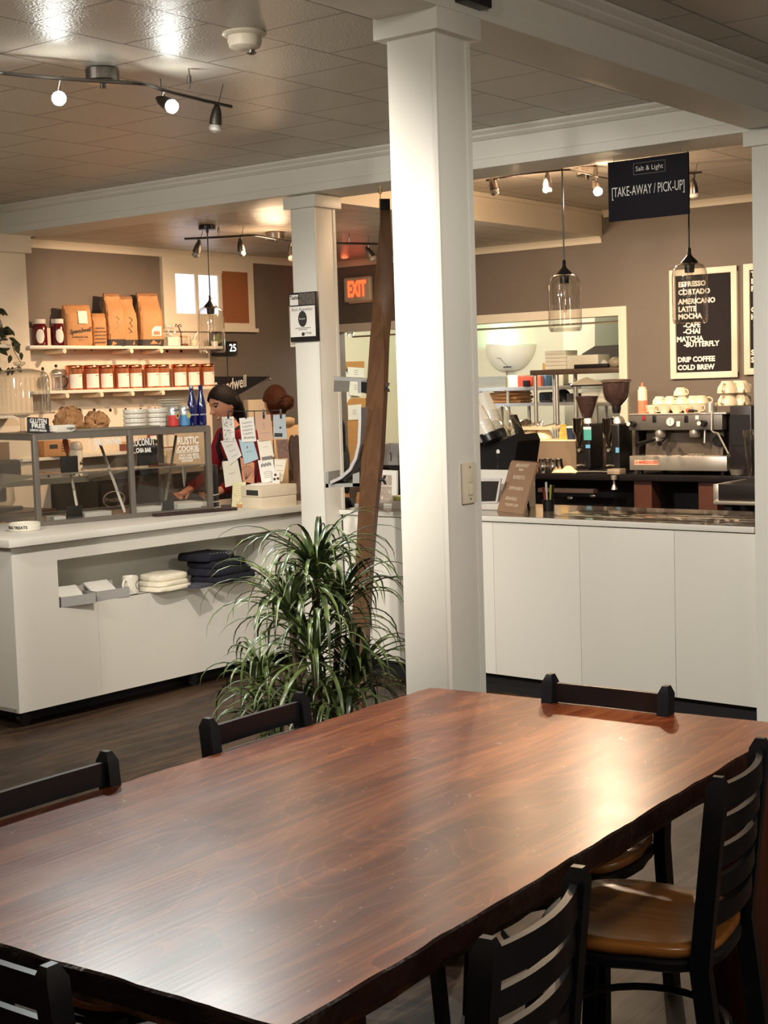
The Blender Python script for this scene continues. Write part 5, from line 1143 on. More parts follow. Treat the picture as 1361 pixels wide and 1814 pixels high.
# lowest wall shelf: kraft box; on the fridge: dark mixer and shaker cup
p = ux(95, 795, -8.0); p.z = Z3
t = T('kraft_box', 'kraft cardboard box with black print on the lowest wall shelf behind the pastry case', 'box', p, -.3)
MB().box((0, 0, .055), (.15, .2, .11), bev=.004).build('carton', KRAFT, t); b = MB(); b.box((.0755, -.03, .07), (.001, .06, .03)); 
for k in range(4): b.box((.0755, .05, .09-.018*k), (.001, .05, .005))
b.build('print', INK, t)
G = 'small spice jars on the lowest wall shelf'; f0 = None
for i, px in enumerate((219, 233, 247)):
    p = ux(px, 795, -8.02); p.z = Z3; lab = f'little glass jar with brown contents on the lowest wall shelf, {["first", "second", "third"][i]} from the kraft box'
    if f0 is None:
        f0 = T('glass_jar', lab, 'jar', p, 0, G); MB().lathe([(0, 0), (.028, 0), (.03, .004), (.03, .05)], n=20).build('jar_body', AMB, f0); MB().lathe([(.031, .05), (.031, .066), (0, .068)], n=20).build('lid', mat('tan_lid', (196, 160, 116), .4), f0)
    else: dup(f0, p, 0, lab)
f0 = None
for i, px in enumerate((272, 286, 300)):
    p = ux(px, 790, -8.02); p.z = Z3; lab = f'copper-brown tin with pale label on the lowest wall shelf, {["first", "second", "third"][i]} of the three'
    if f0 is None:
        f0 = T('tea_tin', lab, 'tin', p, -.4, 'copper-brown tins on the lowest wall shelf'); MB().lathe([(0, 0), (.046, 0), (.046, .13), (.04, .135), (0, .137)], n=24).build('tin_body', mat('tin_brown', (150, 70, 40), .3, .5), f0); MB().grid(10, 1, lambda u, v: Vector((math.cos((u-.5)*1.7)*.0475, math.sin((u-.5)*1.7)*.0475, .01+v*.09))).build('label', PAPER, f0, ang=180)
    else: dup(f0, p, -.4, lab)
p = ux(137.5, 848, -7.75); p.z = bz+.0005
k_ = pm(p); t = T('shaker_cup', 'white paper shaker cup with black marks behind the pastry case', 'cup', p, 0)
MB().lathe([(0, 0), (.033, 0), (.044, 56*k_), (.043, 56*k_)], n=28).build('cup_body', CERAM, t); MB().lathe([(.047, 56*k_), (.047, 59*k_), (.042, 66*k_), (.03, 70*k_), (0, 71*k_)], n=28).build('lid', mat('grey_lid', (176, 168, 154), .4), t)
b = MB(); q = random.Random(6)
for i in range(16): a = q.uniform(-1.6, .9); zz = q.uniform(.02, .17); rr = .034+.01*zz/(56*k_); b.box((math.cos(a)*rr, math.sin(a)*rr, zz), (.002, q.uniform(.006, .014), q.uniform(.01, .022)), rz=a)
b.build('black_marks', INK, t)
p = ux(262, 832, -7.8); p.z = bz+.0005; k_ = pm(p)
t = T('stand_mixer', 'rounded black stand mixer on the fridge behind the pastry case', 'mixer', p, .2)
MB().bb((-.12, -.1, 0), (.12, .12, .03), bev=.01).build('base', BLKPL, t); MB().loft([[Vector((x*s, y*s2, z)) for x, y in ((-.06, -.05), (.06, -.05), (.06, .05), (-.06, .05))] for z, s, s2 in ((.03, 1, 1), (.16, .9, .9))]).build('column', BLKPL, t)
MB().ball((.02, -.02, .2), .085, 1.5, .95, .75, n=20).build('head', BLKPL, t)
p = ux(205, 832, -7.8); p.z = bz+.0005; t = T('knife_block', 'black slanted knife block behind the middle of the pastry case', 'knife block', p, .3)
MB().prism([(-.12, 0), (.1, 0), (.16, .12), (.1, .13)], -.06, .06, M=basis((0, 0, 0), (0, 1, 0), (0, 0, 1))).build('block', BLKPL, t)
# small side table with a black brewer, at the picture edge beyond the case
p = uz(8, 905, .95); t = T('side_table', 'brown wooden side table beyond the end of the pastry case', 'table', (p.x-.1, p.y-.1, 0), 0)
xl_ = max(-.33, -7.97-(p.x-.1)); MB().bb((xl_, -.5, .9), (.3, .35, .95), bev=.004).build('tabletop', POSTW, t)
for x in (xl_+.04, .25):
    for y in (-.45, .3): MB().bb((x-.025, y-.025, 0), (x+.025, y+.025, .9)).build('leg', POSTW, t)
t = T('coffee_brewer', 'black rounded coffee brewer on the brown side table at the case end', 'coffee brewer', Vector((p.x-.06, p.y-.02, .9505)), .25); k_ = pm(p)
bh = 92*k_
MB().bb((-.11, -.13, 0), (.13, .11, .025), bev=.008).build('base', BLKPL, t); MB().bb((-.11, -.12, .05), (.02, .10, bh*.75), bev=.02, seg=3).build('tower', BLKPL, t); MB().bb((-.11, -.13, bh*.62), (.14, .11, bh*.98), bev=.03, seg=4).build('brew_head', BLKPL, t); MB().lathe([(.055, .03), (.075, .06), (.07, .17), (.05, .2)], (.06, 0, 0), n=24, cap=False).build('carafe', PEND, t); MB().cyl((.0, -.07, .024), (.0, -.07, .055), .02).build('stem', BLKPL, t)
one(MB().bb((-.08, -.09, 0), (.07, .08, .11), bev=.003), 'filter_box', mat('brown_filter_box', (146, 112, 78), .7), 'brown filter carton lying on top of the black brewer', 'box', Vector((p.x-.06, p.y-.02, .951+bh*.98)), .25)

# ------------------------------------------------------------------ back wall: exit sign, letter boards
q0, q1 = uy(614, 493, YB), uy(663, 533, YB)
t = T('exit_sign', 'glowing red exit sign on the taupe back wall', 'exit sign', ((q0.x+q1.x)/2, YB, q1.z))
MB().bb((q0.x, YB-.05, q1.z), (q1.x, YB-.001, q0.z), bev=.02, seg=3).build('housing', mat('exit_housing', (234, 206, 176), .4), t, world=True)
RED = mat('exit_red', (255, 86, 50), .4, emit=(255, 70, 34), estr=2.2)
text('EXIT', .185, basis(((q0.x+q1.x)/2, YB-.0515, (q0.z+q1.z)/2-.002), (1, 0, 0), (0, 0, 1)), RED, t, sx=.53, off=.006, ext=.002)
MB().bb((q0.x+.05, YB-.04, q1.z-.012), (q1.x-.01, YB-.002, q1.z+.004)).build('mounting_bar', mat('exit_bar', (222, 170, 130), .4), t, world=True)
FRM = mat('cream_frame', (236, 224, 204), .45); FELT = mat('letter_felt', (34, 28, 30), .9, var=.15, vs=3, bump=.4, bs=4, stretch=(1, 1, 90))
def lboard(label, x0, x1, z0, z1, fwid):
    t = T('letter_board', label, 'letter board', ((x0+x1)/2, YB, z0), group=None)
    MB().bb((x0+fwid*.6, YB-.018, z0+fwid*.6), (x1-fwid*.6, YB-.001, z1-fwid*.6)).build('felt_panel', FELT, t, world=True)
    f = MB(); prof = ((0, 0), (fwid, 0)); f.bb((x0, YB-.035, z0), (x0+fwid, YB-.001, z1), bev=.006).bb((x1-fwid, YB-.035, z0), (x1, YB-.001, z1), bev=.006).bb((x0, YB-.0345, z0), (x1, YB-.001, z0+fwid), bev=.006).bb((x0, YB-.0345, z1-fwid), (x1, YB-.001, z1), bev=.006)
    f.build('frame', FRM, t, world=True); return t
a, b_, c, d = [uy(*q, YB-.02) for q in ((1186, 481), (1306.5, 468), (1308.5, 667), (1190, 673))]
x0, x1, z1, z0 = (a.x+d.x)/2, (b_.x+c.x)/2, (a.z+b_.z)/2, (c.z+d.z)/2
LB = lboard('cream-framed black letter board with the coffee menu, behind the hanging glass pendant', x0, x1, z0, z1, .047)
for s, px, py in (('ESPRESSO', 1202, 505), ('CORTADO', 1202, 519), ('AMERICANO', 1202, 535.5), ('LATTE', 1202, 549), ('MOCHA', 1202, 562), ('-CAFE', 1211, 577), ('-CHAI', 1211, 588), ('MATCHA', 1199.5, 602), ('-BUTTERFLY', 1212, 611), ('DRIP COFFEE', 1201, 638), ('COLD BREW', 1201, 652)):
    g = uy(px, py, YB-.0185); text(s, .052, basis(g, (1, 0, 0), (0, 0, 1)), CHALK, LB, align='LEFT', sx=.98, name='menu_lettering', off=.0022)
a = uy(1317.5, 468, YB-.02); dlt = uy(1320, 667, YB-.02)
LB2 = lboard('cream-framed black letter board half hidden by the right-hand white column', (a.x+dlt.x)/2, (a.x+dlt.x)/2+.48, dlt.z+.012, a.z+.0, .047)
for s, py in (('TEA', 486), ('EARL GREY', 499), ('FRENCH', 512), ('CHAI', 549), ('HERBAL', 562), ('SODA', 625), ('SELTZER', 638)):
    g = uy(1331, py, YB-.0185); text(s, .052, basis(g, (1, 0, 0), (0, 0, 1)), CHALK, LB2, align='LEFT', sx=.98, name='menu_lettering', off=.0022)

# ------------------------------------------------------------------ back counter of the espresso bar
BY, BZ = 9.15, .995
def bc(px, py, y): return uy(px, py, y)
bx0, bx1 = uy(880, 838, BY).x-1.0, -2.3
t = T('espresso_counter', 'black espresso bar counter with brown wooden uprights along the back wall', 'counter', ((bx0+bx1)/2, 9.6, 0))
BK = mat('black_counter', (22, 18, 20), .3, var=.1)
MB().bb((bx0, BY, BZ-.045), (bx1, YB-.05, BZ), bev=.004).build('worktop', BK, t, world=True)
MB().bb((bx0, BY+.5, .05), (bx1, YB-.06, BZ-.046)).build('back_panel', DARK, t, world=True)
MB().bb((bx0, BY+.05, .0), (bx1, BY+.49, .08)).build('floor_shelf', DARK, t, world=True)
BRN = mat('brown_upright', (78, 42, 28), .5, var=.15, vs=12)
for px0, px1 in ((1124, 1155), (1238, 1271)):
    a, c = uy(px0, 880, BY+.03), uy(px1, 880, BY+.03); MB().bb((a.x, BY+.03, .081), (c.x, BY+.16, BZ-.046)).build('upright', BRN, t, world=True)
a, c = uy(958, 865, BY+.06), uy(1056, 873, BY+.06); MB().bb((a.x, BY+.02, c.z), (c.x, BY+.10, a.z+.004)).build('drawer_rail', mat('grey_brown_rail', (70, 58, 54), .45), t, world=True)
for px, py in ((1010, 882), (1050, 878)): g = uy(px, py, BY+.1); MB().ball(g, .018, 1.4, .5, .7, n=12).build('drawer_pull', STEEL, t, world=True)
g = uy(1088, 842, BY-.03); b = MB(); b.cyl(g+Vector((0, 0, .0)), g+Vector((0, 0, -.03)), .022, n=16); b.cyl(g+Vector((0, 0, -.03)), g+Vector((0, 0, -.07)), .008, n=10); b.cyl(g+Vector((0, 0, -.065)), g+Vector((0, 0, -.1)), .01, .024, n=16); b.build('rinser_tap', STEEL, t, world=True)
# espresso machine
a, c = uy(1114, 735, BY+.02), uy(1287, 735, BY+.02); mx0, mx1 = a.x, c.x; MW = mx1-mx0
zt_ = uy(1200, 732, BY+.02).z-BZ
t = T('espresso_machine', 'two-group stainless espresso machine with cups piled on its cup rail', 'espresso machine', ((mx0+mx1)/2, BY+.02, BZ))
S2 = MW/.71; X = lambda px: uy(px, 760, BY+.02).x-(mx0+mx1)/2; Zm = lambda py, px=1200: uy(px, py, BY+.02).z-BZ
dk = mat('machine_side_black', (30, 24, 26), .35)
trayz0, trayz1 = Zm(834), Zm(808); hw2 = MW/2; panz0, panz1 = Zm(762), Zm(735)
MB().bb((-hw2, 0, max(.002, trayz0)), (hw2, .50, trayz1), bev=.006).build('drip_tray', STEEL, t)
for sx_ in (-1, 1):
    for y in (.06, .44): MB().cyl((sx_*hw2*.85, y, 0), (sx_*hw2*.85, y, max(.004, trayz0)+.01), .02).build('foot', BLKPL, t)
MB().prism([(.10, trayz1), (.50, trayz1), (.50, panz1), (.06, panz1), (.06, panz0), (.13, panz0)], -hw2*.8, hw2*.8, M=basis((0, 0, 0), (0, 1, 0), (0, 0, 1))).build('body', mat('machine_backsplash', (122, 112, 102), .3, .9, var=.15, vs=9), t, ang=20)
PAN = mat('machine_panel', (112, 108, 104), .4, .6)
MB().bb((-hw2*1.0, .0, panz0), (hw2*.92, .07, panz1), bev=.006).build('control_panel', PAN, t)
MB().bb((-hw2, -.004, panz1), (hw2, .5, panz1+.012), bev=.003).build('cup_rail', STEEL, t)
for sx_ in (-1, 1): MB().bb((sx_*hw2*.97-.012 if sx_ > 0 else -hw2+.002, .09, trayz1), (hw2*.97+.012 if sx_ > 0 else -hw2+.03, .50, panz1)).build('side_panel', dk, t)
zp = (panz0+panz1)/2
for px in (1124, 1249):   # steam knobs
    x = X(px); k_ = MB(); k_.cyl((x, .0, zp-.005), (x, -.05, zp-.005), .021, n=18); k_.build('steam_knob', BLKPL, t); MB().cyl((x-.018, -.05, zp-.005), (x-.018, -.055, zp-.005), .014, n=16).build('knob_cap', CERAM, t)
for px, py, w2, h2, m, nm in ((1141.5, 740.5, .011, .016, mat('red_switch', (150, 26, 34), .4), 'red_switch'), (1160, 742, .013, .024, BLKPL, 'rocker_switch'), (1216.5, 742, .013, .024, BLKPL, 'rocker_switch'), (1202.5, 751, .013, .018, CERAM, 'button_plate'), (1236, 739.5, .012, .014, CERAM, 'button_plate')):
    MB().bb((X(px)-w2, -.006, Zm(py, px)-h2), (X(px)+w2, .004, Zm(py, px)+h2), bev=.002).build(nm, m, t)
gx, gz = X(1188.5), Zm(747, 1188)
MB().lathe([(0, 0), (.033, 0), (.034, .004), (.030, .008), (.029, .004), (0, .004)], n=28, M=basis((gx, -.0005, gz), (1, 0, 0), (0, 0, 1))).build('gauge_rim', STEEL, t); MB().lathe([(0, 0), (.028, 0), (.028, .001), (0, .001)], n=24, M=basis((gx, -.0045, gz), (1, 0, 0), (0, 0, 1))).build('gauge_face', CERAM, t); MB().bb((gx-.0015, -.0075, gz-.018), (gx+.0015, -.006, gz+.018)).build('gauge_needle', INK, t)
for px in (1165, 1226):    # group heads with portafilters
    x = X(px); MB().lathe([(.034, 0), (.036, -.02), (.034, -.045), (.03, -.05), (0, -.05)], (x, .04, panz0), n=24).build('group_head', STEEL, t)
x = X(1160); pf = MB(); pf.lathe([(.033, -.05), (.033, -.072), (.02, -.082), (0, -.083)], (x, .04, panz0), n=22); pf.build('portafilter', STEEL, t); MB().tube([(x, .03, panz0-.06), (x-.03, -.05, panz0-.075), (x-.07, -.13, panz0-.095)], [.012, .014, .018], 10).build('portafilter_handle', BLKPL, t)
x = X(1178); MB().tube([(x, .02, panz0-.058), (x+.02, -.07, panz0-.07), (x+.03, -.14, panz0-.085)], [.012, .014, .018], 10).build('portafilter_handle', BLKPL, t)
x = X(1246); MB().cyl((x, .03, panz0), (x, .02, panz0-.09), .008, n=10).build('water_spout', STEEL, t)
x = X(1263); MB().tube([(x, -.01, panz1+.02), (x, -.02, panz0-.0), (x+.02, -.03, panz0-.015), (x+.05, -.03, panz0-.02), (x+.13, -.04, panz0-.16)], .0065, 8).build('steam_wand', STEEL, t)
x = X(1262); MB().lathe([(.036, -.02), (.038, -.02), (.038, .02), (.036, .02)], n=28, cap=True, M=basis((x, .105, (trayz1+panz0)/2+.01), (1, 0, 0), (0, 0, 1))).build('round_port', BLKPL, t)
bl = X(1123), X(1166); MB().bb((bl[0], -.0025, (trayz0+trayz1)/2-.012), (bl[1], .001, (trayz0+trayz1)/2+.022)).build('maker_plate', mat('salmon_plate', (222, 176, 150), .5), t)
text('LA MARZOCCO', .026, basis(((bl[0]+bl[1])/2, -.003, (trayz0+trayz1)/2+.005), (1, 0, 0), (0, 0, 1)) , mat('maker_red', (200, 70, 56), .5), t, name='maker_lettering', sx=.98, world=False, off=.001)
b = MB()
for k in (0, 1, 2): b.lathe([(0, 0), (.018, 0), (.02, .014), (.017, .016), (0, .012)], (X(1220+9*k), .03, trayz1), n=14)
for o in [b.build('tray_cups', STEEL, t)]: pass
MT = BZ+panz1+.0125
# cups on top of the machine
cupp = [(.0, 0), (.028, 0), (.03, .006), (.047, .03), (.0515, .056), (.050, .057), (.045, .03), (.026, .01), (0, .009)]
cup0 = None
def cup(label, loc, rz, flip=False, tilt=0, grp='warm white cups piled on the espresso machine'):
    global cup0
    rot = (PI if flip else 0)+tilt
    z = loc[2]+(.057 if flip else 0)
    if cup0 is None:
        cup0 = T('coffee_cup', label, 'cup', (loc[0], loc[1], z), group=grp)
        MB().lathe(cupp, n=30).build('cup_body', mat('cup_china', (226, 210, 182), .22, coat=.3), cup0)
        MB().tube([Vector((.046, 0, .046)), Vector((.064, 0, .05)), Vector((.075, 0, .04)), Vector((.073, 0, .024)), Vector((.056, 0, .013)), Vector((.036, 0, .014))], .0048, 8).build('handle', MATS['cup_china'], cup0)
        o = cup0
    else: o = dup(cup0, (loc[0], loc[1], z), label=label, group=grp)
    o.rotation_euler = (rot, 0, rz); return o
def tp(px, y): return uy(px, 728, y).x
row1 = [(1157, -2.6, 'beside the squeeze bottle'), (1178, -2.5, 'handle towards the squeeze bottle'), (1200, -.6, 'in the middle of the front row'), (1220, -.9, 'behind the red spoon'), (1237, -.5, 'next to the steel ring tin')]
for i, (px, rz, wh) in enumerate(row1): cup(f'white cup in the front row on the machine, {wh}', (tp(px, BY+.08), BY+.08, MT), rz)
for i, px in enumerate((1166, 1188, 1210, 1232)): cup(f'white cup in the back row on the machine, {["first", "second", "third", "fourth"][i]} from the squeeze bottle', (tp(px, BY+.20), BY+.20, MT), .6*i)
for i, (px, rz) in enumerate(((1169, 2.2), (1188, -2.7), (1209, -2.8), (1229, -.4), (1243, .3))): cup(f'upturned white cup in the second layer, {["first", "second", "third", "fourth", "fifth"][i]} from the squeeze bottle', (tp(px, BY+.13), BY+.13, MT+.058), rz, True)
cup('warm white cup alone on top of the whole espresso machine pile', (tp(1207, BY+.14), BY+.14, MT+.1165), -.4, True)
# black tower box beside the machine with stacked cups
a, c = uy(1281, 719, BY+.05), uy(1331, 719, BY+.05); a.x = mx1+.012; zb2 = (uy(1300, 719, BY+.05)).z
t = T('water_boiler', 'tall plain black box beside the espresso machine carrying stacked cups', 'boiler', ((a.x+c.x)/2, BY+.25, BZ))
MB().bb((a.x, BY+.05, BZ), (c.x, BY+.45, zb2), bev=.004).build('cabinet', dk, t, world=True); MB().bb((a.x+.01, BY+.046, BZ+.2), (c.x-.01, BY+.051, zb2-.06)).build('front_plate', BLKPL, t, world=True)
for i, (px, lv, y, rz) in enumerate(((1289, 0, .12, -1.6), (1289, 1, .12, -1.5), (1312, 0, .2, -.9), (1314, 1, .2, -1.0), (1303, 0, .3, .4), (1304, 1, .3, .5))):
    o = cup('warm white cup on the black boiler, '+['lower one at the machine side', 'upper one at the machine side', 'lower one at the column side', 'upper one at the column side', 'lower one at the back', 'upper one at the back'][i], (uy(px, 700, BY+y).x, BY+y, zb2+.001+lv*.085), rz, True, grp='warm white cups stacked on the black boiler'); o.scale = (1.35, 1.35, 1.45); o.location.z = zb2+.001+lv*.0835+.057*1.45
a = uy(1138, 731, BY+.05); k_ = pm(a)
t = T('squeeze_bottle', 'clear squeeze bottle of salmon syrup with orange nozzle on the espresso machine', 'bottle', (a.x, BY+.06, MT))
MB().lathe([(0, 0), (8.2*k_, 0), (8.4*k_, .004), (8.4*k_, 23*k_)], n=24).build('syrup', mat('salmon_syrup', (222, 130, 98), .35), t); MB().lathe([(8.4*k_, 23*k_), (8.4*k_, 41*k_), (7.6*k_, 42*k_), (6.5*k_, 43*k_), (6.5*k_, 47*k_), (0, 47*k_)], n=24).build('bottle_body', mat('milky_plastic', (240, 222, 196), .4, sss=.0), t); MB().lathe([(6.2*k_, 47*k_), (3*k_, 48*k_), (1.6*k_, 54*k_), (0, 55*k_)], n=16).build('nozzle', mat('orange_nozzle', (226, 110, 70), .4), t)
a = uy(1267, 730, BY+.07); t = one(MB().lathe([(.036, 0), (.04, .0), (.04, .065), (.036, .065), (.035, .004), (0, .004)], n=28), 'sugar_tin', STEEL, 'shiny dark steel tin at the edge of the machine top', 'tin', (a.x-.02, BY+.05, MT))
a = uy(1222, 728, BY+.02); t = T('tamper', 'small tamper with round red end lying in front of the cups', 'tamper', (a.x, BY+.012, MT+.016), -.2)
MB().tube([(0, 0, 0), (.03, 0, .0), (.07, 0, -.004)], [.012, .008, .006], 10).build('shaft', BLKPL, t); MB().ball((-.008, -.004, 0), .0155, 1, .6, 1, n=14).build('red_end', mat('red_plastic', (214, 74, 54), .35), t)
# grinders
def grinder(label, px, hop, y=BY+.16):
    p = uy(px, 828, y); t = T('coffee_grinder', label, 'coffee grinder', (p.x, y, BZ)); kk = pm(p); Zq = lambda py: (uy(px, py, y).z-BZ)
    bw = 12.5*kk
    MB().bb((-bw*1.6, -.1, 0), (bw*1.2, .16, .03), bev=.006).build('base', BLKPL, t)
    MB().bb((-bw*.2, -.06, .03), (bw*1.15, .14, Zq(750)), bev=.014, seg=3).build('motor_body', BLKPL, t)
    MB().bb((-bw*1.5, -.02, .03), (-bw*.2, .1, Zq(790)), bev=.006).build('front_block', BLKPL, t)
    MB().lathe([(0, Zq(792)), (.012, Zq(790)), (.03, Zq(770)), (.046, Zq(763)), (.047, Zq(744)), (.05, Zq(743)), (.05, Zq(740)), (0, Zq(739))], (-bw*.9, -.03, 0), n=28).build('doser', CHROME, t)
    MB().cyl((-bw*.75, -.055, Zq(797)), (-bw*.75, -.03, Zq(797)), .012).build('dial', STEEL, t)
    MB().tube([(bw*.2, -.05, .05), (-bw*.1, -.09, .06), (-bw*.5, -.11, .055)], .006, 8).build('fork', STEEL, t)
    hx = bw*.1
    if hop == 'cone':
        pr = [(9*kk, Zq(738)), (27*kk, Zq(683))]; MB().lathe([(8.6*kk, Zq(739)), (20*kk, Zq(703)), (20*kk, Zq(702)), (0, Zq(701))], (hx, 0, 0), n=32).build('beans', BEAN, t)
        MB().lathe([(9.2*kk, Zq(740)), (28*kk, Zq(684))], (hx, 0, 0), n=36, cap=False).build('hopper', GLASS, t); MB().lathe([(29*kk, Zq(684)), (29.5*kk, Zq(681.5))], (hx, 0, 0), n=36).build('hopper_rim', BLKPL, t); MB().lathe([(29*kk, Zq(681.4)), (27*kk, Zq(679)), (10*kk, Zq(671)), (0, Zq(668))], (hx, 0, 0), n=36).build('lid', mat('satin_lid', (214, 208, 188), .25, .7), t)
    else:
        MB().lathe([(6*kk, Zq(722)), (9*kk, Zq(718)), (19*kk, Zq(707)), (22.5*kk, Zq(695)), (24.5*kk, Zq(677)), (0, Zq(676))], (hx, 0, 0), n=32).build('beans', BEAN, t)
        MB().lathe([(6.6*kk, Zq(723)), (10*kk, Zq(719)), (20.5*kk, Zq(707.5)), (23.6*kk, Zq(695)), (25.6*kk, Zq(676))], (hx, 0, 0), n=36, cap=False).build('hopper', GLASS, t); MB().lathe([(26.5*kk, Zq(676.5)), (26.8*kk, Zq(673)), (25*kk, Zq(672)), (0, Zq(671))], (hx, 0, 0), n=36).build('lid', mat('smoked_lid', (86, 72, 64), .3), t)
        MB().lathe([(6.5*kk, Zq(732)), (8*kk, Zq(724)), (8*kk, Zq(720))], (hx, 0, 0), n=24).build('hopper_neck', BLKPL, t)
    MB().lathe([(bw*1.0, Zq(752)), (bw*.95, Zq(744)), (8*kk, Zq(738)), (0, Zq(738))], (hx, .02, 0), n=28).build('collar', STEEL, t)
    return t, bw, Zq
g1, bw, Zq = grinder('coffee grinder with tall clear cone hopper half full of beans and a teal sticker', 1041, 'cone')
TEAL = mat('teal_sticker', (70, 150, 142), .5); MB().bb((bw*.25, -.067, Zq(779)), (bw*1.45, -.062, Zq(757))).build('teal_sticker', TEAL, g1); MB().bb((bw*.2, -.0675, Zq(760)), (bw*1.4, -.0622, Zq(755.5))).build('sticker_strip', PAPER, g1); MB().bb((bw*.5, -.066, Zq(793)), (bw*1.2, -.061, Zq(787))).build('blue_sticker', mat('blue_sticker', (96, 160, 206), .5), g1)
g2, bw2, Zq2 = grinder('coffee grinder with bell hopper full of dark beans beside the espresso machine', 1093, 'bell')
MB().bb((bw2*.55, -.066, Zq2(801)), (bw2*1.1, -.061, Zq2(792))).build('blue_sticker', MATS['blue_sticker'], g2)
# smaller things on the worktop
def on(px, y): return Vector((uy(px, 830, y).x, y, BZ))
t = one(MB().grid(14, 10, lambda u, v: Vector(((u-.5)*.19, (v-.5)*.12, .004+.030*max(0, math.sin(u*3.1))**.5*math.sin(v*3.1)**.6*(1+.45*math.sin(9*u+5*v))+.009*math.sin(21*u-13*v)*math.sin(3.1*v)*math.sin(3.1*u)))), 'bar_towel', mat('towel_cream', (240, 222, 180), .9, bump=.3, bs=120), 'crumpled cream bar towel on the black worktop edge', 'towel', on(1005, BY+.065), .1, solid=.006, ang=180)
a, c = on(1024, BY+.04), on(1090, BY+.04); t = one(MB().tube([(0, 0, .012), ((c.x-a.x)*.5, 0, .016), (c.x-a.x, .0, .012)], .006, 6).tube([(0, .012, .012), ((c.x-a.x)*.5, .02, .012), (c.x-a.x, .014, .012)], .006, 6), 'steel_tongs', STEEL, 'long steel tongs on the black worktop in front of the grinders', 'tongs', a)
t = one(MB().bb((-.05, -.035, 0), (.05, .06, .036), bev=.003).bb((-.052, -.037, .015), (.052, -.03, .019)), 'tamping_mat', mat('taupe_mat', (150, 136, 120), .5), 'taupe tamping block at the worktop edge left of the machine', 'tamping block', on(1091, BY+.04))
f0 = None
for i, (px, y) in enumerate(((962, .06), (971, .12), (980, .06), (989, .12))):
    lab = 'steel milk pitcher, '+['nearest the bamboo whisks', 'second from the bamboo whisks', 'third from the bamboo whisks', 'nearest the grinder'][i]
    if f0 is None:
        f0 = T('milk_pitcher', lab, 'pitcher', on(px, BY+y), .4, 'steel milk pitchers on the bar'); MB().lathe([(0, 0), (.038, 0), (.041, .005), (.041, .05), (.033, .09), (.036, .1), (.034, .1), (.031, .088), (.037, .05), (0, .008)], n=26).build('jug_body', CHROME, f0); MB().tube([(.036, 0, .085), (.06, 0, .082), (.062, 0, .04), (.041, 0, .03)], .004, 6).build('handle', STEEL, f0)
    else: dup(f0, on(px, BY+y), .4+i, lab)
WH = mat('bamboo', (206, 150, 92), .6)
for i, (px, tl) in enumerate(((946, 0.0), (953, -.25))):
    t = T('bamboo_whisk', ['pale upright bamboo whisk', 'bamboo whisk tilted towards the steel pitchers'][i], 'whisk', on(px, BY+.05+.05*i), rot=(0, tl, 0))
    MB().lathe([(.022, 0), (.026, .02), (.02, .045), (.012, .05), (.012, .1), (0, .1)], n=18).build('whisk_body', WH, t)
p = on(930, BY+.1); t = T('candy_jar', 'little white jar with dark red lid near the bamboo whisks', 'jar', p); MB().lathe([(0, 0), (.026, 0), (.028, .05), (.02, .058), (0, .058)], n=20).build('jar_body', CERAM, t); MB().lathe([(.022, .058), (.026, .06), (.02, .085), (0, .09)], n=20).build('lid', mat('dark_red_lid', (120, 30, 34), .4), t)
a, c = uy(918, 815, BY+.25), uy(1021, 815, BY+.25); zt2 = uy(970, 779, BY+.25).z-BZ
t = T('cup_warmer', 'cream-topped low cabinet with taupe front holding the upturned bowls', 'cabinet', ((a.x+c.x)/2, BY+.25, BZ))
hwd = (c.x-a.x)/2; MB().bb((-hwd, 0, 0), (hwd, .46, zt2-.012)).build('cabinet_body', mat('taupe_front', (136, 118, 98), .5), t); MB().bb((-hwd-.004, -.004, zt2-.012), (hwd+.004, .464, zt2), bev=.002).build('top', mat('cream_top', (240, 226, 196), .4), t)
f0 = None
for i, px in enumerate((925, 943, 963)):
    lab = 'cream bowl upside down on the low cabinet, '+['beside the cup dispenser', 'in the middle of the three', 'beside the yellow packet'][i]
    loc = Vector((uy(px, 760, BY+.42).x, BY+.42, BZ+zt2+.0005))
    if f0 is None: f0 = one(MB().lathe([(.07, .0), (.072, .003), (.064, .04), (.045, .062), (.03, .068), (0, .068)], n=30), 'bowl', PORC, lab, 'bowl', loc, 0, 'cream bowls upside down on the low cabinet')
    else: dup(f0, loc, 0, lab)
a, c = uy(911, 747, BY+.45), uy(992, 745, BY+.45); zz = BZ+zt2+.07
t = T('cutlery_tray', 'long cream tray of cutlery lying across the upturned bowls', 'tray', ((a.x+c.x)/2, BY+.45, zz)); hwd = (c.x-a.x)/2
MB().bb((-hwd, -.12, 0), (hwd, .12, .012), bev=.004).bb((-hwd, -.12, .011), (hwd, -.112, .026)).bb((-hwd, .112, .011), (hwd, .12, .026)).build('tray_body', mat('cream_tray', (226, 212, 184), .45), t)
q = random.Random(12); b = MB()
for i in range(14): x = q.uniform(-hwd*.5, hwd*.95); b.tube([(x, q.uniform(-.09, 0), q.uniform(.02, .04)), (x+q.uniform(-.06, .06), q.uniform(.0, .09), q.uniform(.03, .06))], .006, 5)
b.build('cutlery', STEEL, t); q0 = MB(); q0.ball((-hwd*.45, -.02, .04), .05, 1.1, .9, .75, n=14); q0.jitter(.006, 3); q0.build('crumpled_foil', mat('foil', (130, 116, 100), .3, .8), t)
p = Vector((uy(999, 760, BY+.32).x, BY+.32, BZ+zt2)); t = one(MB().loft([[Vector((x*s, y*s, z)) for x, y in ((-.03, -.02), (.03, -.02), (.03, .02), (-.03, .02))] for z, s in ((0, 1), (.05, 1.1), (.09, .6), (.11, .9))]), 'snack_packet', mat('yellow_packet', (226, 176, 72), .4, var=.5, vs=40), 'crumpled yellow packet between the bowls and the blue cup', 'packet', p, .3)
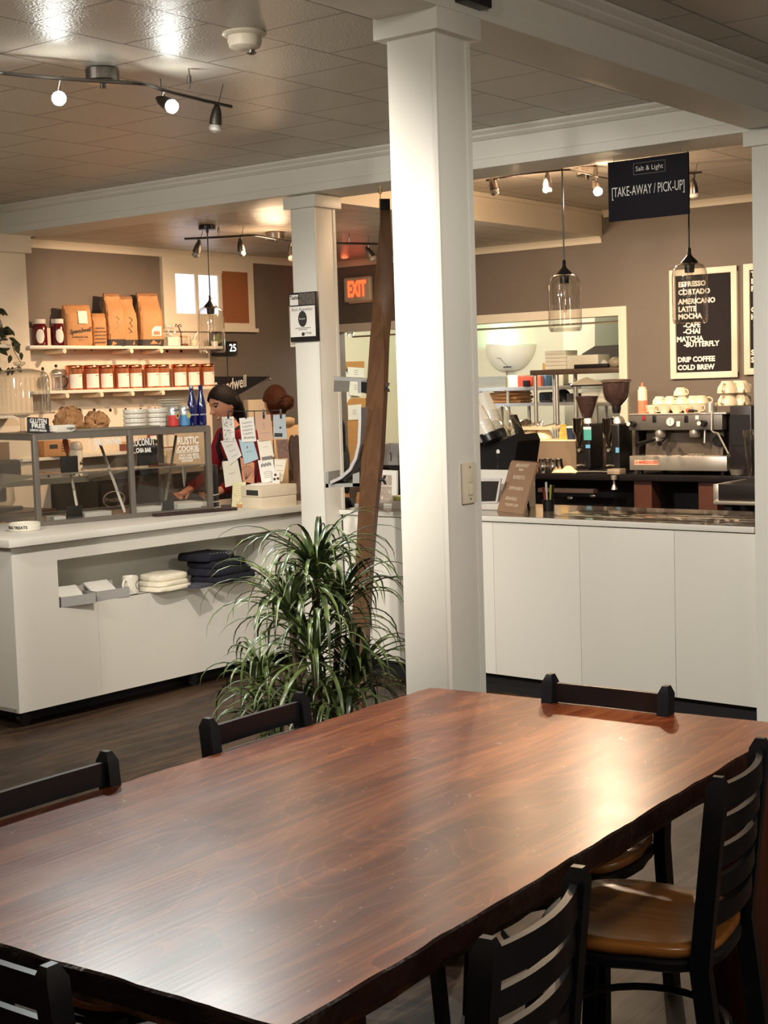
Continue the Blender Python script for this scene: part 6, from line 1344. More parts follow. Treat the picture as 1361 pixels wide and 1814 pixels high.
p = Vector((uy(1012.5, 760, BY+.3).x, BY+.3, BZ+zt2)); t = T('paper_cup', 'dark blue paper cup with white lid on the low cabinet', 'cup', p); MB().lathe([(0, 0), (.03, 0), (.037, .085)], n=24).build('cup_body', mat('blue_cup', (44, 58, 84), .5), t); MB().lathe([(.04, .085), (.04, .092), (.033, .1), (0, .1)], n=24).build('lid', CERAM, t)
# steel pan, clear jug at the column, black appliance with steel trim below it
t = one(MB().lathe([(.03, 0), (.045, .004), (.055, .045), (.058, .046), (.052, .042), (.042, .01), (0, .008)], n=28), 'steel_pan', STEEL, 'small steel pan on the worktop beside the black boiler', 'pan', on(1307, BY+.0+.06))
p = uy(1341, 828, 8.7); t = T('blender_jug', 'clear plastic blender jug half hidden by the right-hand column', 'jug', Vector((p.x, 8.72, 0.99)));
MB().lathe([(.05, 0), (.055, .01), (.085, .26), (.09, .29), (.088, .3), (.08, .29)], n=30, cap=False).build('jug_body', ACRYL, t); MB().lathe([(.088, .3), (.094, .305), (.09, .33), (.05, .335), (0, .335)], n=30).build('lid', ACRYL, t)
a, c = uy(1264, 842, 8.5), uy(1342, 885, 8.5)
t = T('ice_bin', 'black lidded ice bin with steel edges in front of the espresso bar', 'bin', ((a.x+c.x)/2+.2, 8.65, 0))
xr = a.x+.75
MB().bb((a.x+.03, 8.5, c.z-.02), (xr, 8.95, .99), bev=.004).build('bin_body', BLKPL, t, world=True); MB().bb((a.x, 8.495, c.z-.02), (a.x+.035, 8.96, .99), bev=.004).build('steel_edge', STEEL, t, world=True); MB().bb((a.x+.01, 8.47, c.z-.035), (xr, 8.52, c.z-.012), bev=.005).build('steel_rail', STEEL, t, world=True)
for x in (a.x+.05, xr-.08): MB().bb((x, 8.55, 0), (x+.05, 8.6, c.z-.02)).build('leg', DARK, t, world=True); MB().bb((x, 8.85, 0), (x+.05, 8.9, c.z-.02)).build('leg', DARK, t, world=True)
# ------------------------------------------------------------------ on the pick-up counter
rz_ = lambda px, py: uz(px, py, RCT+.0005)
B1, B2 = rz_(880.5, 905), rz_(926, 911); wdr = (B2-B1).normalized(); T1 = up_(906, 814.5, B1, wdr); T2 = T1+(B2-B1)
t = T('chalk_menu', 'brown leaning menu board hand-lettered in white chalk on the pick-up counter', 'menu board', B1.lerp(B2, .5))
nb_ = (T1-B1).cross(wdr).normalized(); nb_ = -nb_ if nb_.y < 0 else nb_
MB().loft([[B1, B2, T2, T1], [v+nb_*.012 for v in (B1, B2, T2, T1)]]).build('board', mat('brown_slate', (158, 126, 98), .7, var=.08, vs=8), t, world=True, ang=20)
e = MB(); e.loft([[v-nb_*.0 for v in (T1-(T1-B1).normalized()*.006, T2-(T1-B1).normalized()*.006, T2, T1)], [v+nb_*.0125 for v in (T1-(T1-B1).normalized()*.006, T2-(T1-B1).normalized()*.006, T2, T1)]]); e.build('top_edge', INK, t, world=True)
Lb = (T1-B1).length
for s, f, u, sz in (('BREAKFAST', .9, .5, .026), ('MENU', .82, .5, .018), ('BURRITO', .67, .5, .03), ('AVOCADO', .64-.06, .5, .0), ('EMPANADA', .46, .5, .028), ('GRANOLA', .26, .42, .026), ('YOGURT CUP', .14, .5, .022)):
    if sz: text(s, sz, basis(B1.lerp(B2, u)+(T1-B1)*f-nb_*.0012, wdr, T1-B1), mat('chalk_pale', (214, 192, 166), .8), t, sx=1.0, off=.0006, name='chalk_lettering')
MB().loft([[B1.lerp(B2, .5)+(T1-B1)*.7+nb_*.013+v for v in (Vector((-.01, 0, 0)), Vector((.01, 0, 0)))] + [Vector((B1.lerp(B2, .5)+nb_*.05).to_tuple()[:2]+(RCT+.001,))+Vector((T1-B1).to_tuple())*0+Vector((.01, .16, 0)), Vector((B1.lerp(B2, .5)+nb_*.05).to_tuple()[:2]+(RCT+.001,))+Vector((-.01, .16, 0))]]*1, cap=False) if False else None
st1 = B1.lerp(B2, .5)+(T1-B1)*.75+nb_*.014; st0 = Vector((st1.x, st1.y+.06, RCT+.002)); MB().tube([st1, st0], .008, 6).build('prop', BLKPL, t, world=True)
# tablet on a white stand, white riser with the cup dispenser
q = [up_(a, b_, rz_(868, 905)+RN*.05, (RN+Vector((0, 0, .45))).normalized()) for a, b_ in ((846, 849), (888, 849), (881, 891), (840, 892))]
t = T('tablet', 'white-framed tablet on a stand beside the leaning chalk menu', 'tablet', rz_(862, 903)+RN*.06)
nq = (q[1]-q[0]).cross(q[3]-q[0]).normalized(); nq = -nq if nq.y < 0 else nq
MB().loft([q, [v+nq*.012 for v in q]]).build('bezel', mat('tablet_white', (230, 228, 224), .3), t, world=True, ang=20)
cq = sum(q, Vector())/4; MB().loft([[cq+(v-cq)*.84-nq*.0008 for v in q], [cq+(v-cq)*.84+nq*.001 for v in q]]).build('screen', mat('tablet_screen', (58, 54, 52), .12, spec=.8), t, world=True, ang=20)
bq = rz_(864, 905)+RN*.1; MB().box((bq.x, bq.y, RCT+.025), (.16, .11, .049), rz=RZ, bev=.006).build('stand', mat('stand_white', (214, 208, 198), .4), t, world=True)
a, c = onrc(846, 840, .30), onrc(908, 840, .30); rzt = onrc(876, 832, .30).z
t = T('counter_riser', 'white riser box on the pick-up counter under the black cup dispenser', 'riser', rc((a-RA).dot(RD)+.15, .40, RCT), RZ)
u0, u1 = (a-RA).dot(RD)-.12, (c-RA).dot(RD)+.0; MB().bb((-(u1-u0)/2, -.10, .0005), ((u1-u0)/2, .12, rzt-RCT), bev=.003).build('riser_box', LAMI, t); t.location = rc((u0+u1)/2, .40, RCT)
ux_ = lambda px, py=780: (onrc(px, py, .30)-RA).dot(RD)-(u0+u1)/2; kz = lambda py: onrc(880, py, .30).z-rzt
t = T('cup_dispenser', 'black slanted cup and lid dispenser on the white riser', 'cup dispenser', rc((u0+u1)/2, .40, rzt+.0005), RZ)
xa, xb = ux_(846), ux_(920); zf, zbk = kz(775), kz(735)
MB().prism([(xa, 0), (ux_(909), 0), (ux_(917), kz(782)), (ux_(912), kz(770)), (ux_(885), kz(783)), (ux_(868), kz(776)), (xa, kz(774))], -.10, .12, M=basis((0, 0, 0), (1, 0, 0), (0, 0, 1)) @ Matrix.Scale(-1, 4, (0, 0, 1)) ).build('housing', mat('dispenser_black', (20, 17, 20), .35), t, ang=25)
def sl(px, py, v): P = onrc(px, py, .30+v+.10); return Vector(((P-RA).dot(RD)-(u0+u1)/2, v, P.z-rzt))
G = 'stacked paper cups in the dispenser'
DT = wm(t)
for i, (p0, p1, r, v) in enumerate((((880, 768), (856, 697), .046, -.06), ((868, 774), (844, 722), .042, -.13), ((852, 778), (834, 745), .032, -.16))):
    a, c = sl(p0[0], p0[1], v), sl(p1[0], p1[1], v); d = (c-a); Ld = d.length; d.normalize()
    W0 = DT @ a; o = T('cup_stack', ['longest slanted stack of white paper cups in the black dispenser', 'middle slanted stack of white paper cups in the black dispenser', 'shortest slanted stack of white paper cups in the black dispenser'][i], 'paper cups', W0, group=G)
    b = MB(); pr = []; n = 12 if i == 0 else 8
    pr += [(r*.98, 0)]
    for k in range(n): z = .02+.0095*k; pr += [(r*1.0, z), (r*1.07, z+.001), (r*1.07, z+.004), (r*1.0, z+.005)]
    pr += [(r*.98, .02+.0095*n), (r*.72, Ld), (r*.68, Ld+.001), (r*.66, Ld-.004), (0, Ld-.004)]
    dw = (DT.to_3x3() @ d); b.lathe(pr, n=28); b.build('paper_cups', CERAM, o, tf=frame_to(dw)); 
    MB().lathe([(r*1.12, -.03), (r*1.16, -.02), (r*1.16, .012), (r*1.1, .014)], n=20).build('black_gasket', BLKPL, t, tf=Matrix.Translation(a) @ frame_to(d), ang=40)
for i, (p0, p1, v) in enumerate((((915, 765), (890, 727), .02), ((898, 778), (878, 750), -.08))):
    a, c = sl(p0[0], p0[1], v), sl(p1[0], p1[1], v); d = c-a; Ld = d.length; W0 = DT @ a; o = one(MB().lathe([(.036, 0), (.036, Ld), (.03, Ld+.01), (0, Ld+.012)], n=24).lathe([(.038, Ld*.2), (.038, Ld*.24)], n=24), 'lid_tube', ACRYL, ['clear tube of lids at the back of the black dispenser', 'clear tube of lids at the front of the black dispenser'][i], 'lid tube', W0); o.data.transform(frame_to(DT.to_3x3() @ d))
a = sl(905, 735, .08); c = sl(918, 775, .08); t2 = MB().loft([[a+Vector((-.008, 0, 0)), a+Vector((.008, 0, 0)), c+Vector((.02, 0, 0)), c+Vector((-.012, 0, 0))], [a+Vector((-.008, .05, 0)), a+Vector((.008, .05, 0)), c+Vector((.02, .05, 0)), c+Vector((-.012, .05, 0))]]).build('divider', BLKPL, t)
p = rc((onrc(885, 830, .2)-RA).dot(RD), .2, RCT); p = rz_(887, 893)+RN*.16
t = T('salt_grinder', 'small clear spice grinder in front of the black dispenser', 'grinder', Vector((p.x, p.y, rzt+.0005)) if False else rc((onrc(887, 832, .32)-RA).dot(RD), .315, rzt+.0005)); MB().lathe([(0, 0), (.017, 0), (.015, .05), (.017, .09)], n=18).build('glass_body', PEND, t); MB().lathe([(0, .003), (.013, .003), (.013, .06), (0, .062)], n=16).build('peppercorns', BEAN, t); MB().lathe([(.018, .09), (.02, .1), (.016, .112), (0, .114)], n=18).build('cap', CERAM, t)
# pen cup with markers
p = rz_(950, 908)+RN*.12; t = T('pen_cup', 'black pen cup right of the leaning chalk menu', 'cup', p); MB().lathe([(0, 0), (.030, 0), (.032, .062), (.03, .062), (.028, .006), (0, .006)], n=24).build('cup_body', BLKPL, t)
for i, (dx, dy, h, c, nm) in enumerate(((-.012, -.01, .12, (150, 40, 36), 'red'), (.0, -.012, .15, (206, 202, 196), 'grey-capped'), (.014, -.008, .135, (150, 158, 66), 'yellow green'), (.012, .012, .13, (30, 28, 30), 'black'))):
    o = T('marker_pen', f'{nm} marker pen standing in the black pen cup', 'marker', p+Vector((dx, dy, .008)), rot=(-.06*dy/.012, .07*dx/.012, 0), group='marker pens in the pen cup'); MB().cyl((0, 0, 0), (0, 0, h*.62), .0055, n=10).build('barrel', mat('pen_'+nm.replace(' ', '_').replace('-', '_'), c, .4), o); MB().lathe([(.0062, h*.62), (.0064, h*.97), (.003, h), (0, h)], n=10).build('cap', mat('pen_cap_'+nm.replace(' ', '_').replace('-', '_'), c if i != 1 else (206, 202, 196), .35), o)
a, c = rz_(978, 914), rz_(1336, 931); t = one(MB().bb((0, 0.0, 0), ((c-a).dot(RD), .34, .005), bev=.001), 'counter_mat', ACRYL, 'clear plastic sheet lying along the pick-up counter top', 'sheet', Vector((a.x, a.y, RCT+.0004)), RZ)
# framed print, pouches, jars between the columns
def upr(label, name, cat, quadpx, v, m, th=.012, grp=None, lean=.0):
    P = [onrc(a, b_, v) for a, b_ in quadpx]; zb_ = min(v_.z for v_ in P); o = T(name, label, cat, P[0]*0+sum(P, Vector())/len(P)*Vector((1, 1, 0)) if False else Vector((sum(p.x for p in P)/len(P), sum(p.y for p in P)/len(P), RCT)), RZ, grp)
    P2 = [Vector((p.x, p.y, max(p.z, RCT+.0006))) for p in P]; return o, P2
o, P = upr('white print with grey lettered panels standing on the counter between the columns', 'framed_print', 'print', ((668, 832), (703, 834), (703, 899), (668, 897)), .25, PAPER)
MB().loft([P, [v+RN*.014 for v in P]]).build('frame', mat('print_white', (224, 222, 214), .5), o, world=True, ang=20)
for y0, y1, s in ((841, 860, 'SSA\nSICC'), (861, 892, 'APON\nMGC')):
    Q = [onrc(a, b_, .2485) for a, b_ in ((671, y0), (694, y0+1), (694, y1), (671, y1))]; MB().loft([Q, [v+RN*.002 for v in Q]]).build('grey_panel', mat('panel_greige', (166, 152, 138), .6), o, world=True, ang=20)
    text(s, .045 if y1 > 870 else .034, basis(sum(Q, Vector())/4-RN*.001, RD, (0, 0, 1)), PAPER, o, name='panel_lettering', sx=.9, off=-.002, line=.85)
o, P = upr('thin black upright frame behind the white lettered print', 'photo_frame', 'frame', ((690, 827), (712, 827), (712, 885), (690, 885)), .45, BLKPL)
for v in P[2:]: v.z = RCT+.0006
MB().loft([P, [v+RN*.015 for v in P]]).build('frame', BLKPL, o, world=True, ang=20)
o, P = upr('small white carton with yellow green top beside the front column', 'small_carton', 'carton', ((694, 878), (715, 879), (715, 900), (694, 899)), .1, PAPER)
for v in P[2:]: v.z = RCT+.0006
MB().loft([P, [v+RN*.05 for v in P]]).build('carton', PAPER, o, world=True, ang=20); Q = [onrc(a, b_, .0985) for a, b_ in ((697, 880), (712, 880), (712, 887), (697, 887))]; MB().loft([Q, [v+RN*.002 for v in Q]]).build('label', mat('lime_label', (176, 178, 70), .6), o, world=True)
def pouch(label, x0, x1, y0, y1, v, m, zb_=None):
    P = [onrc(a, b_, v) for a, b_ in ((x0, y1), (x1, y1), (x1, y0), (x0, y0))]; z0 = RCT+.0006 if zb_ is None else zb_
    W2 = (P[1]-P[0]).length; H2 = P[3].z-z0; c = (P[0]+P[1])/2; o = T('coffee_pouch', label, 'pouch', (c.x, c.y, z0), RZ, 'coffee pouches on the counter shelf between the columns')
    MB().loft([[Vector((x*W2/2, y, z)) for x, y in ((-1, -d), (1, -d), (1, d), (-1, d))] for z, d in ((0, .035), (H2*.4, .04), (H2*.85, .015), (H2, .006))]).build('pouch_body', m, o, ang=25); return o, W2, H2
a, c = onrc(672, 823, .50), onrc(716, 823, .50); sz = onrc(690, 823, .50).z
o = T('counter_shelf', 'little dark shelf stand on the pick-up counter between the columns', 'shelf stand', Vector(((a.x+c.x)/2, (a.y+c.y)/2, RCT)), RZ); ww = (c-a).length/2
MB().bb((-ww, -.05, sz-RCT-.014), (ww, .09, sz-RCT)).build('board', BLKPL, o)
for s in (-1, 1): MB().bb((s*ww-.006, -.05, .0005), (s*ww+.006, .09, sz-RCT-.014)).build('leg', BLKPL, o)
gp = mat('pouch_kraft_grey', (150, 136, 122), .5, var=.1); o, W2, H2 = pouch('kraft grey pouch with lime green label on the small dark shelf', 677, 690, 786, 823, .5, gp, sz); MB().bb((-W2*.4, -.046, H2*.2), (W2*.3, -.036, H2*.78)).build('label', mat('lime_label2', (150, 158, 56), .6), o); b = MB(); b.box((W2*.2, -.045, H2*.5), (W2*.25, .003, H2*.5)); b.build('ink_drawing', INK, o)
o, W2, H2 = pouch('wide grey pouch with dark sprig drawing on the small dark shelf', 690, 712, 785, 822, .5, mat('pouch_grey', (142, 138, 134), .45, var=.1), sz); b = MB(); b.tube([(0, -.044, H2*.2), (.004, -.045, H2*.45), (-.003, -.044, H2*.6)], .003, 5); b.build('ink_drawing', INK, o)
p = rz_(622, 900)+RN*.08; t = T('honey_jar', 'amber jar on the pick-up counter next to the rear column', 'jar', p); MB().lathe([(0, 0), (.022, 0), (.024, .05), (.018, .07), (.018, .085), (0, .086)], n=20).build('jar_body', mat('amber_jar', (140, 94, 50), .2, coat=.5), t)
f0 = None
for k in range(4):
    p = rz_(630, 899)+RN*.14; p.z = RCT+.026+.0145*k; lab = f'tan wrapped bar, {["lowest", "second", "third", "topmost"][k]} of the pile in the counter tray'
    if f0 is None: f0 = one(MB().box((0, 0, .007), (.07, .05, .0135), bev=.003), 'snack_bar', mat('tan_wrap', (196, 150, 110), .5), lab, 'snack bar', p, .2, 'tan wrapped bars in the counter tray')
    else: dup(f0, p, .2+.1*k, lab)
p = rz_(628, 902)+RN*.12; t = one(MB().bb((-.06, -.05, 0), (.07, .06, .025), bev=.002), 'acrylic_tray', mat('grey_acrylic', (160, 152, 144), .2), 'low grey acrylic tray holding tan bars by the leaning post', 'tray', p, RZ)
p = rz_(621, 894)+RN*.26; t = T('small_card', 'small dark card with white lettering behind the tan bars', 'card', p, RZ); MB().bb((-.04, 0, 0), (.04, .006, .095)).build('card', INK, t); text('BAKE IT', .022, basis((0, -.0006, .07), (1, 0, 0), (0, 0, 1)), CHALK, t, world=False)
# ------------------------------------------------------------------ kitchen seen through the opening
for o in list(bpy.data.objects):
    if o.name == 'wall_kitchen_pier': bpy.data.objects.remove(o)
S('wall_kitchen_pier', KITCH, ((uy(998, 600, 12.3).x, 12.3, 0), (-4.25, 12.9, 2.75)))
KY = 12.9
a, c = uy(855, 630, KY-.1), uy(942, 630, KY-.1); zt_, zb_ = uy(898, 611, KY-.1).z, uy(898, 657, KY-.1).z
t = T('insect_trap', 'white half-bowl wall fixture glowing green above, on the kitchen wall', 'wall fixture', ((a.x+c.x)/2, KY, zb_))
hw_ = (c.x-a.x)/2; hh = zt_-zb_; secs = []
for k in range(9):
    f = k/8; wv = hw_*(.30+.70*math.sin(f*PI/2)**.75); dv = .05+.13*math.sin(f*PI/2); z = hh*(f**1.25)
    secs.append([Vector((-wv*math.cos(PI*i/16)+.06*hw_*(f-1)*1.2, -dv*math.sin(PI*i/16)-.001, z+(.03*math.cos(PI*i/16)*0)+ (.018*math.sin(2*PI*i/16) if k == 8 else 0))) for i in range(17)])
MB().loft(secs, closed=True).build('shell', CERAM, t, ang=50)
MB().bb((-.02, -.14, hh*.12), (.07, -.128, hh*.17)).build('badge', INK, t); MB().tube([(-hw_*.45, -.12, hh*.5), (-.03, -.175, hh*.5), (.01, -.165, hh*.3), (.05, -.13, hh*.12)], .003, 5).build('seam', GREYINK, t)
MB().cyl((-.05, -.03, 0), (-.05, -.03, -.18), .006, n=8).build('cord', GREYINK, t)
MB().bb((-hw_*.6, -.08, hh*.82), (hw_*.5, -.05, hh*.88), bev=.008).build('green_tube', mat('green_lamp', (150, 240, 190), .4, emit=(110, 255, 190), estr=5), t)
def ks(label, name, cat, m, x0, x1, py0, py1, y, dep, bev=.004, grp=None):
    a, c = uy(x0, (py0+py1)/2, y), uy(x1, (py0+py1)/2, y); z1, z0 = uy((x0+x1)/2, py0, y).z, uy((x0+x1)/2, py1, y).z
    o = one(MB().bb((-(c.x-a.x)/2, 0, 0), ((c.x-a.x)/2, dep, z1-z0), bev=bev), name, m, label, cat, ((a.x+c.x)/2, y, z0), 0, grp); return o, (c.x-a.x), z1-z0
SY = 10.9                                                    # nearer steel overshelf
DSTEEL = mat('dull_shelf_steel', (118, 100, 84), .4, .6)
def ktable(label, x0, x1, pytop, y, dep, th, legs, m, zl=0):
    a, c = uy(x0, pytop, y), uy(x1, pytop, y); z = uy((x0+x1)/2, pytop, y).z
    t = T('steel_shelf', label, 'shelf', ((a.x+c.x)/2, y+dep/2, 0), group='stainless kitchen shelves'); MB().bb((a.x, y, z-th), (c.x, y+dep, z), bev=.003).build('board', m, t, world=True)
    for px in legs:
        for yy in (y+.03, y+dep-.05): x = uy(px, pytop, y).x; MB().cyl((x, yy, zl), (x, yy, z-th), .018, n=12).build('leg', STEEL, t, world=True)
    return t, z, a.x, c.x
kt, KZ1, _, _ = ktable('upper stainless shelf carrying white foam boxes in the kitchen', 939, 1110, 653, SY, .4, .045, (945, 983, 1105), DSTEEL)
FOAM = mat('foam_white', (240, 234, 214), .6, var=.03)
def kst(label, name, cat, m, x0, x1, py0, y, dep, z, bev=.004, grp=None, rz=0):
    a, c = uy(x0, py0, y), uy(x1, py0, y); h = uy((x0+x1)/2, py0, y).z-z; w2 = (c.x-a.x)/2
    return one(MB().bb((-w2, 0, 0), (w2, dep, h), bev=bev), name, m, label, cat, ((a.x+c.x)/2, y, z+.0005), rz, grp)
nst = 5; a, c = uy(965, 622, SY+.08), uy(1003, 622, SY+.08); hst = (uy(984, 621, SY+.08).z-KZ1)/nst; f0 = None
for k in range(nst):
    lab = f'white foam takeout box, {["lowest", "second up", "third up", "fourth up", "topmost"][k]} of the tall stack on the upper kitchen shelf'
    loc = ((a.x+c.x)/2, SY+.08, KZ1+.0005+k*hst)
    if f0 is None: f0 = one(MB().bb((-(c.x-a.x)/2, 0, 0), ((c.x-a.x)/2, .2, hst*.97), bev=.006), 'takeout_box', FOAM, lab, 'box', loc, 0, 'white foam boxes on the upper kitchen shelf')
    else: dup(f0, loc, 0, lab)
kst('wide open white foam tray beside the tall foam stack', 'foam_tray', 'tray', FOAM, 1004, 1060, 629, SY+.06, .2, KZ1)
kst('black ribbed tray lying in front of the white foam tray', 'black_tray', 'tray', BLKPL, 1017, 1076, 645, SY+.01, .045, KZ1)
o = kst('small tan bottle at the end of the upper kitchen shelf', 'sauce_bottle', 'bottle', mat('tan_bottle', (226, 180, 110), .4), 961, 966, 643, SY+.1, .03, KZ1)
p = uy(1090, 640, SY+.2); one(MB().ball((0, 0, .045), .05, 1.3, 1, .9, n=14).jitter(.004, 5), 'plastic_bag', mat('clear_bag', (190, 176, 150), .3, var=.3), 'crumpled clear bag by the opening frame on the upper shelf', 'bag', (p.x, p.y, KZ1), 0)
p = uy(1068, 640, SY+.15); one(MB().ball((0, 0, .035), .04, 1.3, 1, .8, n=12).jitter(.006, 6), 'paper_towel', PAPER, 'crumpled white paper towel on the upper kitchen shelf', 'paper towel', (p.x, SY+.15, KZ1), 0)
kt2, KZ2, _, _ = ktable('long lower stainless shelf with red boxes in the kitchen', 838, 1022, 685, 11.6, .45, .035, (848, 897, 1018), STEEL)
KZ3 = uy(969, 713, 11.6).z; MB().bb((uy(838, 713, 11.6).x, 11.61, KZ3-.03), (uy(1022, 713, 11.6).x, 12.04, KZ3)).build('board', STEEL, kt2, world=True)
t3, KZ4, _, _ = ktable('short stainless shelf in the kitchen under the grinder hoppers', 1026, 1105, 713, 11.3, .5, .03, (1030, 1100), STEEL)
RB_ = mat('red_box', (214, 74, 48), .5)
a = kst('long red box on the lower kitchen shelf', 'red_box', 'box', RB_, 918, 943, 667, 11.65, .2, KZ2, grp=None)
kst('salmon red tub beside the steel upright on the lower kitchen shelf', 'red_tub', 'tub', mat('salmon_tub', (224, 112, 84), .5), 946, 958, 666, 11.65, .15, KZ2)
kst('blue-lidded container on the lower kitchen shelf', 'blue_container', 'container', mat('blue_lid', (84, 120, 160), .5), 958, 968, 665, 11.7, .12, KZ2)
kst('small black packet in front of the red box', 'black_packet', 'packet', BLKPL, 926, 935, 674, 11.58, .05, KZ2)
kst('white carton with slanting front beside the stacked pans', 'white_carton', 'carton', FOAM, 898, 917, 665, 11.65, .25, KZ2)
kst('clear deli jar next to the second steel upright', 'clear_jar', 'jar', mat('frosted_clear', (214, 206, 180), .3), 986, 998, 663, 11.7, .1, KZ2)
kst('dark shallow pan at the end of the lower kitchen shelf', 'shallow_pan', 'pan', mat('dark_pan', (92, 82, 68), .4, .6), 998, 1016, 679, 11.62, .2, KZ2)
kst('dark low bin under the upper kitchen shelf', 'storage_bin', 'bin', mat('olive_bin', (104, 92, 72), .5), 966, 983, 668, 11.8, .2, KZ2)
f0 = None; a, c = uy(838, 670, 11.62), uy(896, 670, 11.62); hs = (uy(866, 667, 11.62).z-KZ2)/6
for k in range(6):
    lab = f'flat aluminium sheet pan in the kitchen pile, {["lowest", "second up", "third up", "fourth up", "fifth up", "topmost"][k]}'; loc = ((a.x+c.x)/2, 11.62, KZ2+.0005+k*hs)
    if f0 is None: w2 = (c.x-a.x)/2; f0 = one(MB().loft([[Vector((x*w2*s, .2+y*.2*s, z)) for x, y in ((-1, -1), (1, -1), (1, 1), (-1, 1))] for z, s in ((0, .97), (hs*.9, 1), (hs*.9, .985), (hs*.25, .96))]), 'sheet_pan', mat('aluminium', (190, 184, 168), .35, .8), lab, 'pan', loc, 0, 'sheet pans piled on the lower kitchen shelf', ang=20)
    else: dup(f0, loc, 0, lab)
f0 = None
for k in range(4):
    lab = f'kraft paper sack lying in the kitchen pile, {["lowest", "second up", "third up", "topmost"][k]}'; p = uy(874+2*(k % 2), 704, 11.5); loc = (p.x, 11.8, KZ3+.0005+.034*k)
    if f0 is None: f0 = one(MB().loft([[Vector((x*.17*s, y*.13*s, z)) for x, y in ((-1, -1), (1, -1), (1, 1), (-1, 1))] for z, s in ((0, .9), (.012, 1), (.022, 1), (.032, .9))]), 'paper_sack', KRAFT, lab, 'sack', loc, .1, 'kraft sacks on the bottom kitchen shelf')
    else: dup(f0, loc, .1-.25*k, lab)
p = uy(876, 716, 11.0); k_ = pm(p)
t = T('toaster', 'black toaster oven with rounded hood standing in the kitchen', 'toaster oven', (uy(978, 722, 11.66).x, 11.66, KZ3+.0005)); k_ = pm(uy(978, 722, 11.66))
MB().bb((-27*k_, 0, 0), (0, .22, 18*k_), bev=.02, seg=3).build('body', BLKPL, t); MB().lathe([(18*k_*math.cos(a), 23*k_*math.sin(a)) for a in [i*PI/2/8 for i in range(9)]], (12*k_, .1, 0), n=24, sy=.7).build('hood', BLKPL, t); MB().bb((4*k_, -.032, 3*k_), (14*k_, -.02, 9*k_)).build('label', GREYINK, t)
kst('dark pan lid stack under the cone hopper in the kitchen', 'pan_lid', 'pan lid', mat('dark_pan', (92, 82, 68), .4), 1004, 1020, 697, 11.66, .2, KZ3)
f0 = None
for k in range(5):
    lab = f'long white carton in the kitchen pile between the two hoppers, {["lowest", "second up", "third up", "fourth up", "topmost"][k]}'
    a, c = uy(1030, 700, 11.45), uy(1083, 700, 11.45); loc = ((a.x+c.x)/2, 11.45, KZ4+.0005+.04*k)
    if f0 is None: f0 = one(MB().bb((-(c.x-a.x)/2, 0, 0), ((c.x-a.x)/2, .3, .039), bev=.003), 'long_carton', FOAM, lab, 'carton', loc, 0, 'long white cartons in the kitchen')
    else: dup(f0, loc, 0, lab)
# hood, corkboard, papers, shutter rail
t = T('exhaust_hood', 'dark kitchen exhaust hood with pale duct beside the opening frame', 'hood', (uy(1075, 630, 11.7).x, 11.9, 0))
P = [uy(a, b_, 11.7) for a, b_ in ((1031, 655), (1110, 655), (1110, 610), (1054, 613), (1031, 627))]; MB().loft([P, [v+Vector((0, .5, 0)) for v in P]]).build('hood_body', mat('hood_dark', (78, 66, 54), .45), t, world=True, ang=20)
P = [uy(a, b_, 11.75) for a, b_ in ((1054, 613), (1110, 611), (1110, 530), (1054, 533))]; MB().loft([P, [v+Vector((0, .4, 0)) for v in P]]).build('duct', mat('duct_green', (156, 158, 132), .5), t, world=True, ang=20)
KX = -9.2998
def onw(a, b_): return ux(a, b_, KX)
t = T('cork_board', 'large cork board with pinned papers on the kitchen wall behind the rear column', 'cork board', onw(625, 770)); P = [onw(a, b_) for a, b_ in ((590, 820), (648, 815), (646, 705), (590, 706))]
MB().loft([P, [v+Vector((.02, 0, 0)) for v in P]]).build('cork', CORK, t, world=True, ang=20)
t = T('cork_strip', 'narrow framed cork strip high on the kitchen wall', 'cork board', onw(625, 650)); P = [onw(a, b_) for a, b_ in ((596, 655), (643, 652), (643, 640), (596, 641))]; MB().loft([P, [v+Vector((.02, 0, 0)) for v in P]]).build('cork', CORK, t, world=True, ang=20)
for lab, P in (('white paper hanging crooked with its corner down between the cork boards', ((598, 700), (612, 719), (630, 688), (612, 655))), ('white paper with printed box below the narrow cork strip', ((616, 668), (645, 669), (645, 652), (616, 650))), ('white paper half hidden by the upper rack bracket', ((618, 700), (640, 702), (640, 672), (621, 670))), ('white note pinned alone on the big cork board', ((617, 744), (640, 743), (640, 716), (616, 718))), ('white paper peeking out beside the rear column', ((598, 668), (606, 668), (606, 645), (598, 645)))):
    Q = [ux(a, b_, KX+.022+.001*len(lab) % .01) for a, b_ in P]; c = sum(Q, Vector())/4; o = T('pinned_paper', lab, 'paper', c, group='papers pinned around the cork boards'); MB().loft([Q, [v+Vector((.002, 0, 0)) for v in Q]]).build('sheet', PAPER, o, world=True, ang=20)
    b = MB(); 
    for k in range(3): b.box((c.x+.0025, c.y, c.z+.02-.02*k), (.001, .06, .004))
    b.build('print', GREYINK, o, world=True)
S('trim_11', mat('rail_grey', (150, 138, 112), .5), ((OPL+.06, YB+.15, OPT-.115), (OPR-.07, YB+.17, OPT-.10)))
p = uy(621, 590, YB+.2); t = T('shutter_catch', 'little steel catch hanging from the shutter rail in the opening', 'catch', p); MB().bb((-.03, -.005, -.03), (-.02, .005, .03)).bb((.02, -.005, -.04), (.03, .005, .03)).bb((-.03, -.005, -.005), (.04, .005, .005)).build('bracket', STEEL, t); 
t = T('wall_cable', 'sagging dark cable on the cream kitchen wall', 'cable', uy(690, 754, KY)); MB().tube([uy(a, b_, KY-.02) for a, b_ in ((640, 735), (660, 749), (680, 754), (692, 753), (705, 750), (740, 736))], .012, 6).build('cable', BLKPL, t, world=True)
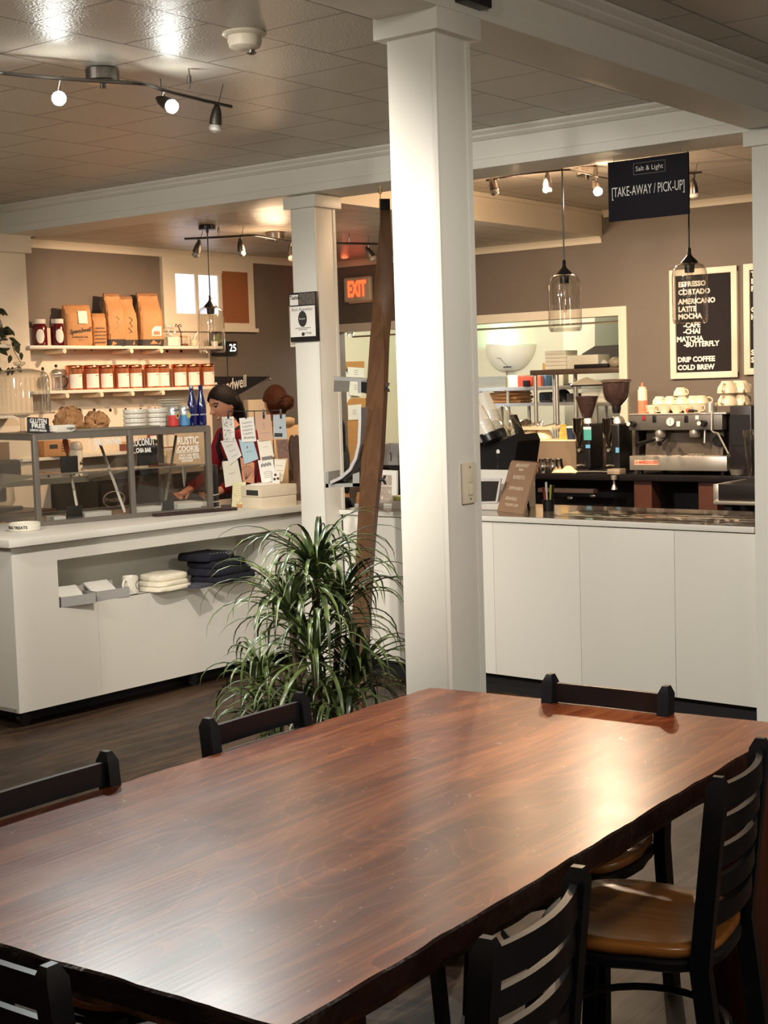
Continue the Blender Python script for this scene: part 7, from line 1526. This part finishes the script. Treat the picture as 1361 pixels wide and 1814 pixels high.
# ------------------------------------------------------------------ people
def sstep(a, b, x): t = max(0, min(1, (x-a)/(b-a))); return t*t*(3-2*t)
def head_point(az, el):
    """az: 0 = face direction (+y), positive towards +x; el: -pi/2 .. pi/2"""
    ce, se = math.cos(el), math.sin(el); sx, sy = math.sin(az), math.cos(az)
    x, y, z = .074*ce*sx, .094*ce*sy, .116*se
    if z < 0:
        k = 1-.42*sstep(0, .116, -z); x *= k; y *= (1-.16*sstep(0, .116, -z)) if sy > 0 else (1-.42*sstep(0, .11, -z))
        if sy > 0: y += .014*sstep(.02, .1, -z)*sy
    if sy < 0: y *= 1.06; 
    front = max(0, sy)
    g = lambda cx, cz, wx, wz: math.exp(-((x-cx)/wx)**2-((z-cz)/wz)**2)*(1 if sy > 0 else 0)
    d = .026*g(0, -.022, .009, .010)+.012*g(0, -.004, .0075, .020)+.006*g(0, .028, .04, .008)
    for s in (-1, 1):
        d += -.008*g(s*.030, .012, .015, .010)+.004*g(s*.036, -.022, .018, .016)+.006*g(s*.012, -.026, .006, .006)
    d += .007*g(0, -.058, .022, .007)-.003*g(0, -.0655, .02, .0025)+.006*g(0, -.073, .018, .006)+.008*g(0, -.098, .018, .012)-.003*g(0, -.084, .02, .006)
    return Vector((x, y+d, z))
def head(mb, M, hscale=1.0, nu=84, nv=64, cull=None, grow=0):
    fs = []; vs = [[None]*(nu) for _ in range(nv+1)]
    for j in range(nv+1):
        el = -PI/2+PI*j/nv
        for i in range(nu):
            az = 2*PI*i/nu-PI
            p = head_point(az, el)
            if grow: p = p+p.normalized()*grow
            vs[j][i] = (az, el, p, mb.bm.verts.new(M @ (p*hscale)))
    for j in range(nv):
        for i in range(nu):
            q = (i+1) % nu; az = (vs[j][i][0]+PI/nu); p = (vs[j][i][2]+vs[j+1][q][2])/2
            if cull and not cull(az, p): continue
            try: f = mb.bm.faces.new((vs[j][i][3], vs[j][q][3], vs[j+1][q][3], vs[j+1][i][3]))
            except ValueError: continue
            fs.append((f, az, p))
    for v in [v for v in mb.bm.verts if not v.link_faces]: mb.bm.verts.remove(v)
    return fs
def skinmesh(verts, edges, lv=2):
    me = bpy.data.meshes.new('sk'); me.from_pydata([v[0] for v in verts], edges, []); o = bpy.data.objects.new('sk', me); COL.objects.link(o)
    m = o.modifiers.new('k', 'SKIN'); m.use_smooth_shade = True
    for i, v in enumerate(verts):
        d = me.skin_vertices[0].data[i]; r = v[1]; d.radius = r if isinstance(r, tuple) else (r, r); d.use_root = (i == 0)
    s = o.modifiers.new('s', 'SUBSURF'); s.levels = s.render_levels = lv
    dg = bpy.context.evaluated_depsgraph_get(); dg.update(); r = bpy.data.meshes.new_from_object(o.evaluated_get(dg)); bpy.data.objects.remove(o); bpy.data.meshes.remove(me); return r
def person(label, loc, rz, H, skin, hairm, lean, headrot, arms, topm, legm, hairfn, hair_extra=None, apron=None, smile=False, collar=None):
    """local frame: facing +y, feet at z = 0. arms: for each side a list (elbow, wrist) relative to the shoulder"""
    k = H/1.66; t = T('person', label, 'person', loc, rz)
    def L(x, y, z): return Vector((x*k, y*k, z*k))
    ln = lambda z: lean*max(0, z-.9)
    pv, sp, ch, nk = L(0, 0, .92), L(0, ln(1.08), 1.08), L(0, ln(1.26), 1.26), L(0, ln(1.40)+.005, 1.40)
    hb = L(0, ln(1.49)+.025, 1.475)
    V_ = [(pv, (.135*k, .10*k)), (sp, (.115*k, .09*k)), (ch, (.135*k, .10*k)), (L(0, ln(1.355), 1.355), (.085*k, .07*k)), (nk, .050*k), (hb, .048*k)]
    E_ = [(0, 1), (1, 2), (2, 3), (3, 4), (4, 5)]
    def add(p, r, par): V_.append((p, r)); E_.append((par, len(V_)-1)); return len(V_)-1
    armi = []
    for s, (el, wr) in zip((-1, 1), arms):
        sh = L(s*.165, ln(1.335), 1.335); i = add(sh, .052*k, 2); e = add(sh+Vector(el)*k, .040*k, i); wv = sh+Vector(wr)*k; w = add(wv, .026*k, e); armi.append((sh, sh+Vector(el)*k, wv))
        d = (wv-(sh+Vector(el)*k)).normalized(); sd = d.orthogonal().normalized(); pm_ = add(wv+d*.05*k, (.036*k, .018*k), w)
        for n in range(4):
            b0 = wv+d*.085*k+sd*(n-1.5)*.017*k; a1 = add(b0, .0088*k, pm_); l = (.036, .042, .039, .031)[n]; dn = (d*.85+sd.cross(d)*.5).normalized(); a2 = add(b0+dn*l*k, .008*k, a1); dn2 = (d*.4+sd.cross(d)*.9).normalized(); add(b0+dn*l*k+dn2*l*.8*k, .007*k, a2)
        a1 = add(wv+d*.03*k-sd*.032*k, .010*k, w); add(wv+d*.07*k-sd*.05*k+sd.cross(d)*.01*k, .0085*k, a1)
    for s in (-1, 1):
        a = add(L(s*.09, 0, .86), .085*k, 0); b_ = add(L(s*.10, .01, .48), .056*k, a); c = add(L(s*.10, -.02, .09), .04*k, b_); add(L(s*.105, .11, .035), .035*k, c)
    me = skinmesh(V_, E_); mb = MB(); mb.bm.from_mesh(me); bpy.data.meshes.remove(me)
    HM = Matrix.Translation(L(0, ln(1.55)+.03, 1.545)) @ Euler(headrot).to_matrix().to_4x4(); hs = k*1.07
    fs = head(mb, HM, hs)
    for s in (-1, 1):   # ears
        mb.ball(HM @ Vector((s*.071*hs, -.008*hs, -.004*hs)), .03*hs, .28, .62, 1, n=14, rot=(headrot[0], headrot[1], headrot[2]+s*.25))
    lip = mat('lips', (150, 78, 70), .4); brow = mat('eyebrow', (44, 28, 24), .8); eye = mat('eye_white', (226, 216, 206), .25); lash = mat('dark_lashes', (26, 18, 18), .5); teeth = mat('teeth', (240, 234, 222), .3)
    o = None
    for f, az, p in fs:
        if p.y < .03: continue
        ax = abs(p.x); mi = 0
        up_l = -.0655+.010*(ax/.024)**2*(1 if smile else .2)
        if ax < (.031 if smile else .022):
            dz = p.z-up_l
            if smile and abs(dz) < .0048 and ax < .025: mi = 5
            elif -.011*(1-(ax/.035)**2) < dz < .009*(1-(ax/.035)**2): mi = 1
        if .010 < ax < .050 and abs(p.z-(.032-.25*max(0, ax-.034)+.06*min(0, ax-.025))) < .0044: mi = 2
        if ((ax-.030)/.0160)**2+((p.z-.0115)/.0068)**2 < 1: mi = 4 if ((ax-.029)/.0065)**2 < 1 or p.z > .0135 else 3
        f.material_index = mi
    o = mb.build('body', skin, t, ang=180)
    for m in (lip, brow, eye, lash, teeth): o.data.materials.append(m)
    hm = MB(); head(hm, HM, hs, 72, 56, cull=hairfn, grow=.011)
    if hair_extra: hair_extra(hm, HM, hs)
    hm.build('hair', hairm, t, ang=180, solid=.006)
    # clothing: a slightly larger skin over trunk and arms
    C_ = [(pv+Vector((0, 0, -.04*k)), (.155*k, .118*k)), (sp, (.132*k, .106*k)), (ch, (.152*k, .115*k)), (L(0, ln(1.355), 1.355), (.10*k, .082*k)), (L(0, ln(1.39), 1.392), (.066*k, .064*k))]; CE = [(0, 1), (1, 2), (2, 3), (3, 4)]
    for sh, el, wr in armi: i = len(C_); C_ += [(sh, .066*k), (el, .053*k), (el.lerp(wr, .93), .038*k)]; CE += [(2, i), (i, i+1), (i+1, i+2)]
    me = skinmesh(C_, CE); mb = MB(); mb.bm.from_mesh(me); bpy.data.meshes.remove(me); mb.build('top', topm, t, ang=180)
    Lg = [(pv+Vector((0, 0, .02*k)), (.14*k, .108*k))]; LE = []
    for s in (-1, 1): i = len(Lg); Lg += [(L(s*.09, 0, .84), .098*k), (L(s*.10, .01, .48), .07*k), (L(s*.10, -.02, .10), .056*k)]; LE += [(0, i), (i, i+1), (i+1, i+2)]
    me = skinmesh(Lg, LE); mb = MB(); mb.bm.from_mesh(me); bpy.data.meshes.remove(me); mb.build('trousers', legm, t, ang=180)
    for s in (-1, 1): MB().box((s*.105*k, .055*k, .035*k), (.09*k, .26*k, .068*k), bev=.025, seg=3).build('shoe', BLKPL, t)
    if apron: apron(t, k, L, ln)
    if collar: collar(t, k, L, ln)
    return t
SK1 = mat('skin_warm', (206, 146, 116), .5, var=.06, vs=8, sss=.12); SK2 = mat('skin_fair', (222, 164, 136), .5, var=.06, vs=8, sss=.12)
def wood_hair(n, c, c2):
    m = mat(n, c, .6, var=.5, vs=90, stretch=(1, 1, .1), spec=.12, bump=.4, bs=160); return m
HB = wood_hair('hair_black', (13, 9, 10), 0); HA = wood_hair('hair_auburn', (66, 36, 22), 0)
def h1(az, p):      # dark hair combed back behind the ears
    a = abs(az); line = .074-.052*(a/1.15)**2
    if a < 1.15: return p.z > line
    if a < 1.75: return p.z > .022-.04*(a-1.15)/.6 or (a > 1.62 and p.z > -.02)
    return p.z > -.092
def h1x(mb, HM, hs):
    N = 18; secs = []
    for z, w, y, d in ((.03, .078, -.055, .05), (-.03, .074, -.07, .048), (-.09, .064, -.075, .044), (-.14, .05, -.07, .036), (-.18, .022, -.064, .02)):
        secs.append([HM @ (Vector((math.cos(2*PI*i/N)*w, y+math.sin(2*PI*i/N)*d, z))*hs) for i in range(N)])
    mb.loft(secs)
def orient(d):      # angle so that local +y points along d
    return math.atan2(-d[0], d[1])
# smiling woman at the case: looks down along the counter
dp = 10.05; f0_ = ud(396, 717, dp)
fd = -rt*.74-Vector((fwd.x, fwd.y, 0)).normalized()*.63
rz1 = orient(fd)
Hh = 1.70; k1 = Hh/1.66; ctr_z = f0_.z
lean1 = .30; hl = Vector((0, (lean1*.65+.03)*k1, 0)); off = Matrix.Rotation(rz1, 3, 'Z') @ hl
top1 = mat('burgundy_knit', (142, 18, 34), .85, var=.12, vs=40, bump=.2, bs=120); JEAN = mat('dark_denim', (36, 40, 54), .85)
def apron1(t, k, L, ln):
    b = MB()
    for s in (-1, 1): b.tube([L(s*.05, ln(1.39)-.05, 1.41), L(s*.075, ln(1.36)+.06, 1.37), L(s*.085, ln(1.26)+.125, 1.26), L(s*.08, ln(1.18)+.122, 1.18)], .013*k, 6, flat=.4)
    b.build('apron_straps', mat('apron_black', (24, 22, 26), .8), t, ang=180)
    N = 14; secs = []
    for z, w in ((1.18, .12), (1.05, .14), (.9, .16), (.62, .17)): secs.append([L(math.sin(-.95+1.9*i/N)*w*1.12, ln(z)+math.cos(-.95+1.9*i/N)*(.125 if z > .95 else .135)+.006, z) for i in range(N+1)])
    MB().loft(secs, closed=False).build('apron_bib', MATS['apron_black'], t, ang=180, solid=.005)
arms1 = (((-.07, .07, -.28), (-.02, .30, -.36)), ((.06, .08, -.28), (.02, .30, -.37)))
zoff = ctr_z-(1.545*k1)
W1 = person('smiling woman with dark hair in burgundy top and black apron behind the pastry case', (f0_.x-off.x, f0_.y-off.y, 0), rz1, Hh+zoff*1.0, SK1, HB, lean1, (-.30, .06, 0), arms1, top1, JEAN, h1, h1x, apron1, True)
# woman seen from behind with an auburn bun
f2 = ud(489, 716, 10.9); fd2 = -rt*.62+Vector((fwd.x, fwd.y, 0)).normalized()*.78; rz2 = orient(fd2); k2 = f2.z/1.53
def h2(az, p):
    a = abs(az)
    if a < 1.05: return p.z > .066
    if a < 1.7: return p.z > .03-.03*(a-1.05)/.65
    return p.z > -.075
def h2x(mb, HM, hs):
    mb.ball(HM @ (Vector((.0, -.125, -.012))*hs), .042*hs, 1.1, .9, 1, n=18); mb.ball(HM @ (Vector((.028, -.132, .004))*hs), .026*hs, n=14); mb.ball(HM @ (Vector((-.02, -.14, -.028))*hs), .026*hs, n=14)
    for i in range(10): a = i*.63; mb.tube([HM @ (Vector((math.cos(a)*.03, -.13+.01*math.sin(3*a), -.012+math.sin(a)*.032))*hs), HM @ (Vector((math.cos(a+.8)*.047, -.14, -.012+math.sin(a+.8)*.045))*hs), HM @ (Vector((math.cos(a+1.2)*.06, -.135, -.012+math.sin(a+1.2)*.05))*hs)], [.006, .005, .001], 6)
JK = mat('beige_jacket', (206, 178, 138), .85, var=.06, vs=20, bump=.15, bs=90)
def hood(t, k, L, ln):
    secs = []
    for r, z, y in ((.075, 1.35, -.01), (.088, 1.385, -.02), (.084, 1.415, -.03), (.068, 1.42, -.028), (.056, 1.40, -.02)): secs.append([L(math.cos(a)*r*1.1, ln(1.4)+y+math.sin(a)*r, z+.02*math.sin(a)*-1) for a in [2*PI*i/24 for i in range(24)]])
    MB().loft(secs, cap=False).build('hood', JK, t, ang=180, solid=.006)
off2 = Matrix.Rotation(rz2, 3, 'Z') @ Vector((0, (.1*.65+.03)*k2, 0))
W2 = person('person seen from behind with auburn hair in a bun and beige jacket', (f2.x-off2.x, f2.y-off2.y, 0), rz2, 1.66*k2*.995, SK2, HA, .10, (-.12, 0, 0), (((-.06, .06, -.27), (-.03, .22, -.40)), ((.06, .06, -.27), (.03, .22, -.40))), JK, JEAN, h2, h2x, None, False, hood)
# third person, almost hidden behind the rear column: long dark hair and black top
f3 = ud(597, 752, 11.35); fd3 = -rt*.9+Vector((fwd.x, fwd.y, 0)).normalized()*.25; rz3 = orient(fd3)
def h3x(mb, HM, hs):
    N = 18; secs = []
    for z, w, y, d in ((.06, .072, -.05, .05), (0, .085, -.06, .06), (-.08, .09, -.066, .056), (-.18, .085, -.07, .05), (-.28, .07, -.07, .04), (-.33, .03, -.07, .02)): secs.append([HM @ (Vector((math.cos(2*PI*i/N)*w, y+math.sin(2*PI*i/N)*d, z))*hs) for i in range(N)])
    mb.loft(secs)
W3 = person('person with long black hair and black top mostly hidden behind the rear column', (f3.x, f3.y, 0), rz3, f3.z/1.545*1.66*1.0, SK2, HB, .05, (0, 0, 0), (((-.05, .05, -.27), (-.04, .2, -.38)), ((.05, .05, -.27), (.04, .2, -.38))), mat('black_tee', (22, 22, 24), .85), JEAN, h2, h3x)
# folded cards and box standing behind them
q0 = up_(441, 708, (f2.x+.3, f2.y-.2, 0), (fwd.x, fwd.y, 0)); t = T('kraft_carton', 'pale tall carton standing on the fridge between the two women', 'carton', (BX-.25, ux(452, 735, BX-.25).y, bz+.0005), -.5); hq = ux(452, 708, BX-.25).z-bz
MB().bb((-.06, -.075, 0), (.06, .075, hq), bev=.004).build('carton', mat('pale_carton', (206, 190, 166), .7, var=.08), t)
AMBER = (1.0, .66, .40)
def spot(loc, aim, power, deg, col=NEUT, r=.05, blend=.5): return lamp('SPOT', 'track_spot', loc, power, col, r, aim, math.radians(deg), blend)
# main room: visible track heads, and unseen heads read off the lit columns and counters
for p, d in LITS: spot(p, p+Vector((d.x, d.y, -.85)), 60, 105, COOL, .03, .9)
spot((-4.0, 4.25, 2.74), (-5.9, 5.5, .55), 112, 95, NEUT, .05, .8)
spot((-4.35, 2.5, 2.82), (-2.75, 3.6, .65), 80, 54, NEUT, .03, .7)
spot((-5.3, 1.9, 2.82), (-5.6, 6.4, 1.5), 95, 76, NEUT, .06, .8)
spot((-3.3, 1.6, 2.82), (-3.7, 6.4, .65), 310, 62, NEUT, .07, .8)
spot((-1.7, 1.6, 2.85), (-2.6, 3.6, 1.7), 16, 75, NEUT, .06, .8)
spot((.4, 2.6, 2.85), (-2.5, 3.7, 1.2), 100, 52, NEUT, .06, .8)
for x, y, e in ((-4.6, 1.7, 24), (-.4, 1.7, 18), (1.2, 4.4, 18)): lamp('POINT', 'room_fill', (x, y, 2.5), e, NEUT, .18)  # added soft fill for the room's ambience, without fixtures
# bar
spot((-6.5, 7.35, 2.62), (-8.1, 7.2, 1.5), 86.1, 95, AMBER, .04, .8)
spot((-6.2, 8.1, 2.62), (-8.0, 8.3, 1.2), 41.0, 100, AMBER, .04, .8)
lamp('POINT', 'bar_ceiling_fill', (-6.7, 7.6, 2.55), 4.5, AMBER, .12)  # added warm point tinting the low bar ceiling
for p, d in LITB:
    spot(p, p+d, 41.0, 130, WARM, .03, .9); lamp('POINT', 'bar_ceiling_fill', p+Vector((.05, -.05, -.02)), 13, AMBER, .04)  # the point beside the bulb is added to make the ceiling glow
lamp('POINT', 'bar_ceiling_fill', (-4.75, 7.6, 2.78), 11, AMBER, .05)  # another added warm point for the ceiling and its step
spot((-4.4, 7.3, 2.8), (-4.2, 9.6, 1.1), 135.3, 90, WARM, .04, .8)
spot((-3.3, 7.3, 2.8), (-3.9, 9.4, 1.2), 106.6, 90, WARM, .04, .8)
spot((-5.6, 7.6, 2.68), (-5.6, 9.6, 1.3), 90.2, 110, WARM, .04, .8)
q0 = uy(638, 512, YB); lamp('POINT', 'exit_glow', (q0.x, YB-.2, q0.z+.28), 1.6, (1, .16, .06), .05)
lamp('POINT', 'kitchen_lamp', (-7.6, 11.2, 2.45), 42, (1, .95, .84), .25)
g0 = uy(898, 611, KY-.1); lamp('POINT', 'insect_trap_glow', (g0.x-.12, KY-.10, g0.z+.06), 2.2, (.35, 1, .66), .04)
w = bpy.data.worlds.new('world'); sc.world = w; w.use_nodes = True
w.node_tree.nodes['Background'].inputs[0].default_value = (.75, .85, 1, 1); w.node_tree.nodes['Background'].inputs[1].default_value = 1.0
sc.view_settings.view_transform = 'Standard'; sc.view_settings.look = 'None'; sc.view_settings.gamma = 1; sc.view_settings.use_curve_mapping = False
sc.view_settings.exposure = 0.78
